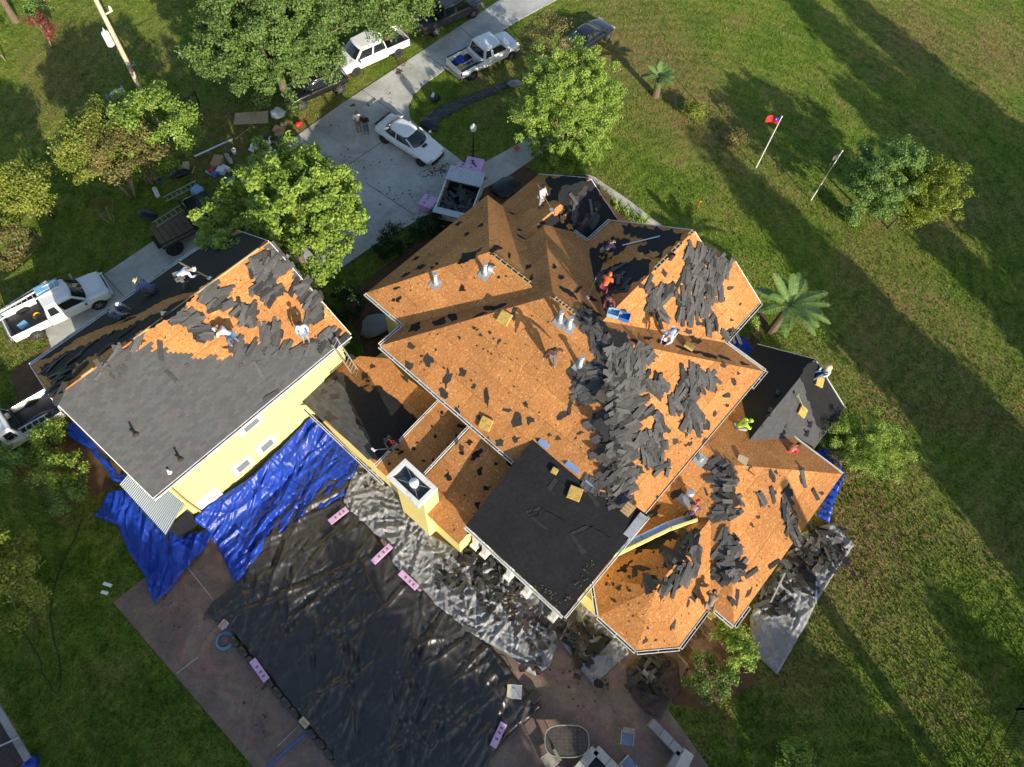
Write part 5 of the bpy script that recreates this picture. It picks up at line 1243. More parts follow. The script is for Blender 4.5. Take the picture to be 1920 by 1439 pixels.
ford, _b4 = pickup('dark grey crew cab pickup parked under the oak by the driveway', (785, 52), (888, 2), 'grey_paint', crew=True)
blk, _b5 = pickup('white and black pickup cut by the left edge below the first white truck', (90, 768), (-65, 860), 'white_paint', rim='rim_dark')

def car(name, label, cat, rear, front, paint, L, wid, zr, prof, xr, sides=((.04, .48), (.52, .97)), rim='rim_dark', r=.34, wb=(.78, .86)):
    t = thing(name, label, cat); orient(t, rear, front, .5); h = L/2
    m = MB(); m.loft([ringx(-h + L*u, (zl, (zl+zt)*.55, zt-.07, zt), (wid*k*.95, wid*k, wid*k*.96, wid*k*.80)) for u, zl, zt, k in prof])
    bo = m.build('body', M[paint], t, smooth=True); sb = bo.modifiers.new('sub', 'SUBSURF'); sb.levels = 2; sb.render_levels = 2
    zb = max(p[2] for p in prof) - .01
    # cabin: one smooth glass volume, a painted roof skin above it and slim pillars
    def ring(z, a, b_, w, k=12): return [((a+b_)/2 + (b_-a)/2*math.copysign(abs(math.cos(2*PI*i/k))**.55, math.cos(2*PI*i/k)), w*math.copysign(abs(math.sin(2*PI*i/k))**.5, math.sin(2*PI*i/k)), z) for i in range(k)]
    xa, xb, xc, xd = (-h+L*q for q in xr); m = MB(); m.loft([ring(zb-.12, xa-.05, xd+.05, wid*.90), ring(zb, xa, xd, wid*.88), ring(zr-.09, xb-.12, xc+.14, wid*.70), ring(zr-.03, xb, xc, wid*.64)])
    gl = m.build('glasshouse', M['glass'], t, smooth=True); sb = gl.modifiers.new('sub', 'SUBSURF'); sb.levels = 1; sb.render_levels = 1
    m = MB(); m.loft([ring(zr-.09, xb-.06, xc+.04, wid*.70), ring(zr-.035, xb, xc, wid*.66), ring(zr, xb+.18, xc-.2, wid*.50)]); rf = m.build('roof', M[paint], t, smooth=True)
    for s in (-1, 1):
        pl = MB(); pl.bar((xd-.05, s*wid*.84, zb-.02), (xc-.02, s*wid*.70, zr-.06), .07, .05).bar((xa+.10, s*wid*.82, zb-.02), (xb+.05, s*wid*.69, zr-.06), .20, .06).bar(((xb+xc)/2, s*wid*.885, zb-.02), ((xb+xc)/2-.05, s*wid*.715, zr-.06), .05, .05); pl.build('pillars', M[paint], t)
    for s in (-1, 1):
        MB().box((h-.14, s*wid*.66, .66), (.12, wid*.42, .10)).build('headlight', M['head_lens'], t, bevel=.02)
        MB().box((-h+.06, s*wid*.6, .82), (.06, wid*.5, .10)).build('tail_lamp', M['red_lens'], t, bevel=.01)
        MB().box((-h+L*xr[3]-.35, s*(wid+.10), zb+.08), (.12, .2, .12)).build('mirror', M[paint], t, bevel=.02)
        for x in (-h+wb[0]+.15, h-wb[1]): wheel(t, x, s*(wid-.12), r, .24, rim)
    MB().box((h-.04, 0, .50), (.07, wid*1.3, .16)).build('grille', M['black_plastic'], t, bevel=.02)
    MB().box((h-.03, 0, .34), (.07, wid*1.2, .10)).build('lower_grille', M['black_plastic'], t, bevel=.02)
    return t
sedan_prof = ((0, .42, .86, .80), (.03, .30, .98, .93), (.16, .26, 1.02, .99), (.45, .24, 1.0, 1.0), (.66, .24, .98, 1.0), (.82, .26, .90, .98), (.95, .30, .78, .90), (1, .40, .66, .76))
chg = car('white_sedan', 'white sedan with black boot spoiler parked on the driveway', 'car', (716, 232), (822, 298), 'white_paint', 5.05, 1.0, 1.46, sedan_prof, (.12, .25, .57, .75), ((.06, .94),))
mm = MB(); mm.box((-2.38, 0, 1.07), (.16, 1.55, .04)).box((-2.36, -.62, 1.02), (.06, .06, .1)).box((-2.36, .62, 1.02), (.06, .06, .1)); mm.build('spoiler', M['black_plastic'], chg)
MB().box((1.35, 0, .955), (.22, .42, .035)).build('bonnet_scoop', M['black_plastic'], chg, bevel=.01)
suv_prof = ((0, .5, 1.0, .86), (.04, .36, 1.10, .95), (.3, .32, 1.12, 1.0), (.62, .32, 1.10, 1.0), (.84, .34, 1.04, .97), (.96, .4, .92, .9), (1, .5, .8, .8))
car('black_suv', 'black SUV under the oak beside the white sheet and plywood', 'car', (640, 145), (541, 187), 'black_paint', 4.8, .96, 1.70, suv_prof, (.03, .10, .62, .74), r=.37, rim='rim')
car('dark_car', 'dark blue car behind the sparse myrtle near the top of the lawn', 'car', (1072, 92), (1132, 50), 'navy_paint', 4.7, .93, 1.42, sedan_prof, (.17, .30, .56, .74), rim='rim')

# ladders
def ladder(label, a, b, w=.45, name='ladder', group=None, mat='alu', step=.32):
    a, b = Vector(a), Vector(b); t = thing(name, label, 'ladder', (0, 0, 0), 0, group); d = (b-a).normalized(); s = d.cross(Vector((0, 0, 1))).normalized()*w/2
    for k in (-1, 1): MB().bar(a+s*k, b+s*k, .035, .085).build('rail', M[mat], t)
    L = (b-a).length; n = int(L/step)
    for i in range(n):
        c = a + d*(i+.6)*L/n; MB().tube([c-s, c+s], .02, 6).build('rung', M[mat], t)
    return t
def at_truck(t, x, y, z): return in_frame(t, (x, y, z))[0]
ladder('long aluminium ladder resting over the bed and cab of the left white pickup', at_truck(gmc, -3.5, .36, 1.45), at_truck(gmc, .7, .34, 2.02), .5, mat='trim', group='ladders carried on the left white pickup')
ladder('second ladder beside the first on the left white pickup', at_truck(gmc, -3.0, .78, 1.3), at_truck(gmc, .3, .76, 1.95), .22, group='ladders carried on the left white pickup')
ladder('short ladder lying in the bed of the white pickup at the bend', at_truck(silv, -2.7, -.25, .85), at_truck(silv, -1.0, -.30, 1.0), .40)
ladder('ladder lying on the grass, the upper of the two left of the tree', P(308, 375, .1), P(370, 343, .1), .42)
ladder('longer ladder laid across the dark trailer, the lower of the two', P(290, 422, 1.2), P(366, 373, 1.35), .45)
ladder('aluminium extension ladder leaning on the garage eave above the low roof', P(626, 640, 6.6), P(670, 704, 3.45), .46)
ladder('ladder standing up in the bed of the pickup at the left edge', at_truck(blk, -2.2, .85, 1.2), at_truck(blk, .4, .85, 1.35), .4)

# load of the pickups
def thing_box(name, label, cat, c, d, mat, rz=0.0, bev=.02, group=None):
    o = MB().box((0, 0, 0), d).build(name, M[mat], None, bevel=bev, loc=c, rot=(0, 0, rz)); return props(o, label, cat, group)
def bucket(label, c, mat='white_plastic', tilt=None, group=None, r=.15, h=.36, name='bucket'):
    t = thing(name, label, 'bucket', c, 0, group); 
    if tilt: t.rotation_euler = tilt
    MB().lathe([(r*.85, 0), (r, h), (r*1.05, h), (r*1.05, h-.03), (r*.93, h-.01), (r*.8, .02)], (0, 0, 0), 16).build('pail', M[mat], t)
    MB().tube([(r, 0, h*.9), (r*.8, r*.6, h*1.1), (0, r, h*1.15), (-r*.8, r*.6, h*1.1), (-r, 0, h*.9)], .008, 5).build('handle', M['dark_metal'], t); return t
def blob_mesh(n, r, sd, sq=.5, amp=.25):
    m = MB(); g = random.Random(sd); K = 12; rings = []
    for i in range(7):
        ph = PI*(i+.5)/7 - PI/2; rings.append([Vector((math.cos(ph)*math.cos(2*PI*j/K), math.cos(ph)*math.sin(2*PI*j/K), math.sin(ph)))*r*(1+g.uniform(-amp, amp)) for j in range(K)])
    rings = [[Vector((v.x, v.y, v.z*sq)) for v in rr] for rr in rings]; m.loft(rings); return m
def lump(name, label, cat, c, r, mat, sd, sq=.45, amp=.25, group=None, sc=(1, 1, 1), rz=0.0):
    o = blob_mesh(0, r, sd, sq, amp).build(name, M[mat], None, smooth=True, loc=c, rot=(0, 0, rz)); o.scale = sc; return props(o, label, cat, group)
p, rz = in_frame(gmc, (-2.0, -.35, .85)); thing_box('cooler', 'pale blue box in the bed of the left white pickup', 'cooler', p, (.5, .4, .3), 'sky_plastic', rz+.3)
bucket('orange drum in the bed of the left white pickup', in_frame(gmc, (-1.15, -.2, .70))[0], 'yellow', None, None, .2, .3)
p, rz = in_frame(gmc, (-1.0, -.55, .85)); thing_box('toolbox', 'black toolbox against the cab in the left white pickup bed', 'toolbox', p, (.5, .6, .35), 'black_plastic', rz)
p, rz = in_frame(gmc, (.15, .55, 1.93)); thing_box('roof_panel', 'pale blue panel strapped on the roof of the left white pickup', 'panel', p, (1.3, .5, .05), 'sky_plastic', rz)
p, rz = in_frame(silv, (-1.9, .45, .85)); lump('folded_tarp', 'blue tarp bundle in the bed of the pickup at the bend', 'tarp', p, .4, 'blue_tarp', 5, sc=(1.3, .8, 1), rz=rz)
p, rz = in_frame(silv, (-2.25, -.2, .80)); lump('sack', 'olive sack near the tailgate of the pickup at the bend', 'sack', p, .42, 'foam', 6, sc=(1.1, 1, .6), rz=rz)
p, rz = in_frame(silv, (-1.0, -.1, .82)); lump('cloth_bundle', 'orange brown bundle beside the cab of the pickup at the bend', 'bundle', p, .18, 'lumber', 7)
p, rz = in_frame(silv, (-.72, 0, 1.0)); thing_box('tool_chest', 'white tool chest across the bed of the pickup at the bend', 'tool chest', p, (.42, 1.7, .42), 'white_paint', rz)
bucket('tipped white bucket in the bed of the pickup at the left edge', in_frame(blk, (-2.35, .55, .75))[0], 'white_plastic', (.7, .4, 0))
p, rz = in_frame(blk, (-1.6, .5, 1.0)); lump('rolled_cover', 'long black roll along the bed of the pickup at the left edge', 'roll', p, .3, 'black_plastic', 8, sc=(3.2, .8, 1), rz=rz)

# dump trailer on the driveway
t = thing('dump_trailer', 'white dump trailer with raised lid loaded with debris near the house', 'trailer', (0, 0, 0))
TC = [P(*q, 1.5) for q in ((816, 401), (846, 348), (906, 365), (884, 392))]
c0 = P(808, 396, 1.3); u = (P(872, 400, 1.3)-P(808, 396, 1.3)); ang = math.atan2(*(lambda a, b: (b.y-a.y, b.x-a.x))(P(808, 392, 1.3), P(868, 402, 1.3)))
ctr = P(862, 372, 1.0); t.location = (ctr.x, ctr.y, 0); ua = P(828, 347, 1)-P(808, 397, 1); t.rotation_euler = (0, 0, math.atan2(ua.y, ua.x))
for c, d in (((0, 1.15, 1.0), (3.2, .08, 1.0)), ((0, -1.15, 1.0), (3.2, .08, 1.0))): MB().box(c, d).build('side_wall', M['white_paint'], t, bevel=.02)
MB().box((-1.6, 0, 1.0), (.08, 2.3, 1.0)).build('end_wall', M['white_paint'], t, bevel=.02); MB().box((1.6, 0, 1.0), (.08, 2.3, 1.0)).build('end_wall', M['white_paint'], t, bevel=.02)
MB().box((0, 0, .55), (3.2, 2.3, .08)).build('trailer_floor', M['dark_metal'], t)
MB().box((1.35, 0, 1.62), (1.25, 2.4, .06)).build('lid', M['galv'], t, bevel=.01)
MB().box((-1.75, 0, 1.48), (.5, 2.45, .05)).build('rear_ledge', M['galv'], t, bevel=.01)
MB().bar((1.6, 0, .5), (2.9, 0, .45), .12).build('tow_bar', M['dark_metal'], t)
for s in (-1, 1): wheel(t, -.3, s*1.25, .36, .22); wheel(t, .5, s*1.25, .36, .22)
MBd = MB()
for i in range(60):
    p, n = Vector((random.uniform(-1.4, .9), random.uniform(-1.0, 1.0), .8+random.random()*.25)), Vector((0, 0, 1)); place_strip(in_frame(t, p)[0], n, random.uniform(0, 6), 0, '', '', tilt=.4, mb=MBd)
props(MBd.build('trailer_debris', M['shingle']), 'torn shingles filling the white dump trailer', 'shingles', None, 'stuff')

# dark flatbed trailer left of the pale tree
t = thing('flatbed_truck', 'dark blue flatbed truck with wooden deck half hidden under the yellow green tree', 'truck'); orient(t, (305, 445), (395, 400), .8)
MB().box((-.9, 0, .95), (2.2, 2.0, .12)).build('deck', M['deck_wood'], t)
for i in range(6): MB().box((-1.8+i*.37, 0, 1.02), (.33, 1.9, .03)).build('deck_board', M['bark'], t)
MB().box((.0, 0, .65), (4.4, .9, .25)).build('chassis', M['dark_metal'], t); MB().box((1.3, 0, 1.35), (1.5, 1.9, 1.1)).build('cab', M['navy_paint'], t, bevel=.12)
MB().box((.35, 0, 1.5), (.08, 2.0, .9)).build('headboard', M['navy_paint'], t, bevel=.02); MB().bar((-2.0, -.98, 1.3), (.3, -.98, 1.3), .05).build('side_rail', M['dark_metal'], t)
for x in (-1.4, 1.3):
    for s in (-1, 1): wheel(t, x, s*.95, .45, .28, 'rim_dark')

# ================================================================== utility pole, meter rack, lamp, flags, fences
def pole_v(px, py, bx, by, zmax=30):
    """height at which the vertical line over a base pixel passes closest to a pixel"""
    b = P(bx, by, 0); best = min((((proj((b.x, b.y, z*.1))[0]-px)**2 + (proj((b.x, b.y, z*.1))[1]-py)**2), z*.1) for z in range(0, zmax*10)); return best[1]
b = P(280, 200, 0); t = thing('utility_pole', 'tall weathered utility pole with a white transformer at the upper left', 'utility pole', (b.x, b.y, 0))
MB().tube([(0, 0, -.1), (0, 0, 5), (0, 0, 12.5)], [.17, .15, .12], 12).build('post', M['pole_wood'], t)
hz = pole_v(197, 70, 280, 200); du = (P(197, 72, hz)-Vector((b.x, b.y, hz))); du.z = 0; du.normalize()
tr = MB().lathe([(.12, -.5), (.23, -.45), (.23, .38), (.20, .45), (.06, .5)], tuple(du*.42 + Vector((0, 0, hz-.1))), 16).build('transformer', M['white_plastic'], t)
MB().lathe([(.03, 0), (.07, .04), (.03, .08), (.07, .12), (.03, .2), (.02, .3)], tuple(du*.5 + Vector((.1, 0, hz+.35))), 8).build('bushing', M['lamp_glass'], tr)
MB().bar(du*.1+Vector((0, 0, hz+.1)), du*.4+Vector((0, 0, hz+.1)), .06).bar(du*.1+Vector((0, 0, hz-.3)), du*.4+Vector((0, 0, hz-.3)), .06).build('bracket', M['dark_metal'], t)
MB().bar((0, 0, hz+1.3), -du*.5+Vector((0, 0, hz+1.3)), .07).lathe([(.03, 0), (.09, .05), (.09, .3), (.02, .4)], tuple(-du*.55 + Vector((0, 0, hz+1.25))), 10).build('cutout_arm', M['lamp_glass'], t)
w = MB(); w.tube([du*.45+Vector((0, 0, hz-.5)), du*1.0+Vector((0, 0, hz-1.6)), du*.9+Vector((.2, 0, hz-2.6)), du*.25+Vector((0, 0, hz-2.6))], .014, 5); w.tube([du*.3+Vector((0, 0, hz-.5)), du*.75+Vector((0, .1, hz-1.8)), du*.2+Vector((0, 0, hz-2.3))], .014, 5); w.build('drop_cable', M['iron'], t)
MB().bar((.12, 0, 3.2), (.42, .12, 3.2), .06).lathe([(.05, 0), (.05, .3)], (.42, .12, 3.05), 8).build('wire_anchor', M['galv'], t)
w = MB(); a0 = Vector((b.x, b.y, 3.2)); a1 = Vector(P(408, 88, 5.2)); w.tube([a0.lerp(a1, i/8)-Vector((0, 0, .3*math.sin(PI*i/8))) for i in range(9)], .02, 5); props(w.build('service_wire', M['dark_metal']), 'overhead service wire running from the utility pole into the oak', 'wire')
w = MB(); a0 = Vector((b.x, b.y, 12.2))
for k, q in enumerate(((260, -60), (330, -80))):
    a1 = Vector(P(*q, 12.0)); w2 = MB(); w2.tube([a0.lerp(a1, i/6) for i in range(7)], .015, 5); props(w2.build('power_line', M['dark_metal']), ('upper', 'lower')[k] + ' power line leaving the utility pole at the top edge', 'wire')
q = P(232, 205, 0); t = thing('meter_rack', 'grey electric meter boxes on an open rack beside the utility pole', 'meter rack', (q.x, q.y, 0), .1)
for x in (-.6, -.2, .2, .6): MB().bar((x, 0, 0), (x, 0, 1.6), .06).build('rack_post', M['galv'], t)
for z in (1.0, 1.45): MB().bar((-.7, 0, z), (.7, 0, z), .05).build('rack_rail', M['galv'], t)
MB().box((-.1, -.12, 1.3), (.55, .22, .6)).build('meter_box', M['galv'], t, bevel=.02); MB().box((.45, -.12, 1.25), (.3, .2, .45)).build('meter_box', M['galv'], t, bevel=.02); MB().lathe([(.09, 0), (.09, .1)], (-.1, -.3, 1.35), 12, Matrix.Rotation(PI/2, 3, 'X')).build('meter_dial', M['pane'], t)
q = P(887, 298, 0); t = thing('street_lamp', 'black yard lamp post with a pale glass head beside the driveway lawn', 'lamp', (q.x, q.y, 0))
MB().lathe([(.12, 0), (.10, .15), (.05, .25), (.035, 2.45), (.06, 2.5)], (0, 0, 0), 10).build('post', M['iron'], t)
MB().lathe([(.08, 2.5), (.20, 2.6), (.22, 2.85), (.15, 2.98)], (0, 0, 0), 12).build('lamp_globe', M['lamp_glass'], t); MB().lathe([(.21, 2.87), (.10, 3.02), (.02, 3.15)], (0, 0, 0), 12).build('finial', M['galv'], t)
def flagpole(label, bx, by, tx, ty, kind):
    q = P(bx, by, 0); h = pole_v(tx, ty, bx, by); t = thing('flagpole', label, 'flagpole', (q.x, q.y, 0))
    MB().tube([(0, 0, -.05), (0, 0, h)], [.045, .03], 10).build('pole', M['trim'], t); MB().lathe([(.01, 0), (.06, .04), (.06, .09), (.01, .13)], (0, 0, h), 10).build('finial', M['lamp_glass'], t)
    return t, q, h
def flag(t, q, h, tx, ty, W, Hh, cols, label, cant=None, droop=.3):
    d = P(tx, ty, h*.9) - Vector((q.x, q.y, h*.9)); d.z = 0; d.normalize(); s = Vector((-d.y, d.x, 0)); nx, nz = 14, 9; m = MB()
    f = thing('flag', label, 'flag', (q.x, q.y, 0))
    def pt(i, j): u, v = i/nx, j/nz; return d*(.05+W*u) + s*(.10*math.sin(u*7+v*1.5)*u) + Vector((0, 0, h-.1-Hh*v - droop*W*u*u))
    for i in range(nx):
        for j in range(nz):
            c = cols(i/nx, j/nz); m.mat(M[c]); m.poly([pt(i, j), pt(i+1, j), pt(i+1, j+1), pt(i, j+1)])
    m.build('cloth', None, f); return f
t1, q1, h1 = flagpole('white flagpole with the red and blue flag on the right lawn', 1418, 314, 1465, 220, 0)
flag(t1, q1, h1, 1440, 220, .78, .52, lambda u, v: 'flag_blue' if (u < .42 and v < .5 and not (.15 < u < .28 and .15 < v < .36)) else ('white_plastic' if (.15 < u < .28 and .15 < v < .36) else 'flag_red'), 'red flag with a blue corner holding a white star on the left flagpole')
t2, q2, h2 = flagpole('white flagpole with the limp dark flag nearer the tree pair', 1521, 375, 1575, 284, 1)
flag(t2, q2, h2, 1555, 300, .45, .5, lambda u, v: 'flag_dark' if (u < .5 and v < .5) else ('flag_dark' if int(v*8) % 2 == 0 else 'cloth_grey0'), 'limp dark striped flag on the flagpole nearer the tree pair', droop=.8)
q = P(1307, 393, 0); t = thing('marker_flag', 'small orange marker on a stake in the lawn', 'marker', (q.x, q.y, 0)); MB().tube([(0, 0, 0), (.02, .02, .75)], .012, 5).build('stake', M['orange'], t); MB().lathe([(.03, 0), (.08, .04), (.08, .1), (.02, .14)], (.02, .02, .7), 8).build('marker_head', M['orange'], t)
# pole beyond the frame that throws the long straight shadow
sp, _n = surf('southeast', 1470, 905); hp = 12.0; L = (hp - sp.z)/math.tan(_el); bx, by = sp.x - SDX*L, sp.y - SDY*L
t = thing('utility_pole', 'utility pole beyond the lower right whose straight shadow crosses the lawn', 'utility pole', (bx, by, 0)); MB().tube([(0, 0, -.1), (0, 0, hp)], [.42, .30], 12).build('post', M['pole_wood'], t)
# iron fences
def fence(label, pts, h=1.3, step=.14, post=2.2, mat='iron'):
    t = thing('iron_fence', label, 'fence'); pk = 0
    for a, b in zip(pts[:-1], pts[1:]):
        a, b = P(*a, 0), P(*b, 0); d = b-a; L = d.length; n = max(1, int(L/post))
        for i in range(n+1): c = a+d*i/n; MB().box((c.x, c.y, h/2+.03), (.07, .07, h+.06)).build('fence_post', M[mat], t)
        for z in (.2, h-.12): MB().bar(a+Vector((0, 0, z)), b+Vector((0, 0, z)), .03).build('fence_rail', M[mat], t)
        for i in range(int(L/step)): c = a+d*(i+.5)/int(L/step); MB().tube([(c.x, c.y, .1), (c.x, c.y, h)], .011, 4, cap=False).build('picket', M[mat], t); pk += 1
    return t
fence('black iron fence crossing the bottom right corner', [(1965, 1225), (1905, 1330), (1840, 1460)], 1.3, .16)
fence('black iron fence behind the myrtles at the upper left', [(375, 198), (300, 245), (225, 292)], 1.2, .35)
# dark timber deck in the bottom left corner
t = thing('timber_deck', 'dark weathered timber structure in the bottom left corner', 'deck')
for i in range(16):
    a, b_ = P(-70+i*7, 1300+i*10, 2.2), P(-120+i*9, 1345+i*10, 2.2)
for i in range(26):
    s0 = P(-10, 1322, 2.0).lerp(P(48, 1418, 2.0), i/25); dn = (P(-60, 1360, 2.0)-P(-10, 1322, 2.0)); MB().bar(s0, s0+dn*1.1, .13, .04).build('deck_board', M['deck_wood'], t)
MB().bar(P(-12, 1316, 2.05), P(52, 1424, 2.05), .28, .10).build('edge_beam', M['grey_stone'], t); MB().bar(P(-20, 1408, 2.15), P(36, 1383, 2.1), .06, .05).build('hand_rail', M['galv'], t)
lump('blue_drum', 'dark blue bucket beside the timber structure in the bottom left corner', 'bucket', P(57, 1432, .3), .35, 'blue_tarp', 3, .9, .08)

# ================================================================== people
def skin_body(name, edges, mat, parent, sub=1):
    """edges: list of (a, b); nodes dict in NODE; grows one continuous surface"""
    names = []; 
    for a, b in edges:
        for k in (a, b):
            if k not in names: names.append(k)
    me = bpy.data.meshes.new(name); me.from_pydata([NODE[k][0] for k in names], [(names.index(a), names.index(b)) for a, b in edges], [])
    o = bpy.data.objects.new(name, me); COL.objects.link(o)
    md = o.modifiers.new('skin', 'SKIN'); md.use_smooth_shade = True
    if not me.skin_vertices:
        raise RuntimeError('skin layer missing')
    for i, k in enumerate(names):
        r = NODE[k][1] + GROW; me.skin_vertices[0].data[i].radius = (r, r); me.skin_vertices[0].data[i].use_root = (i == 0)
    s = o.modifiers.new('sub', 'SUBSURF'); s.levels = sub; s.render_levels = sub
    dg = bpy.context.evaluated_depsgraph_get(); ev = o.evaluated_get(dg); m2 = bpy.data.meshes.new_from_object(ev)
    m2.name = name; bpy.data.objects.remove(o); m2.materials.clear(); m2.materials.append(M[mat] if isinstance(mat, str) else mat)
    m2.polygons.foreach_set('use_smooth', [True]*len(m2.polygons)); return link_mesh(name, m2, parent)
NODE = {}; GROW = 0.0
def V3(x, y, z): return Vector((x, y, z))
def pose_nodes(pose):
    """figure faces +x, feet round the origin; returns joints"""
    n = {}
    if pose == 'stand':   pel, ch, nk, hd = V3(0, 0, .95), V3(.02, 0, 1.28), V3(.02, 0, 1.47), V3(.05, 0, 1.62); kn = (V3(.06, .10, .50), V3(.02, -.11, .50)); ft = (V3(.02, .12, .06), V3(-.02, -.13, .06)); el = (V3(.02, .27, 1.14), V3(.02, -.27, 1.14)); hn = (V3(.20, .24, .95), V3(.20, -.24, .95))
    elif pose == 'arms':  pel, ch, nk, hd = V3(0, 0, .95), V3(.03, 0, 1.28), V3(.06, 0, 1.46), V3(.14, 0, 1.58); kn = (V3(.06, .10, .50), V3(.02, -.11, .50)); ft = (V3(.02, .12, .06), V3(-.02, -.13, .06)); el = (V3(.10, .27, 1.12), V3(.10, -.27, 1.12)); hn = (V3(.30, .06, 1.15), V3(.30, -.05, 1.13))
    elif pose == 'walk':  pel, ch, nk, hd = V3(0, 0, .93), V3(.05, 0, 1.26), V3(.08, 0, 1.45), V3(.15, 0, 1.58); kn = (V3(.25, .10, .52), V3(-.05, -.10, .50)); ft = (V3(.25, .12, .08), V3(-.30, -.12, .10)); el = (V3(-.05, .36, 1.16), V3(.10, -.36, 1.16)); hn = (V3(.02, .52, .98), V3(.25, -.50, .98))
    elif pose == 'bend':  pel, ch, nk, hd = V3(-.10, 0, .88), V3(.28, 0, 1.02), V3(.45, 0, 1.00), V3(.60, 0, .95); kn = (V3(.10, .14, .48), V3(.02, -.14, .48)); ft = (V3(.05, .16, .06), V3(-.10, -.18, .06)); el = (V3(.45, .25, .78), V3(.42, -.25, .78)); hn = (V3(.68, .14, .55), V3(.70, -.10, .58))
    elif pose == 'squat': pel, ch, nk, hd = V3(-.18, 0, .40), V3(.05, 0, .72), V3(.16, 0, .88), V3(.28, 0, .98); kn = (V3(.28, .20, .48), V3(.25, -.22, .42)); ft = (V3(.05, .20, .06), V3(.02, -.22, .06)); el = (V3(.28, .30, .62), V3(.30, -.28, .58)); hn = (V3(.55, .18, .35), V3(.58, -.10, .30))
    elif pose == 'kneel': pel, ch, nk, hd = V3(-.12, 0, .48), V3(.20, 0, .72), V3(.36, 0, .80), V3(.50, 0, .82); kn = (V3(.15, .14, .10), V3(.10, -.16, .10)); ft = (V3(-.35, .16, .07), V3(-.38, -.18, .07)); el = (V3(.42, .26, .55), V3(.38, -.26, .52)); hn = (V3(.65, .14, .28), V3(.62, -.10, .25))
    elif pose == 'sit':   pel, ch, nk, hd = V3(0, 0, .15), V3(-.02, 0, .48), V3(.02, 0, .66), V3(.10, 0, .78); kn = (V3(.42, .12, .35), V3(.40, -.16, .30)); ft = (V3(.75, .14, .06), V3(.70, -.20, .06)); el = (V3(.12, .28, .36), V3(.12, -.28, .36)); hn = (V3(.38, .18, .25), V3(.40, -.14, .24))
    up = (nk-ch).normalized(); sh = ch + (nk-ch)*.72
    n['pel'] = (pel, .135); n['waist'] = (pel.lerp(ch, .5), .125); n['chest'] = (ch, .155); n['neck'] = (nk, .055)
    hv = (hd-nk).normalized(); n['head'] = (hd, .088); n['crownp'] = (hd + hv*.09, .075); n['jaw'] = (nk.lerp(hd, .55) + V3(.02, 0, 0), .06)
    n['nose'] = (hd + (V3(1, 0, 0) - hv*hv.x).normalized()*.115 - hv*.02, .018)
    for s, k in ((1, 'l'), (-1, 'r')):
        i = 0 if s == 1 else 1
        n['sh'+k] = (sh + V3(0, s*.19, 0), .062); n['el'+k] = (el[i], .047); n['wr'+k] = (el[i].lerp(hn[i], .80), .031); n['ha'+k] = (hn[i], .036)
        d = (hn[i]-el[i]).normalized(); sd = d.cross(V3(0, 0, 1)); sd = sd.normalized() if sd.length > .1 else V3(0, 1, 0)
        for j, (o, L) in enumerate(((-.030, .065), (-.010, .080), (.010, .075), (.030, .060))):
            n['f%d%s' % (j, k)] = (hn[i] + sd*o + d*.045, .010); n['g%d%s' % (j, k)] = (hn[i] + sd*o*1.2 + d*(.045+L) - V3(0, 0, .02), .008)
        n['th'+k] = (hn[i] + sd*.055*s + d*.03, .011)
        n['hip'+k] = (pel + V3(0, s*.10, -.04), .10); n['kn'+k] = (kn[i], .068); n['an'+k] = (ft[i] + V3(-.02, 0, .05), .045); n['toe'+k] = (ft[i] + V3(.17, 0, -.01), .038); n['heel'+k] = (ft[i]+V3(-.06, 0, -.01), .04)
    return n
def clothm(name, col, logo=None):
    k = 'cloth_' + name
    if k not in M: M[k] = simple(k, col, .85, 0, .10, 9, .3)
    return k
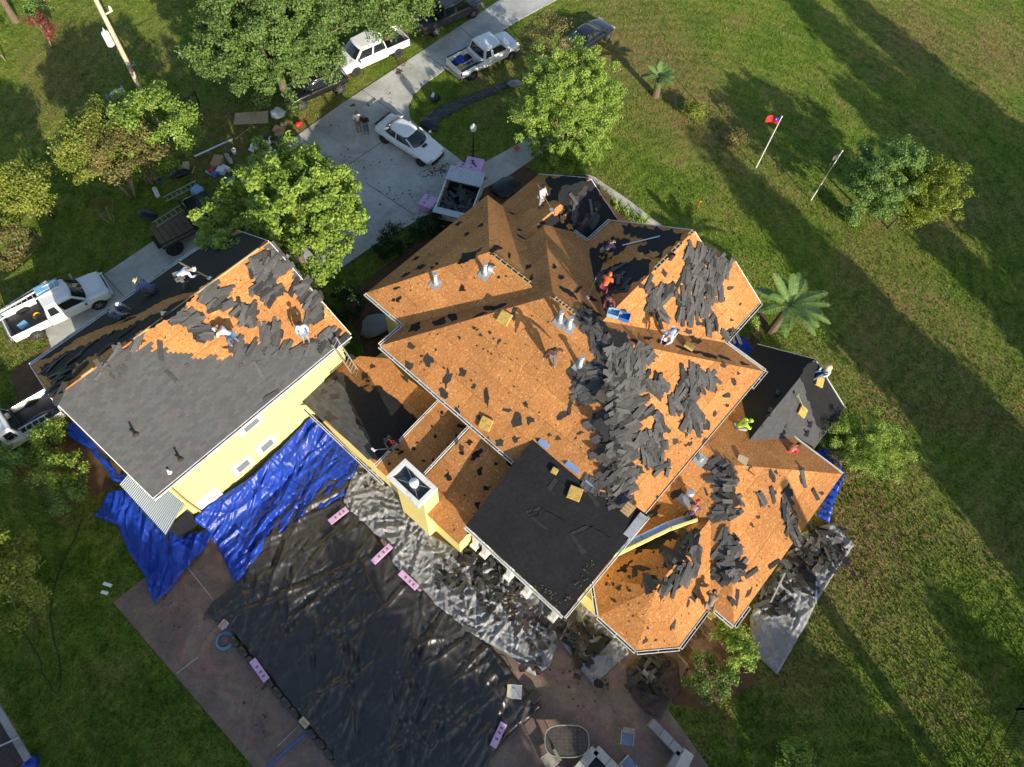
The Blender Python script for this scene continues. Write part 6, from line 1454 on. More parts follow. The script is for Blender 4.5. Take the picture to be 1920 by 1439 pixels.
def person(label, px, py, block, pose, face, shirt, trouser, hat=None, skin='skin', scale=1.0, long_sleeve=True, z=None, hair=True, group=None, dz=0.0):
    """px,py: where the feet stand; face: ground direction looked at, as a second pixel"""
    global NODE, GROW
    if block is None: p = P(px, py, z or 0)
    else: p, _n = surf(block, px, py)
    f = P(face[0], face[1], p.z); a = math.atan2(f.y-p.y, f.x-p.x)
    t = thing('person', label, 'person', (p.x, p.y, p.z+.03+dz), a); t.scale = (scale,)*3
    NODE = pose_nodes(pose); GROW = 0.0
    E_ = [('pel', 'waist'), ('waist', 'chest'), ('chest', 'neck'), ('neck', 'jaw'), ('jaw', 'head'), ('head', 'crownp'), ('head', 'nose')]
    for k in 'lr':
        E_ += [('chest', 'sh'+k), ('sh'+k, 'el'+k), ('el'+k, 'wr'+k), ('wr'+k, 'ha'+k), ('ha'+k, 'th'+k), ('pel', 'hip'+k), ('hip'+k, 'kn'+k), ('kn'+k, 'an'+k), ('an'+k, 'toe'+k), ('an'+k, 'heel'+k)]
        for j in range(4): E_ += [('ha'+k, 'f%d%s' % (j, k)), ('f%d%s' % (j, k), 'g%d%s' % (j, k))]
    skin_body('body', E_, skin, t)
    GROW = .022; S_ = [('waist', 'chest'), ('pel', 'waist')]
    for k in 'lr': S_ += [('chest', 'sh'+k), ('sh'+k, 'el'+k)] + ([('el'+k, 'wr'+k)] if long_sleeve else [])
    skin_body('shirt', S_, shirt, t)
    GROW = .018; S_ = []
    NODE['pel'] = (NODE['pel'][0] - V3(0, 0, .03), NODE['pel'][1]+.012)
    for k in 'lr': S_ += [('pel', 'hip'+k), ('hip'+k, 'kn'+k)] + ([('kn'+k, 'an'+k)] if trouser[0] != '!' else [])
    skin_body('trousers', S_, trouser.lstrip('!'), t)
    GROW = .014
    for k in 'lr': skin_body('shoe', [('heel'+k, 'an'+k), ('an'+k, 'toe'+k)] if 0 else [('heel'+k, 'toe'+k)], 'rubber', t)
    hd = NODE['head'][0]; hv = (NODE['head'][0]-NODE['neck'][0]).normalized(); q = Vector((0, 0, 1)).rotation_difference(hv).to_matrix()
    if hat == 'straw': MB().lathe([(.22, 0), (.23, .015), (.11, .03), (.105, .11), (.05, .13)], tuple(hd+hv*.05), 18, q).build('hat', M['straw'], t, smooth=True)
    elif hat: MB().lathe([(.112, -.01), (.116, .04), (.095, .10), (.04, .13)], tuple(hd+hv*.03), 16, q).build('cap', M[hat], t, smooth=True); MB().box(tuple(hd+hv*.03+V3(.13, 0, 0)), (.12, .15, .015), M=q).build('cap_peak', M[hat], t, bevel=.005)
    else: MB().lathe([(.085, -.05), (.105, .0), (.105, .06), (.085, .115), (.03, .135)], tuple(hd+hv*.02-V3(.012, 0, 0)), 14, q).build('hair', M['cloth_black'], t, smooth=True)
    return t, p, a
clothm('black', (.015, .014, .014)); clothm('white', (.70, .70, .72)); clothm('grey', (.30, .30, .32)); clothm('paleblue', (.42, .50, .68)); clothm('blue', (.10, .16, .38)); clothm('jeans', (.08, .14, .24)); clothm('lightjeans', (.22, .30, .40)); clothm('khaki', (.22, .18, .13)); clothm('maroon', (.065, .018, .022)); clothm('navy', (.012, .012, .035)); clothm('red', (.55, .02, .03)); clothm('orange', (.85, .11, .02)); clothm('lime', (.35, .68, .05)); clothm('tan', (.26, .19, .14)); clothm('darkred', (.14, .02, .03)); clothm('purple', (.06, .03, .10)); clothm('greyb', (.11, .11, .12)); clothm('blond', (.45, .34, .18))
W, SKN = 'cloth_white', 'skin'
person('person in a white shirt and shorts standing on the driveway beside a companion', 674, 247, None, 'stand', (690, 280), W, '!cloth_khaki', None, long_sleeve=False)
person('person in a black shirt and jeans looking at their hands on the driveway', 688, 251, None, 'arms', (684, 290), 'cloth_black', 'cloth_jeans', None, long_sleeve=False)
person('roofer in a grey shirt and cap crouching on the far left slope of the garage', 225, 595, 'garage', 'squat', (260, 590), 'cloth_grey', 'cloth_jeans', 'white_plastic')
person('roofer in a blue shirt and straw hat crouching on the far slope of the garage', 283, 550, 'garage', 'squat', (240, 548), 'cloth_blue', 'cloth_greyb', 'straw')
person('roofer in a pale blue shirt leaning with a bar at the garage ridge', 350, 538, 'garage', 'bend', (395, 520), 'cloth_paleblue', 'cloth_greyb', 'white_plastic')
person('roofer in a white shirt bending low in the middle of the garage roof', 440, 646, 'garage', 'bend', (400, 632), W, 'cloth_jeans', 'white_plastic')
person('roofer in a white and blue shirt near the right edge of the garage roof', 575, 640, 'garage', 'stand', (580, 670), 'cloth_paleblue', 'cloth_lightjeans', None)
person('roofer in a white shirt shovelling shingles on the north wing roof', 1013, 388, 'north', 'stand', (1040, 400), W, 'cloth_grey', None)
person('person in a dark maroon top walking down the orange main roof', 1032, 682, 'main', 'walk', (1040, 720), 'cloth_maroon', 'cloth_greyb', None)
person('roofer in navy bending in the shaded valley of the east wing', 1130, 488, 'east', 'bend', (1150, 470), 'cloth_navy', 'cloth_black', 'navy_paint')
person('roofer in a bright orange and yellow shirt bending in the valley', 1128, 555, 'east', 'bend', (1145, 520), 'cloth_orange', 'cloth_darkred', 'orange')
person('roofer in dark red clothes kneeling beside the blue buckets', 1136, 572, 'east', 'kneel', (1140, 600), 'cloth_darkred', 'cloth_black', 'iron')
person('roofer in a pale blue shirt bending on the ridge of the main roof', 1254, 640, 'main', 'bend', (1232, 660), 'cloth_paleblue', 'cloth_grey', 'white_plastic')
person('roofer in white shirt and straw hat sitting at the right end of the porch', 1543, 702, 'porch', 'sit', (1515, 712), W, 'cloth_jeans', 'straw')
person('roofer in a lime green shirt crouching at the left of the black porch roof', 1384, 806, 'porch', 'squat', (1420, 800), 'cloth_lime', 'cloth_grey', 'lime')
person('roofer in a red shirt crouching where porch roof meets low front roof', 1470, 854, 'porch', 'kneel', (1495, 838), 'cloth_red', 'cloth_lightjeans', None)
person('roofer in a purple cap kneeling under the main eave on the low roof', 1290, 968, 'southeast', 'kneel', (1300, 950), 'cloth_purple', 'cloth_black', 'red')
person('roofer in a tan shirt bending over the gutter notch beside the bay', 1320, 1140, 'southeast', 'bend', (1330, 1110), 'cloth_tan', 'cloth_khaki', None)
person('worker in a red cap crouching beside the satellite dish on the low roof', 733, 836, 'lean0', 'squat', (745, 850), 'cloth_black', 'cloth_greyb', 'red')
person('worker in a red shirt behind the yellow green tree on the driveway', 520, 345, None, 'stand', (540, 330), 'cloth_red', 'cloth_jeans', None)
person('worker in blue beside the heap of tools at the driveway edge', 513, 302, None, 'bend', (490, 290), 'cloth_blue', 'cloth_jeans', None)

# ================================================================== roof fittings and tools
def pipe_vent(label, px, py, block, h=.85, r=.085, house=main):
    p, n = surf(block, px, py); t = thing('vent_pipe', label, 'vent pipe', tuple(p))
    b = MB(); u = Vector((0, 1, 0)); u = (u-n*u.dot(n)).normalized(); v = n.cross(u); b.slab([n*.03+u*a*.28+v*c*.28 for a, c in ((-1, -1), (1, -1), (1, 1), (-1, 1))], n, .015); b.build('flashing', M['galv'], t)
    MB().lathe([(r*1.7, -.02), (r*1.3, .22), (r*1.15, .24)], (0, 0, 0), 14).build('collar', M['galv'], t)
    MB().lathe([(r, 0), (r, h-.14)], (0, 0, 0), 14).build('pipe', M['white_plastic'], t)
    MB().lathe([(r*1.0, h-.16), (r*1.5, h-.13), (r*1.5, h-.02), (r*1.2, h)], (0, 0, 0), 14).build('rain_cap', M['galv'], t); return t
pipe_vent('left grey vent pipe on the upper left slope of the main house', 817, 532, 'rear'); pipe_vent('right grey vent pipe on the upper left slope beside a white bucket', 909, 514, 'rear')
pipe_vent('left vent pipe of the close pair near the main ridge', 1050, 603, 'main'); pipe_vent('right vent pipe of the close pair near the main ridge', 1067, 614, 'main'); pipe_vent('lone vent pipe beside the long shingle pile on the main roof', 1087, 688, 'main', .95)
pipe_vent('squat vent with a square base beside the main eave', 1313, 863, 'southeast', .35, .07)
for a in (('black vent stub on the intact grey shingles of the garage, upper one', 250, 808), ('black vent stub on the intact grey shingles of the garage, lower one', 334, 855)):
    p, n = surf('garage', a[1]+4, a[2]+6); t = thing('roof_vent', a[0], 'vent pipe', tuple(p)); MB().lathe([(.05, 0), (.05, .5), (.06, .52)], (0, 0, 0), 10).build('pipe', M['iron'], t); MB().lathe([(.16, 0), (.07, .1)], (0, 0, 0), 10).build('collar', M['felt_brown'], t)
p, n = surf('garage', 318, 886); t = thing('roof_vent', 'small white vent stub near the eave of the garage', 'vent pipe', tuple(p)); MB().lathe([(.05, 0), (.05, .25)], (0, 0, 0), 10).build('pipe', M['white_plastic'], t); MB().lathe([(.12, 0), (.06, .08)], (0, 0, 0), 10).build('collar', M['white_plastic'], t)
for i, a in enumerate(((1474, 776), (1455, 802))):
    pass
for x, y, l in ((1457, 738, 'topmost black box vent on the grey porch slope'), (1443, 770, 'black box vent left of the foam square on the porch slope'), (1516, 795, 'small pipe vent right of the foam square on the porch slope'), (1510, 812, 'lower pipe vent right of the foam square on the porch slope')):
    p, n = surf('porch', x, y); t = thing('roof_vent', l, 'roof vent', tuple(p), .3); MB().box((0, 0, .08), (.28, .22, .12) if 'box' in l else (.08, .08, .3)).build('hood', M['black_plastic'], t, bevel=.02); MB().box((0, 0, .02), (.4, .36, .02)).build('base_plate', M['felt_brown'], t)
p, n = surf('southeast', 1288, 935); t = thing('exhaust_vent', 'round topped exhaust vent on a silver flashing below the main eave', 'vent', tuple(p))
MB().slab([n*.04+Vector(c) for c in ((-.4, -.35, 0), (.4, -.35, .0), (.4, .35, .0), (-.4, .35, 0))], n, .02).build('flashing', M['galv'], t); MB().lathe([(.13, 0), (.13, .5), (.2, .52), (.2, .6), (.12, .65)], (.1, .05, 0), 16).build('hood', M['galv'], t)
def bucket_on(label, px, py, block, **k): p, n = surf(block, px, py); return bucket(label, tuple(p+n*.03), **k)
bucket_on('white bucket lying on its side beside the right vent pipe', 918, 503, 'rear', tilt=(1.2, .5, 0), r=.17, h=.34)
for l, x, y, m_ in (('blue rectangular tub beside the kneeling worker, right one', 1168, 597, 'blue_plastic'), ('pale tub beside the kneeling worker, left one', 1148, 590, 'sky_plastic')):
    p, n = surf('east', x, y); t = thing('tub', l, 'tub', tuple(p+n*.05), .4)
    for c, d in (((0, 0, .03), (.42, .55, .04)), ((.2, 0, .14), (.03, .55, .22)), ((-.2, 0, .14), (.03, .55, .22)), ((0, .27, .14), (.4, .03, .22)), ((0, -.27, .14), (.4, .03, .22))): MB().box(c, d).build('panel', M[m_], t, bevel=.01)
def foam(label, px, py, block, s=.62, rz=0.0, h=.13):
    p, n = surf(block, px, py); q = Vector((0, 0, 1)).rotation_difference(n).to_matrix() @ Matrix.Rotation(rz, 3, 'Z')
    o = MB().box(tuple(p+n*(.03+h/2)), (s, s, h), M=q).build('foam_pad', M['foam'], None, bevel=.03); return props(o, label, 'foam pad')
foam('yellow foam pad near the top of the main roof beside the shadow edge', 947, 597, 'main', rz=.15); foam('pale yellow foam pad by the lower left gutter of the main roof', 912, 795, 'main', rz=.25); foam('yellow foam pad in the middle of the flat black roof', 1078, 926, 'flat', rz=.35)
foam('yellow foam pad with a shovel on the grey porch slope', 1502, 772, 'porch', .55, .25); foam('foam pad under the sitting roofer at the end of the porch', 1534, 716, 'porch', .55, .5); foam('worn brown foam pad on the shaded strip of the main roof', 1290, 652, 'main', .5, .2); foam('small worn foam piece near the top corner of the flat black roof', 1040, 884, 'flat', .3, .2)
def plank(name, label, cat, a, b, w, h, mat): o = MB().bar(a, b, w, h).build(name, M[mat]); return props(o, label, cat)
p, n = surf('southeast', 1370, 1070)
def S(block, x, y, h=.06): q, n = surf(block, x, y); return q+n*h
o = thing('shovel', 'shovel with a green handle lying over the foam pad on the porch', 'shovel'); a, b = S('porch', 1489, 742, .25), S('porch', 1503, 775, .3); MB().tube([a, b], .018, 6).build('shaft', M['lumber'], o); MB().box(tuple(a), (.16, .05, .12)).build('grip', M['lime'], o)
o = thing('shovel', 'long handled shovel held by the white shirted roofer on the north wing', 'shovel'); a, b = S('north', 1018, 372, .9), S('north', 1034, 394, .1); MB().tube([a, b], .02, 6).build('shaft', M['lumber'], o); MB().bar(b, b+(b-a).normalized()*.3, .22, .03).build('blade', M['galv'], o)
o = thing('pry_bar', 'orange tear off bar held by the roofer at the garage ridge', 'tool'); a, b = S('garage', 357, 518, .8), S('garage', 393, 524, .1); MB().bar(a, b, .06).build('shaft', M['lumber'], o); MB().bar(b, b+(b-a).normalized()*.2, .2, .03).build('blade', M['galv'], o)
o = thing('pry_bar', 'wooden handled bar leaning beside the orange shirted roofer', 'tool'); a, b = S('main', 1109, 536, .5), S('main', 1101, 560, .06); MB().tube([a, b], .02, 6).build('shaft', M['lumber'], o); MB().box(tuple(b), (.12, .18, .04)).build('blade', M['galv'], o)
plank('metal_strip', 'long white metal strip lying on the shaded slope of the east wing', 'metal strip', S('east', 1168, 462), S('east', 1238, 445), .07, .02, 'alu')
plank('timber_batten', 'loose batten on the shingle heap right of the house', 'timber', P(1445, 1130, .7), P(1472, 1075, .9), .07, .05, 'galv')
plank('metal_strip', 'short pale metal strip on the silver tarp right of the house', 'metal strip', P(1531, 1090, .4), P(1530, 1132, .35), .09, .03, 'alu')
# blue rolled flashings at the upper edge of the flat roof
for l, a, b in (('blue flashing sheet at the upper corner of the flat black roof', (1012, 826), (1028, 840)), ('long blue flashing sheet in the middle of the flat roof edge', (1062, 868), (1086, 886)), ('blue flashing sheet beside the heap at the flat roof edge', (1100, 899), (1122, 915))):
    A_, B_ = S('flat', *a, .10), S('flat', *b, .10); plank('flashing_sheet', l, 'flashing', A_, B_, .30, .06, 'blue_wrap')
# step flashing and saddle between the flat roof and the bay
t = thing('saddle_flashing', 'narrow saddle with blue metal flashing and a yellow edge beside the flat roof', 'flashing')
a, b, c = P(1150, 1044, 3.75), P(1258, 992, 4.35), P(1306, 976, 4.3); MB().bar(a, b, .12, .35).bar(b, c, .12, .35).build('yellow_edge', M['wall'], t)
dv = Vector((.0, .22, .06)); 
for i in range(9): MB().bar(a.lerp(b, i/9)+dv, a.lerp(b, (i+.96)/9)+dv, .34, .02 + .004*(i % 2)).build('flashing_step', M['blue_wrap'], t)
MB().bar(b+dv, c+dv, .34, .02).build('flashing_step', M['galv'], t)
plank('trough', 'grey metal trough lying along the right edge of the flat black roof', 'gutter', P(1166, 1020, 5.9), P(1208, 966, 6.4), .42, .08, 'galv')
t = thing('wire_tray', 'rusty wire tray on the corner where flat roof and main roof meet', 'tray'); A_ = P(1178, 955, 6.6); MB().box(tuple(A_), (.6, .45, .05)).build('tray', M['lumber'], t)
for i in range(4): MB().bar(A_+Vector((-.25+i*.16, -.2, .08)), A_+Vector((-.25+i*.16, .2, .08)), .03).build('slat', M['lumber'], t)
# satellite dish
p, n = surf('lean0', 727, 850); t = thing('satellite_dish', 'satellite dish with a long arm on the low roof beside the chimney', 'satellite dish', tuple(p))
MB().tube([(0, 0, 0), (.1, 0, .5)], .03, 8).build('mast', M['galv'], t); Rm = Matrix.Rotation(math.radians(62), 3, 'Y') @ Matrix.Rotation(.5, 3, 'Z')
MB().lathe([(.02, .0), (.16, .02), (.30, .08), (.31, .09), (.16, .035), (.02, .02)], (.1, 0, .6), 20, Rm).build('reflector', M['galv'], t, smooth=True); MB().tube([(.1, 0, .45), (-.5, .35, .75)], .018, 6).build('feed_arm', M['alu'], t); MB().box((-.52, .37, .8), (.1, .22, .1)).build('receiver', M['white_plastic'], t, bevel=.01)
p, n = surf('lean0', 690, 845); lump('felt_roll', 'short roll of felt on the low grey roof near the garage', 'roll', tuple(S('lean0', 622, 715, .1)), .22, 'felt_brown', 12, .6, .1, sc=(1.6, .9, 1))
p, n = surf('east', 1255, 487); bucket('black bucket on the orange slope below the east ridge', tuple(p), 'black_plastic', (0, .5, 0))
lump('felt_bundle', 'curved bundle of black felt draped over the ridge between the wings', 'felt', tuple(S('rear', 1002, 414, .0)), .55, 'felt', 13, .5, .2, sc=(1.9, .8, .8), rz=-.9)
t = thing('hose', 'orange and black air hose lying on the low front roof', 'hose'); MB().tube([S('southeast', x, y, .03) for x, y in ((1401, 872), (1406, 878), (1402, 884), (1408, 886), (1414, 892))], .02, 6).build('tube', M['darkm'] if 'darkm' in M else M['dark_metal'], t)
p = S('southeast', 1391, 866, .03); o = MB().box(tuple(p), (.6, .5, .02), .3).build('plywood_piece', M['plywood']); props(o, 'small plywood square near the ridge of the low front roof', 'plywood')

# ================================================================== yard clutter
t = props(MB().poly([P(*q, .12) for q in ((438, 234), (503, 231), (503, 208), (441, 212))]).build('plywood_sheet', M['plywood']), 'large plywood sheet lying on the grass left of the driveway', 'plywood')
sm = t.modifiers.new('thick', 'SOLIDIFY'); sm.thickness = .02
lump('white_sheet', 'crumpled white sheet on the grass beside the black SUV', 'sheet', P(522, 212, .15), .5, 'white_plastic', 21, .35, .25)
t = thing('cardboard_box', 'flattened open cardboard box on the grass by the driveway', 'box', P(527, 245, .06), .5); MB().box((0, 0, 0), (.7, .5, .05)).build('base_panel', M['card'], t)
for c, d, r in (((.5, 0, .1), (.35, .45, .02), .3), ((-.48, .05, .08), (.3, .45, .02), -.2), ((0, .38, .1), (.6, .3, .02), 0)): MB().box(c, d, r).build('flap', M['card'], t)
lump('leaf_blower', 'red blower on the grass at the driveway edge', 'blower', P(560, 233, .2), .22, 'red', 22, .8, .2, sc=(1.3, .8, 1)); lump('green_can', 'small teal can on the grass near the cardboard', 'can', P(523, 262, .12), .12, 'teal', 23, .8, .05)
plank('gutter_length', 'long white gutter length lying on the grass left of the driveway', 'gutter', P(365, 294, .08), P(437, 261, .08), .13, .06, 'alu'); plank('rake', 'long handled rake on the grass below the plywood sheet', 'rake', P(440, 262, .08), P(468, 240, .08), .04, .03, 'lumber')
q = P(480, 260, .1); lump('black_bag', 'dark bag between the plywood and the tool heap', 'bag', P(498, 262, .2), .35, 'black_plastic', 24, .5)
cl = [('white bag with blue print in the tool heap beside the driveway', 488, 272, .5, 'white_plastic', (1.8, .9, .6)), ('second white bag at the driveway end of the tool heap', 502, 284, .4, 'white_plastic', (1.3, .8, .6)), ('blue bag at the driveway end of the tool heap', 512, 292, .35, 'blue_plastic', (1.4, .7, .6)), ('black pack behind the white bags of the tool heap', 505, 262, .35, 'black_plastic', (1.2, .8, .6)),
      ('black gear bag under the myrtle beside the buckets', 335, 325, .5, 'black_plastic', (1.2, .8, .6)), ('dark cloth heap on the grass left of the flatbed', 276, 403, .45, 'black_plastic', (.8, 1.5, .4)), ('blue cloth in the tool heap by the yellow green tree', 432, 343, .35, 'blue_plastic', (1.4, 1, .5)), ('dark bundle on the lawn end of the unrolled fabric', 805, 232, .6, 'black_plastic', (1.3, .9, .45)),
      ('grey plastic sheet at the far end of the unrolled fabric', 965, 157, .45, 'silver_tarp', (1.4, .8, .4)), ('large dark tarp bundle beside the front walkway', 948, 350, .8, 'black_plastic', (1.3, 1.0, .35)), ('dark plastic heap under the trailer edge by the shrubs', 820, 430, .6, 'black_plastic', (1.4, .9, .35)), ('pale crumpled plastic in the dark gap between garage and house', 705, 610, .8, 'silver_tarp', (1, 1.2, .35)), ('brown paper bag beside the pink bundles on the driveway', 853, 315, .30, 'card', (1, .9, 1.0)), ('orange flower pot under the bright green tree', 968, 277, .2, 'orange', (1, 1, 1))]
for i, (l, x, y, r, m_, sc) in enumerate(cl): lump('bag' if 'bag' in l else 'bundle', l, 'bag' if 'bag' in l else 'bundle', P(x, y, .18), r, m_, 30+i, .6, .22, sc=sc, rz=i*.7)
for l, x, y, m_ in (('white bucket at the upper end of the bucket row', 440, 288, 'white_plastic'), ('white bucket in the middle of the bucket row', 428, 298, 'white_plastic'), ('white bucket nearest the cardboard in the bucket row', 433, 305, 'white_plastic'), ('red bucket beside the tool heap', 482, 293, 'red'), ('teal bucket under the myrtle stems', 302, 344, 'teal')): bucket(l, P(x, y, .02), m_)
for l, x, y, d, m_, rz in (('brown cardboard carton on top of the supplies by the driveway', 408, 305, (.9, .6, .5), 'card', .6), ('white box under the brown carton', 415, 320, (.5, .5, .35), 'white_plastic', .6), ('blue box beside the brown carton', 405, 325, (.5, .35, .3), 'blue_plastic', .4), ('white narrow box next to the blue box', 424, 316, (.25, .6, .3), 'white_plastic', .2), ('red box under the supplies', 398, 322, (.3, .4, .3), 'red', .5), ('pale blue crate near the flatbed cab', 370, 358, (.6, .6, .35), 'sky_plastic', .4), ('wooden crate by the black gear bag', 349, 311, (.55, .4, .25), 'plywood', .9)): thing_box('box' if 'crate' not in l else 'crate', l, 'box', P(x, y, .25), d, m_, rz)
t = thing('gas_cylinder', 'white gas cylinder lying on the grass below the myrtle', 'cylinder'); a, b = P(289, 352, .15), P(297, 370, .15); MB().tube([a, a.lerp(b, .1), a.lerp(b, .9), b], [.08, .15, .15, .08], 14).build('tank', M['white_plastic'], t); MB().bar(b, b+(b-a).normalized()*.12, .05).build('valve', M['galv'], t)
plank('timber_offcut', 'thin timber offcut beside the gear bag', 'timber', P(360, 326, .05), P(366, 312, .05), .08, .04, 'lumber'); plank('blue_tube', 'pale blue tube leaning on the supplies by the driveway', 'tube', P(386, 322, .1), P(404, 331, .2), .14, .12, 'sky_plastic')
p = P(815, 185, .25); t = thing('lawn_machine', 'small black and white petrol machine on the lawn inside the driveway bend', 'machine', (p.x, p.y, 0), .5); MB().box((0, 0, .3), (.6, .5, .35)).build('engine', M['black_plastic'], t, bevel=.05); MB().box((0, .12, .52), (.4, .2, .12)).build('cover', M['white_plastic'], t, bevel=.03); MB().tube([(-.3, -.2, .4), (-.7, -.2, .8), (-.7, .2, .8), (-.3, .2, .4)], .02, 6).build('handle_bar', M['dark_metal'], t)
for s in (-1, 1): MB().lathe([(.16, -.04), (.16, .04)], (.2, s*.3, .16), 14, Matrix.Rotation(PI/2, 3, 'X')).build('wheel', M['rubber'], t)
# pink wrapped shingle bundles
def bundle(label, a, b, z, w=.33, h=.09, mat='pink_wrap', group=None, name='shingle_bundle'):
    t = thing(name, label, 'bundle', (0, 0, 0), 0, group); a, b = P(*a, z), P(*b, z); MB().bar(a, b, w, h).build('wrapper', M[mat], t, bevel=.02); d = (b-a)
    for k in (.3, .55, .75): c = a+d*k+Vector((0, 0, h/2+.003)); MB().bar(c, c+d*.08, w*.45, .004).build('print_mark', M['straps'], t)
    return t
GB = 'pink wrapped bundles weighing down the sheets'
bundle('pink wrapped bundle on the top left corner of the black pool sheet', (618, 980), (651, 954), .40, group=GB); bundle('pink wrapped bundle second along the seam of black and silver sheets', (699, 1055), (733, 1023), .40, group=GB); bundle('pink wrapped bundle third along the seam of black and silver sheets', (750, 1073), (782, 1103), .40, group=GB)
bundle('purple pink bundle on the left border of the black pool sheet', (473, 1238), (500, 1276), .40, group=GB); bundle('pink wrapped bundle on the lower right of the black pool sheet', (924, 1401), (945, 1356), .40, group=GB); bundle('small tan block on the left border of the black pool sheet', (564, 1348), (577, 1362), .38, .3, .1, 'plywood', name='block')
for i, (l, x, y, z, d, rz) in enumerate((('pink wrapped pallet stack beside the lamp post', 888, 318, .45, (1.2, 1.2, .9), .5), ('low pink wrapped pallet behind the trailer', 866, 322, .3, (.9, .9, .6), .2), ('purple pink pallet stack at the left side of the dump trailer', 803, 383, .35, (1.0, 1.0, .7), .3))):
    p = P(x, y, z); t = thing('shingle_pallet', l, 'pallet', (p.x, p.y, 0), rz)
    for k in range(int(d[2]/.15)): MB().box((random.uniform(-.02, .02), random.uniform(-.02, .02), .12+k*.15), (d[0], d[1], .14)).build('bundle_layer', M['pink_wrap'], t, bevel=.02)
    MB().box((0, 0, .03), (d[0], d[1], .05)).build('pallet_base', M['lumber'], t)
    for s in (-.3, .05, .3): MB().box((s, .1, d[2]+.0+.05), (.10, .16, .006)).build('print_mark', M['straps'], t)
plank('black_pole', 'black pole leaning over the pink pallet stack', 'pole', P(884, 300, 1.1), P(910, 338, .6), .06, .06, 'iron')
# patio things
t = thing('hose_coil', 'coiled blue hose on the patio beside the black sheet', 'hose'); c = P(421, 1202, .06)
for k in range(4): MB().tube([c+Vector((math.cos(a*PI/10)*(.40-.03*k), math.sin(a*PI/10)*(.40-.03*k), .02*k)) for a in range(21)], .018, 6).build('hose_loop', M['teal' if k % 2 else 'sky_plastic'], t)
p = P(420, 1172, .15); t = thing('power_saw', 'small orange handled machine at the corner of the pool sheet', 'machine', (p.x, p.y, .1), .2); MB().box((0, 0, .12), (.45, .32, .2)).build('housing', M['galv'], t, bevel=.05); MB().tube([(-.2, 0, .2), (-.15, 0, .38), (.15, 0, .38), (.2, 0, .2)], .03, 8).build('handle', M['orange'], t); MB().lathe([(.15, -.02), (.15, .02)], (.05, -.2, .13), 16, Matrix.Rotation(PI/2, 3, 'X')).build('disc', M['alu'], t)
t = thing('patio_line', 'bright blue hose crossing the patio to the pool sheet', 'hose'); MB().tube([P(x, y, .05) for x, y in ((498, 1445), (520, 1422), (550, 1396), (579, 1370))], .035, 6).build('tube', M['blue_plastic'], t)
t = thing('border_weight', 'row of black water bags along the left border of the pool sheet', 'water bags')
for i in range(13):
    a = Vector((440, 1190, 0)).lerp(Vector((650, 1440, 0)), i/13); b = Vector((440, 1190, 0)).lerp(Vector((650, 1440, 0)), (i+.93)/13); A_, B_ = P(a.x-8, a.y+4, .16), P(b.x-8, b.y+4, .16); MB().tube([A_, A_.lerp(B_, .1), A_.lerp(B_, .5), A_.lerp(B_, .9), B_], [.05, .15, .17, .15, .05], 10).build('bag', M['black_sheet'], t, smooth=True)
q = P(1063, 1390, .72); t = thing('oval_table', 'oval mesh topped patio table in the shade near the fire pit', 'table', (q.x, q.y, 0), math.atan2((P(1100, 1390, .7)-P(1025, 1390, .7)).y, (P(1100, 1390, .7)-P(1025, 1390, .7)).x))
ov = [(1.02*math.copysign(abs(math.cos(2*PI*i/40))**.7, math.cos(2*PI*i/40)), .66*math.copysign(abs(math.sin(2*PI*i/40))**.7, math.sin(2*PI*i/40))) for i in range(40)]; MB().prism(ov, .70, .715).build('table_top', M['deck_wood'], t); MB().tube([(x, y, .72) for x, y in ov+ov[:1]], .02, 6).build('rim', M['galv'], t)
for sx_ in (-.7, .7):
    for sy_ in (-.4, .4): MB().tube([(sx_, sy_, 0), (sx_*.9, sy_*.9, .7)], .025, 6).build('leg', M['iron'], t)
mh = MB()
for i in range(-4, 5):
    for j in range(-3, 4): mh.box((i*.2, j*.15, .722), (.02, .02, .004))
o = mh.build('mesh_holes', M['galv'], t); o['kind'] = 'stuff'
def chair(label, px, py, face, seat='steel_blue', name='patio_chair', z=.42, w=.55):
    q = P(px, py, .3); f = P(face[0], face[1], .3); t = thing(name, label, 'chair', (q.x, q.y, 0), math.atan2(f.y-q.y, f.x-q.x))
    MB().loft([[(x, y, zz) for y in (-w/2, w/2)] for x, zz in ((.3, .44), (.1, .42), (-.2, .41))], closed=False, caps=False).build('seat', M[seat], t); s = t.children[-1].modifiers.new('t', 'SOLIDIFY'); s.thickness = .03
    MB().loft([[(x, y, zz) for y in (-w/2, w/2)] for x, zz in ((-.2, .42), (-.32, .75), (-.42, 1.0))], closed=False, caps=False).build('backrest', M['cream'], t); s = t.children[-1].modifiers.new('t', 'SOLIDIFY'); s.thickness = .03
    for k in (-1, 1): MB().tube([(.3, k*w/2*1.05, 0), (.28, k*w/2*1.05, .62), (-.3, k*w/2*1.05, .66)], .02, 6).build('arm', M['galv'], t); MB().tube([(-.3, k*w/2, .4), (-.35, k*w/2, 0)], .02, 6).build('leg', M['galv'], t)
    return t
chair('blue grey sling chair with cream back inside the seat wall', 1174, 1384, (1170, 1440)); chair('blue grey sling chair cut by the bottom edge beside the fire pit', 1176, 1434, (1200, 1410)); chair('folded cream chair tipped over left of the oval table', 1030, 1425, (1010, 1440), 'cream'); chair('steel framed chair on the right border of the pool sheet', 966, 1298, (990, 1300), 'galv')
q = P(1000, 1308, .0); thing_box('skimmer_lid', 'dark square fitting beside the steel chair', 'fitting', (q.x, q.y, .25), (.5, .5, .2), 'iron', .1)
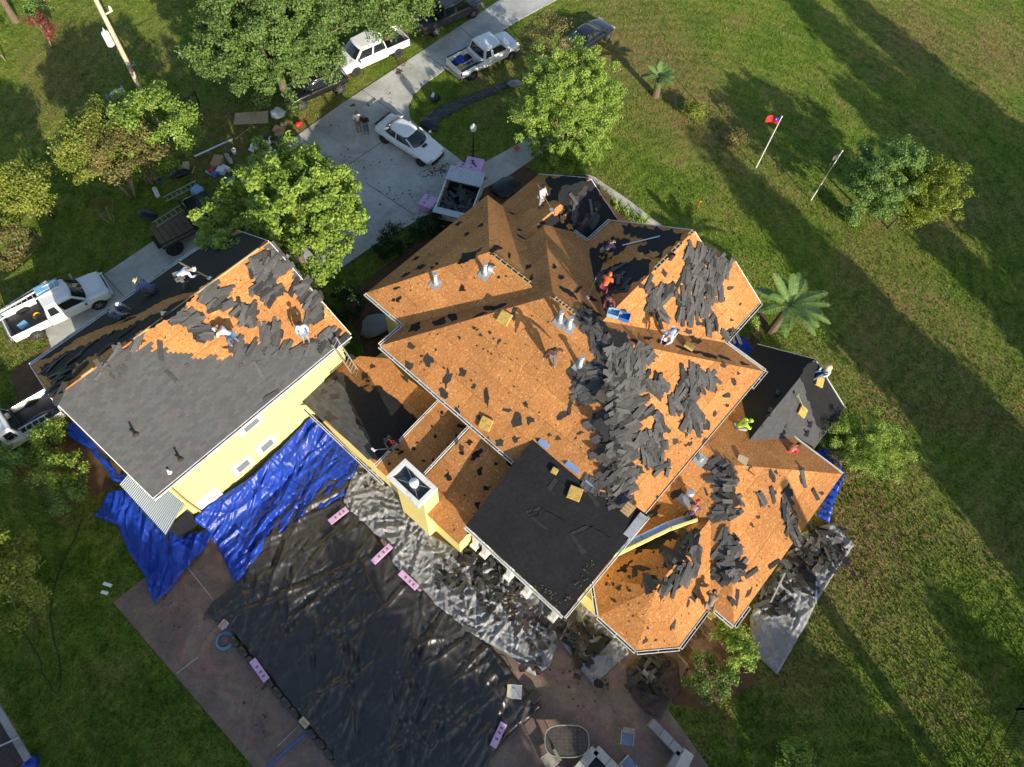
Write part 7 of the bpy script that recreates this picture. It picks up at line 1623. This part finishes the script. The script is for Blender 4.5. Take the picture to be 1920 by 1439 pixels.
def stone_run(t, pts, w, h, mat, name='coping_stone', L=.6):
    for a, b in zip(pts[:-1], pts[1:]):
        d = b-a; n = max(1, int(d.length/L))
        for i in range(n): MB().bar(a+d*(i+.02)/n+Vector((0, 0, h)), a+d*(i+.98)/n+Vector((0, 0, h)), w*random.uniform(.97, 1.03), .07).build(name, M[mat], t)
        MB().bar(a+Vector((0, 0, h/2-.03)), b+Vector((0, 0, h/2-.03)), w*.9, h-.06).build('wall_core', M['grey_stone'], t)
t = thing('seat_wall', 'L shaped stone seat wall at the right corner of the patio', 'wall'); stone_run(t, [P(1216, 1355, 0), P(1272, 1412, 0), P(1222, 1500, 0)], .42, .5, 'grey_stone'); MB().bar(P(1290, 1410, .3), P(1250, 1490, .3), .5, .5).build('outer_block', M['pale_stone'], t)
t = thing('fire_pit', 'square stone fire pit with a pale coping at the bottom edge', 'fire pit'); c = [P(1114, 1405, 0), P(1160, 1452, 0), P(1112, 1510, 0), P(1068, 1460, 0)]; stone_run(t, c+[c[0]], .42, .45, 'pale_stone'); MB().poly([p*1+Vector((0, 0, .2)) for p in c]).build('ash_bed', M['iron'], t)
plank('white_block', 'short white block on the grass, upper of the small scraps', 'scrap', P(194, 1094, .05), P(209, 1099, .05), .16, .06, 'white_plastic'); plank('white_block', 'short white block on the grass, lower of the small scraps', 'scrap', P(190, 1110, .05), P(202, 1113, .05), .16, .06, 'white_plastic')
t = thing('garden_cable', 'thin black cable lying in a loop on the shaded left lawn', 'cable'); MB().tube([P(x, y, .03) for x, y in ((153, 975), (140, 1010), (115, 1060), (98, 1110), (94, 1160), (100, 1195), (112, 1240), (114, 1280), (108, 1300), (98, 1296), (92, 1280), (78, 1262), (77, 1240), (62, 1215), (40, 1180), (20, 1165))], .022, 5).build('cable', M['iron'], t)
for x0, y0, x1, y1, l in ((1822, 1062, 1920, 1190, 'first'), (1788, 1122, 1895, 1262, 'second')): pass

# leaf litter, stains and scraps on the paved ground
lm = MB(); lm.mat(M['soil'])
for cx, cy, rx, ry, k in ((752,118,12,9,60), (748,135,10,8,40), (660,198,8,3,14), (690,196,5,3,8), (835,318,22,12,90), (808,325,16,8,40), (730,175,20,14,10), (690,320,60,40,26), (740,370,50,24,26), (595,240,40,20,14), (780,75,30,20,14), (640,290,30,20,12), (160,575,30,12,10), (1060,1270,30,26,14), (1100,1300,50,30,14), (330,1150,80,60,20), (500,1330,60,60,14)):
    for i in range(k):
        p = P(cx+random.gauss(0, rx*.5), cy+random.gauss(0, ry*.5), .036); s_ = random.uniform(.02, .09); n_ = random.choice((4, 5, 6)); a0 = random.random()*6
        lm.poly([p + Vector((math.cos(a0+2*PI*j/n_)*s_*random.uniform(.4, 1.3), math.sin(a0+2*PI*j/n_)*s_*random.uniform(.4, 1.3), random.uniform(0, .02))) for j in range(n_)])
props(lm.build('leaf_litter', M['soil']), 'dark leaf litter and dirt scattered on the driveway and patio', 'leaf litter', None, 'stuff')
lm = MB()
for cx, cy, rx, ry, k in ((860,1060,50,30,26), (940,1130,60,40,34), (1000,1180,40,40,20), (1085,1190,40,30,26), (1010,1245,30,14,6), (1080,1265,14,14,4), (1125,1275,20,12,5), (1515,1050,50,50,20), (1590,1060,12,40,5), (690,900,30,40,8), (1240,1240,40,20,14)):
    for i in range(k):
        p = P(cx+random.gauss(0, rx*.5), cy+random.gauss(0, ry*.5), .38 if 800 < cx < 1100 or cx > 1400 else .30); s_ = random.uniform(.06, .28); n_ = random.choice((5, 6, 7)); a0 = random.random()*6; g_ = random.choice(((.035, .028, .024), (.055, .042, .034), (.02, .019, .019))); lm.col = g_
        lm.poly([p + Vector((math.cos(a0+2*PI*j/n_)*s_*random.uniform(.4, 1.3), math.sin(a0+2*PI*j/n_)*s_*random.uniform(.4, 1.3), random.uniform(0, .08))) for j in range(n_)])
props(lm.build('felt_scraps', M['shingle']), 'torn brown black felt scraps strewn over the silver tarps', 'felt scraps', None, 'stuff')
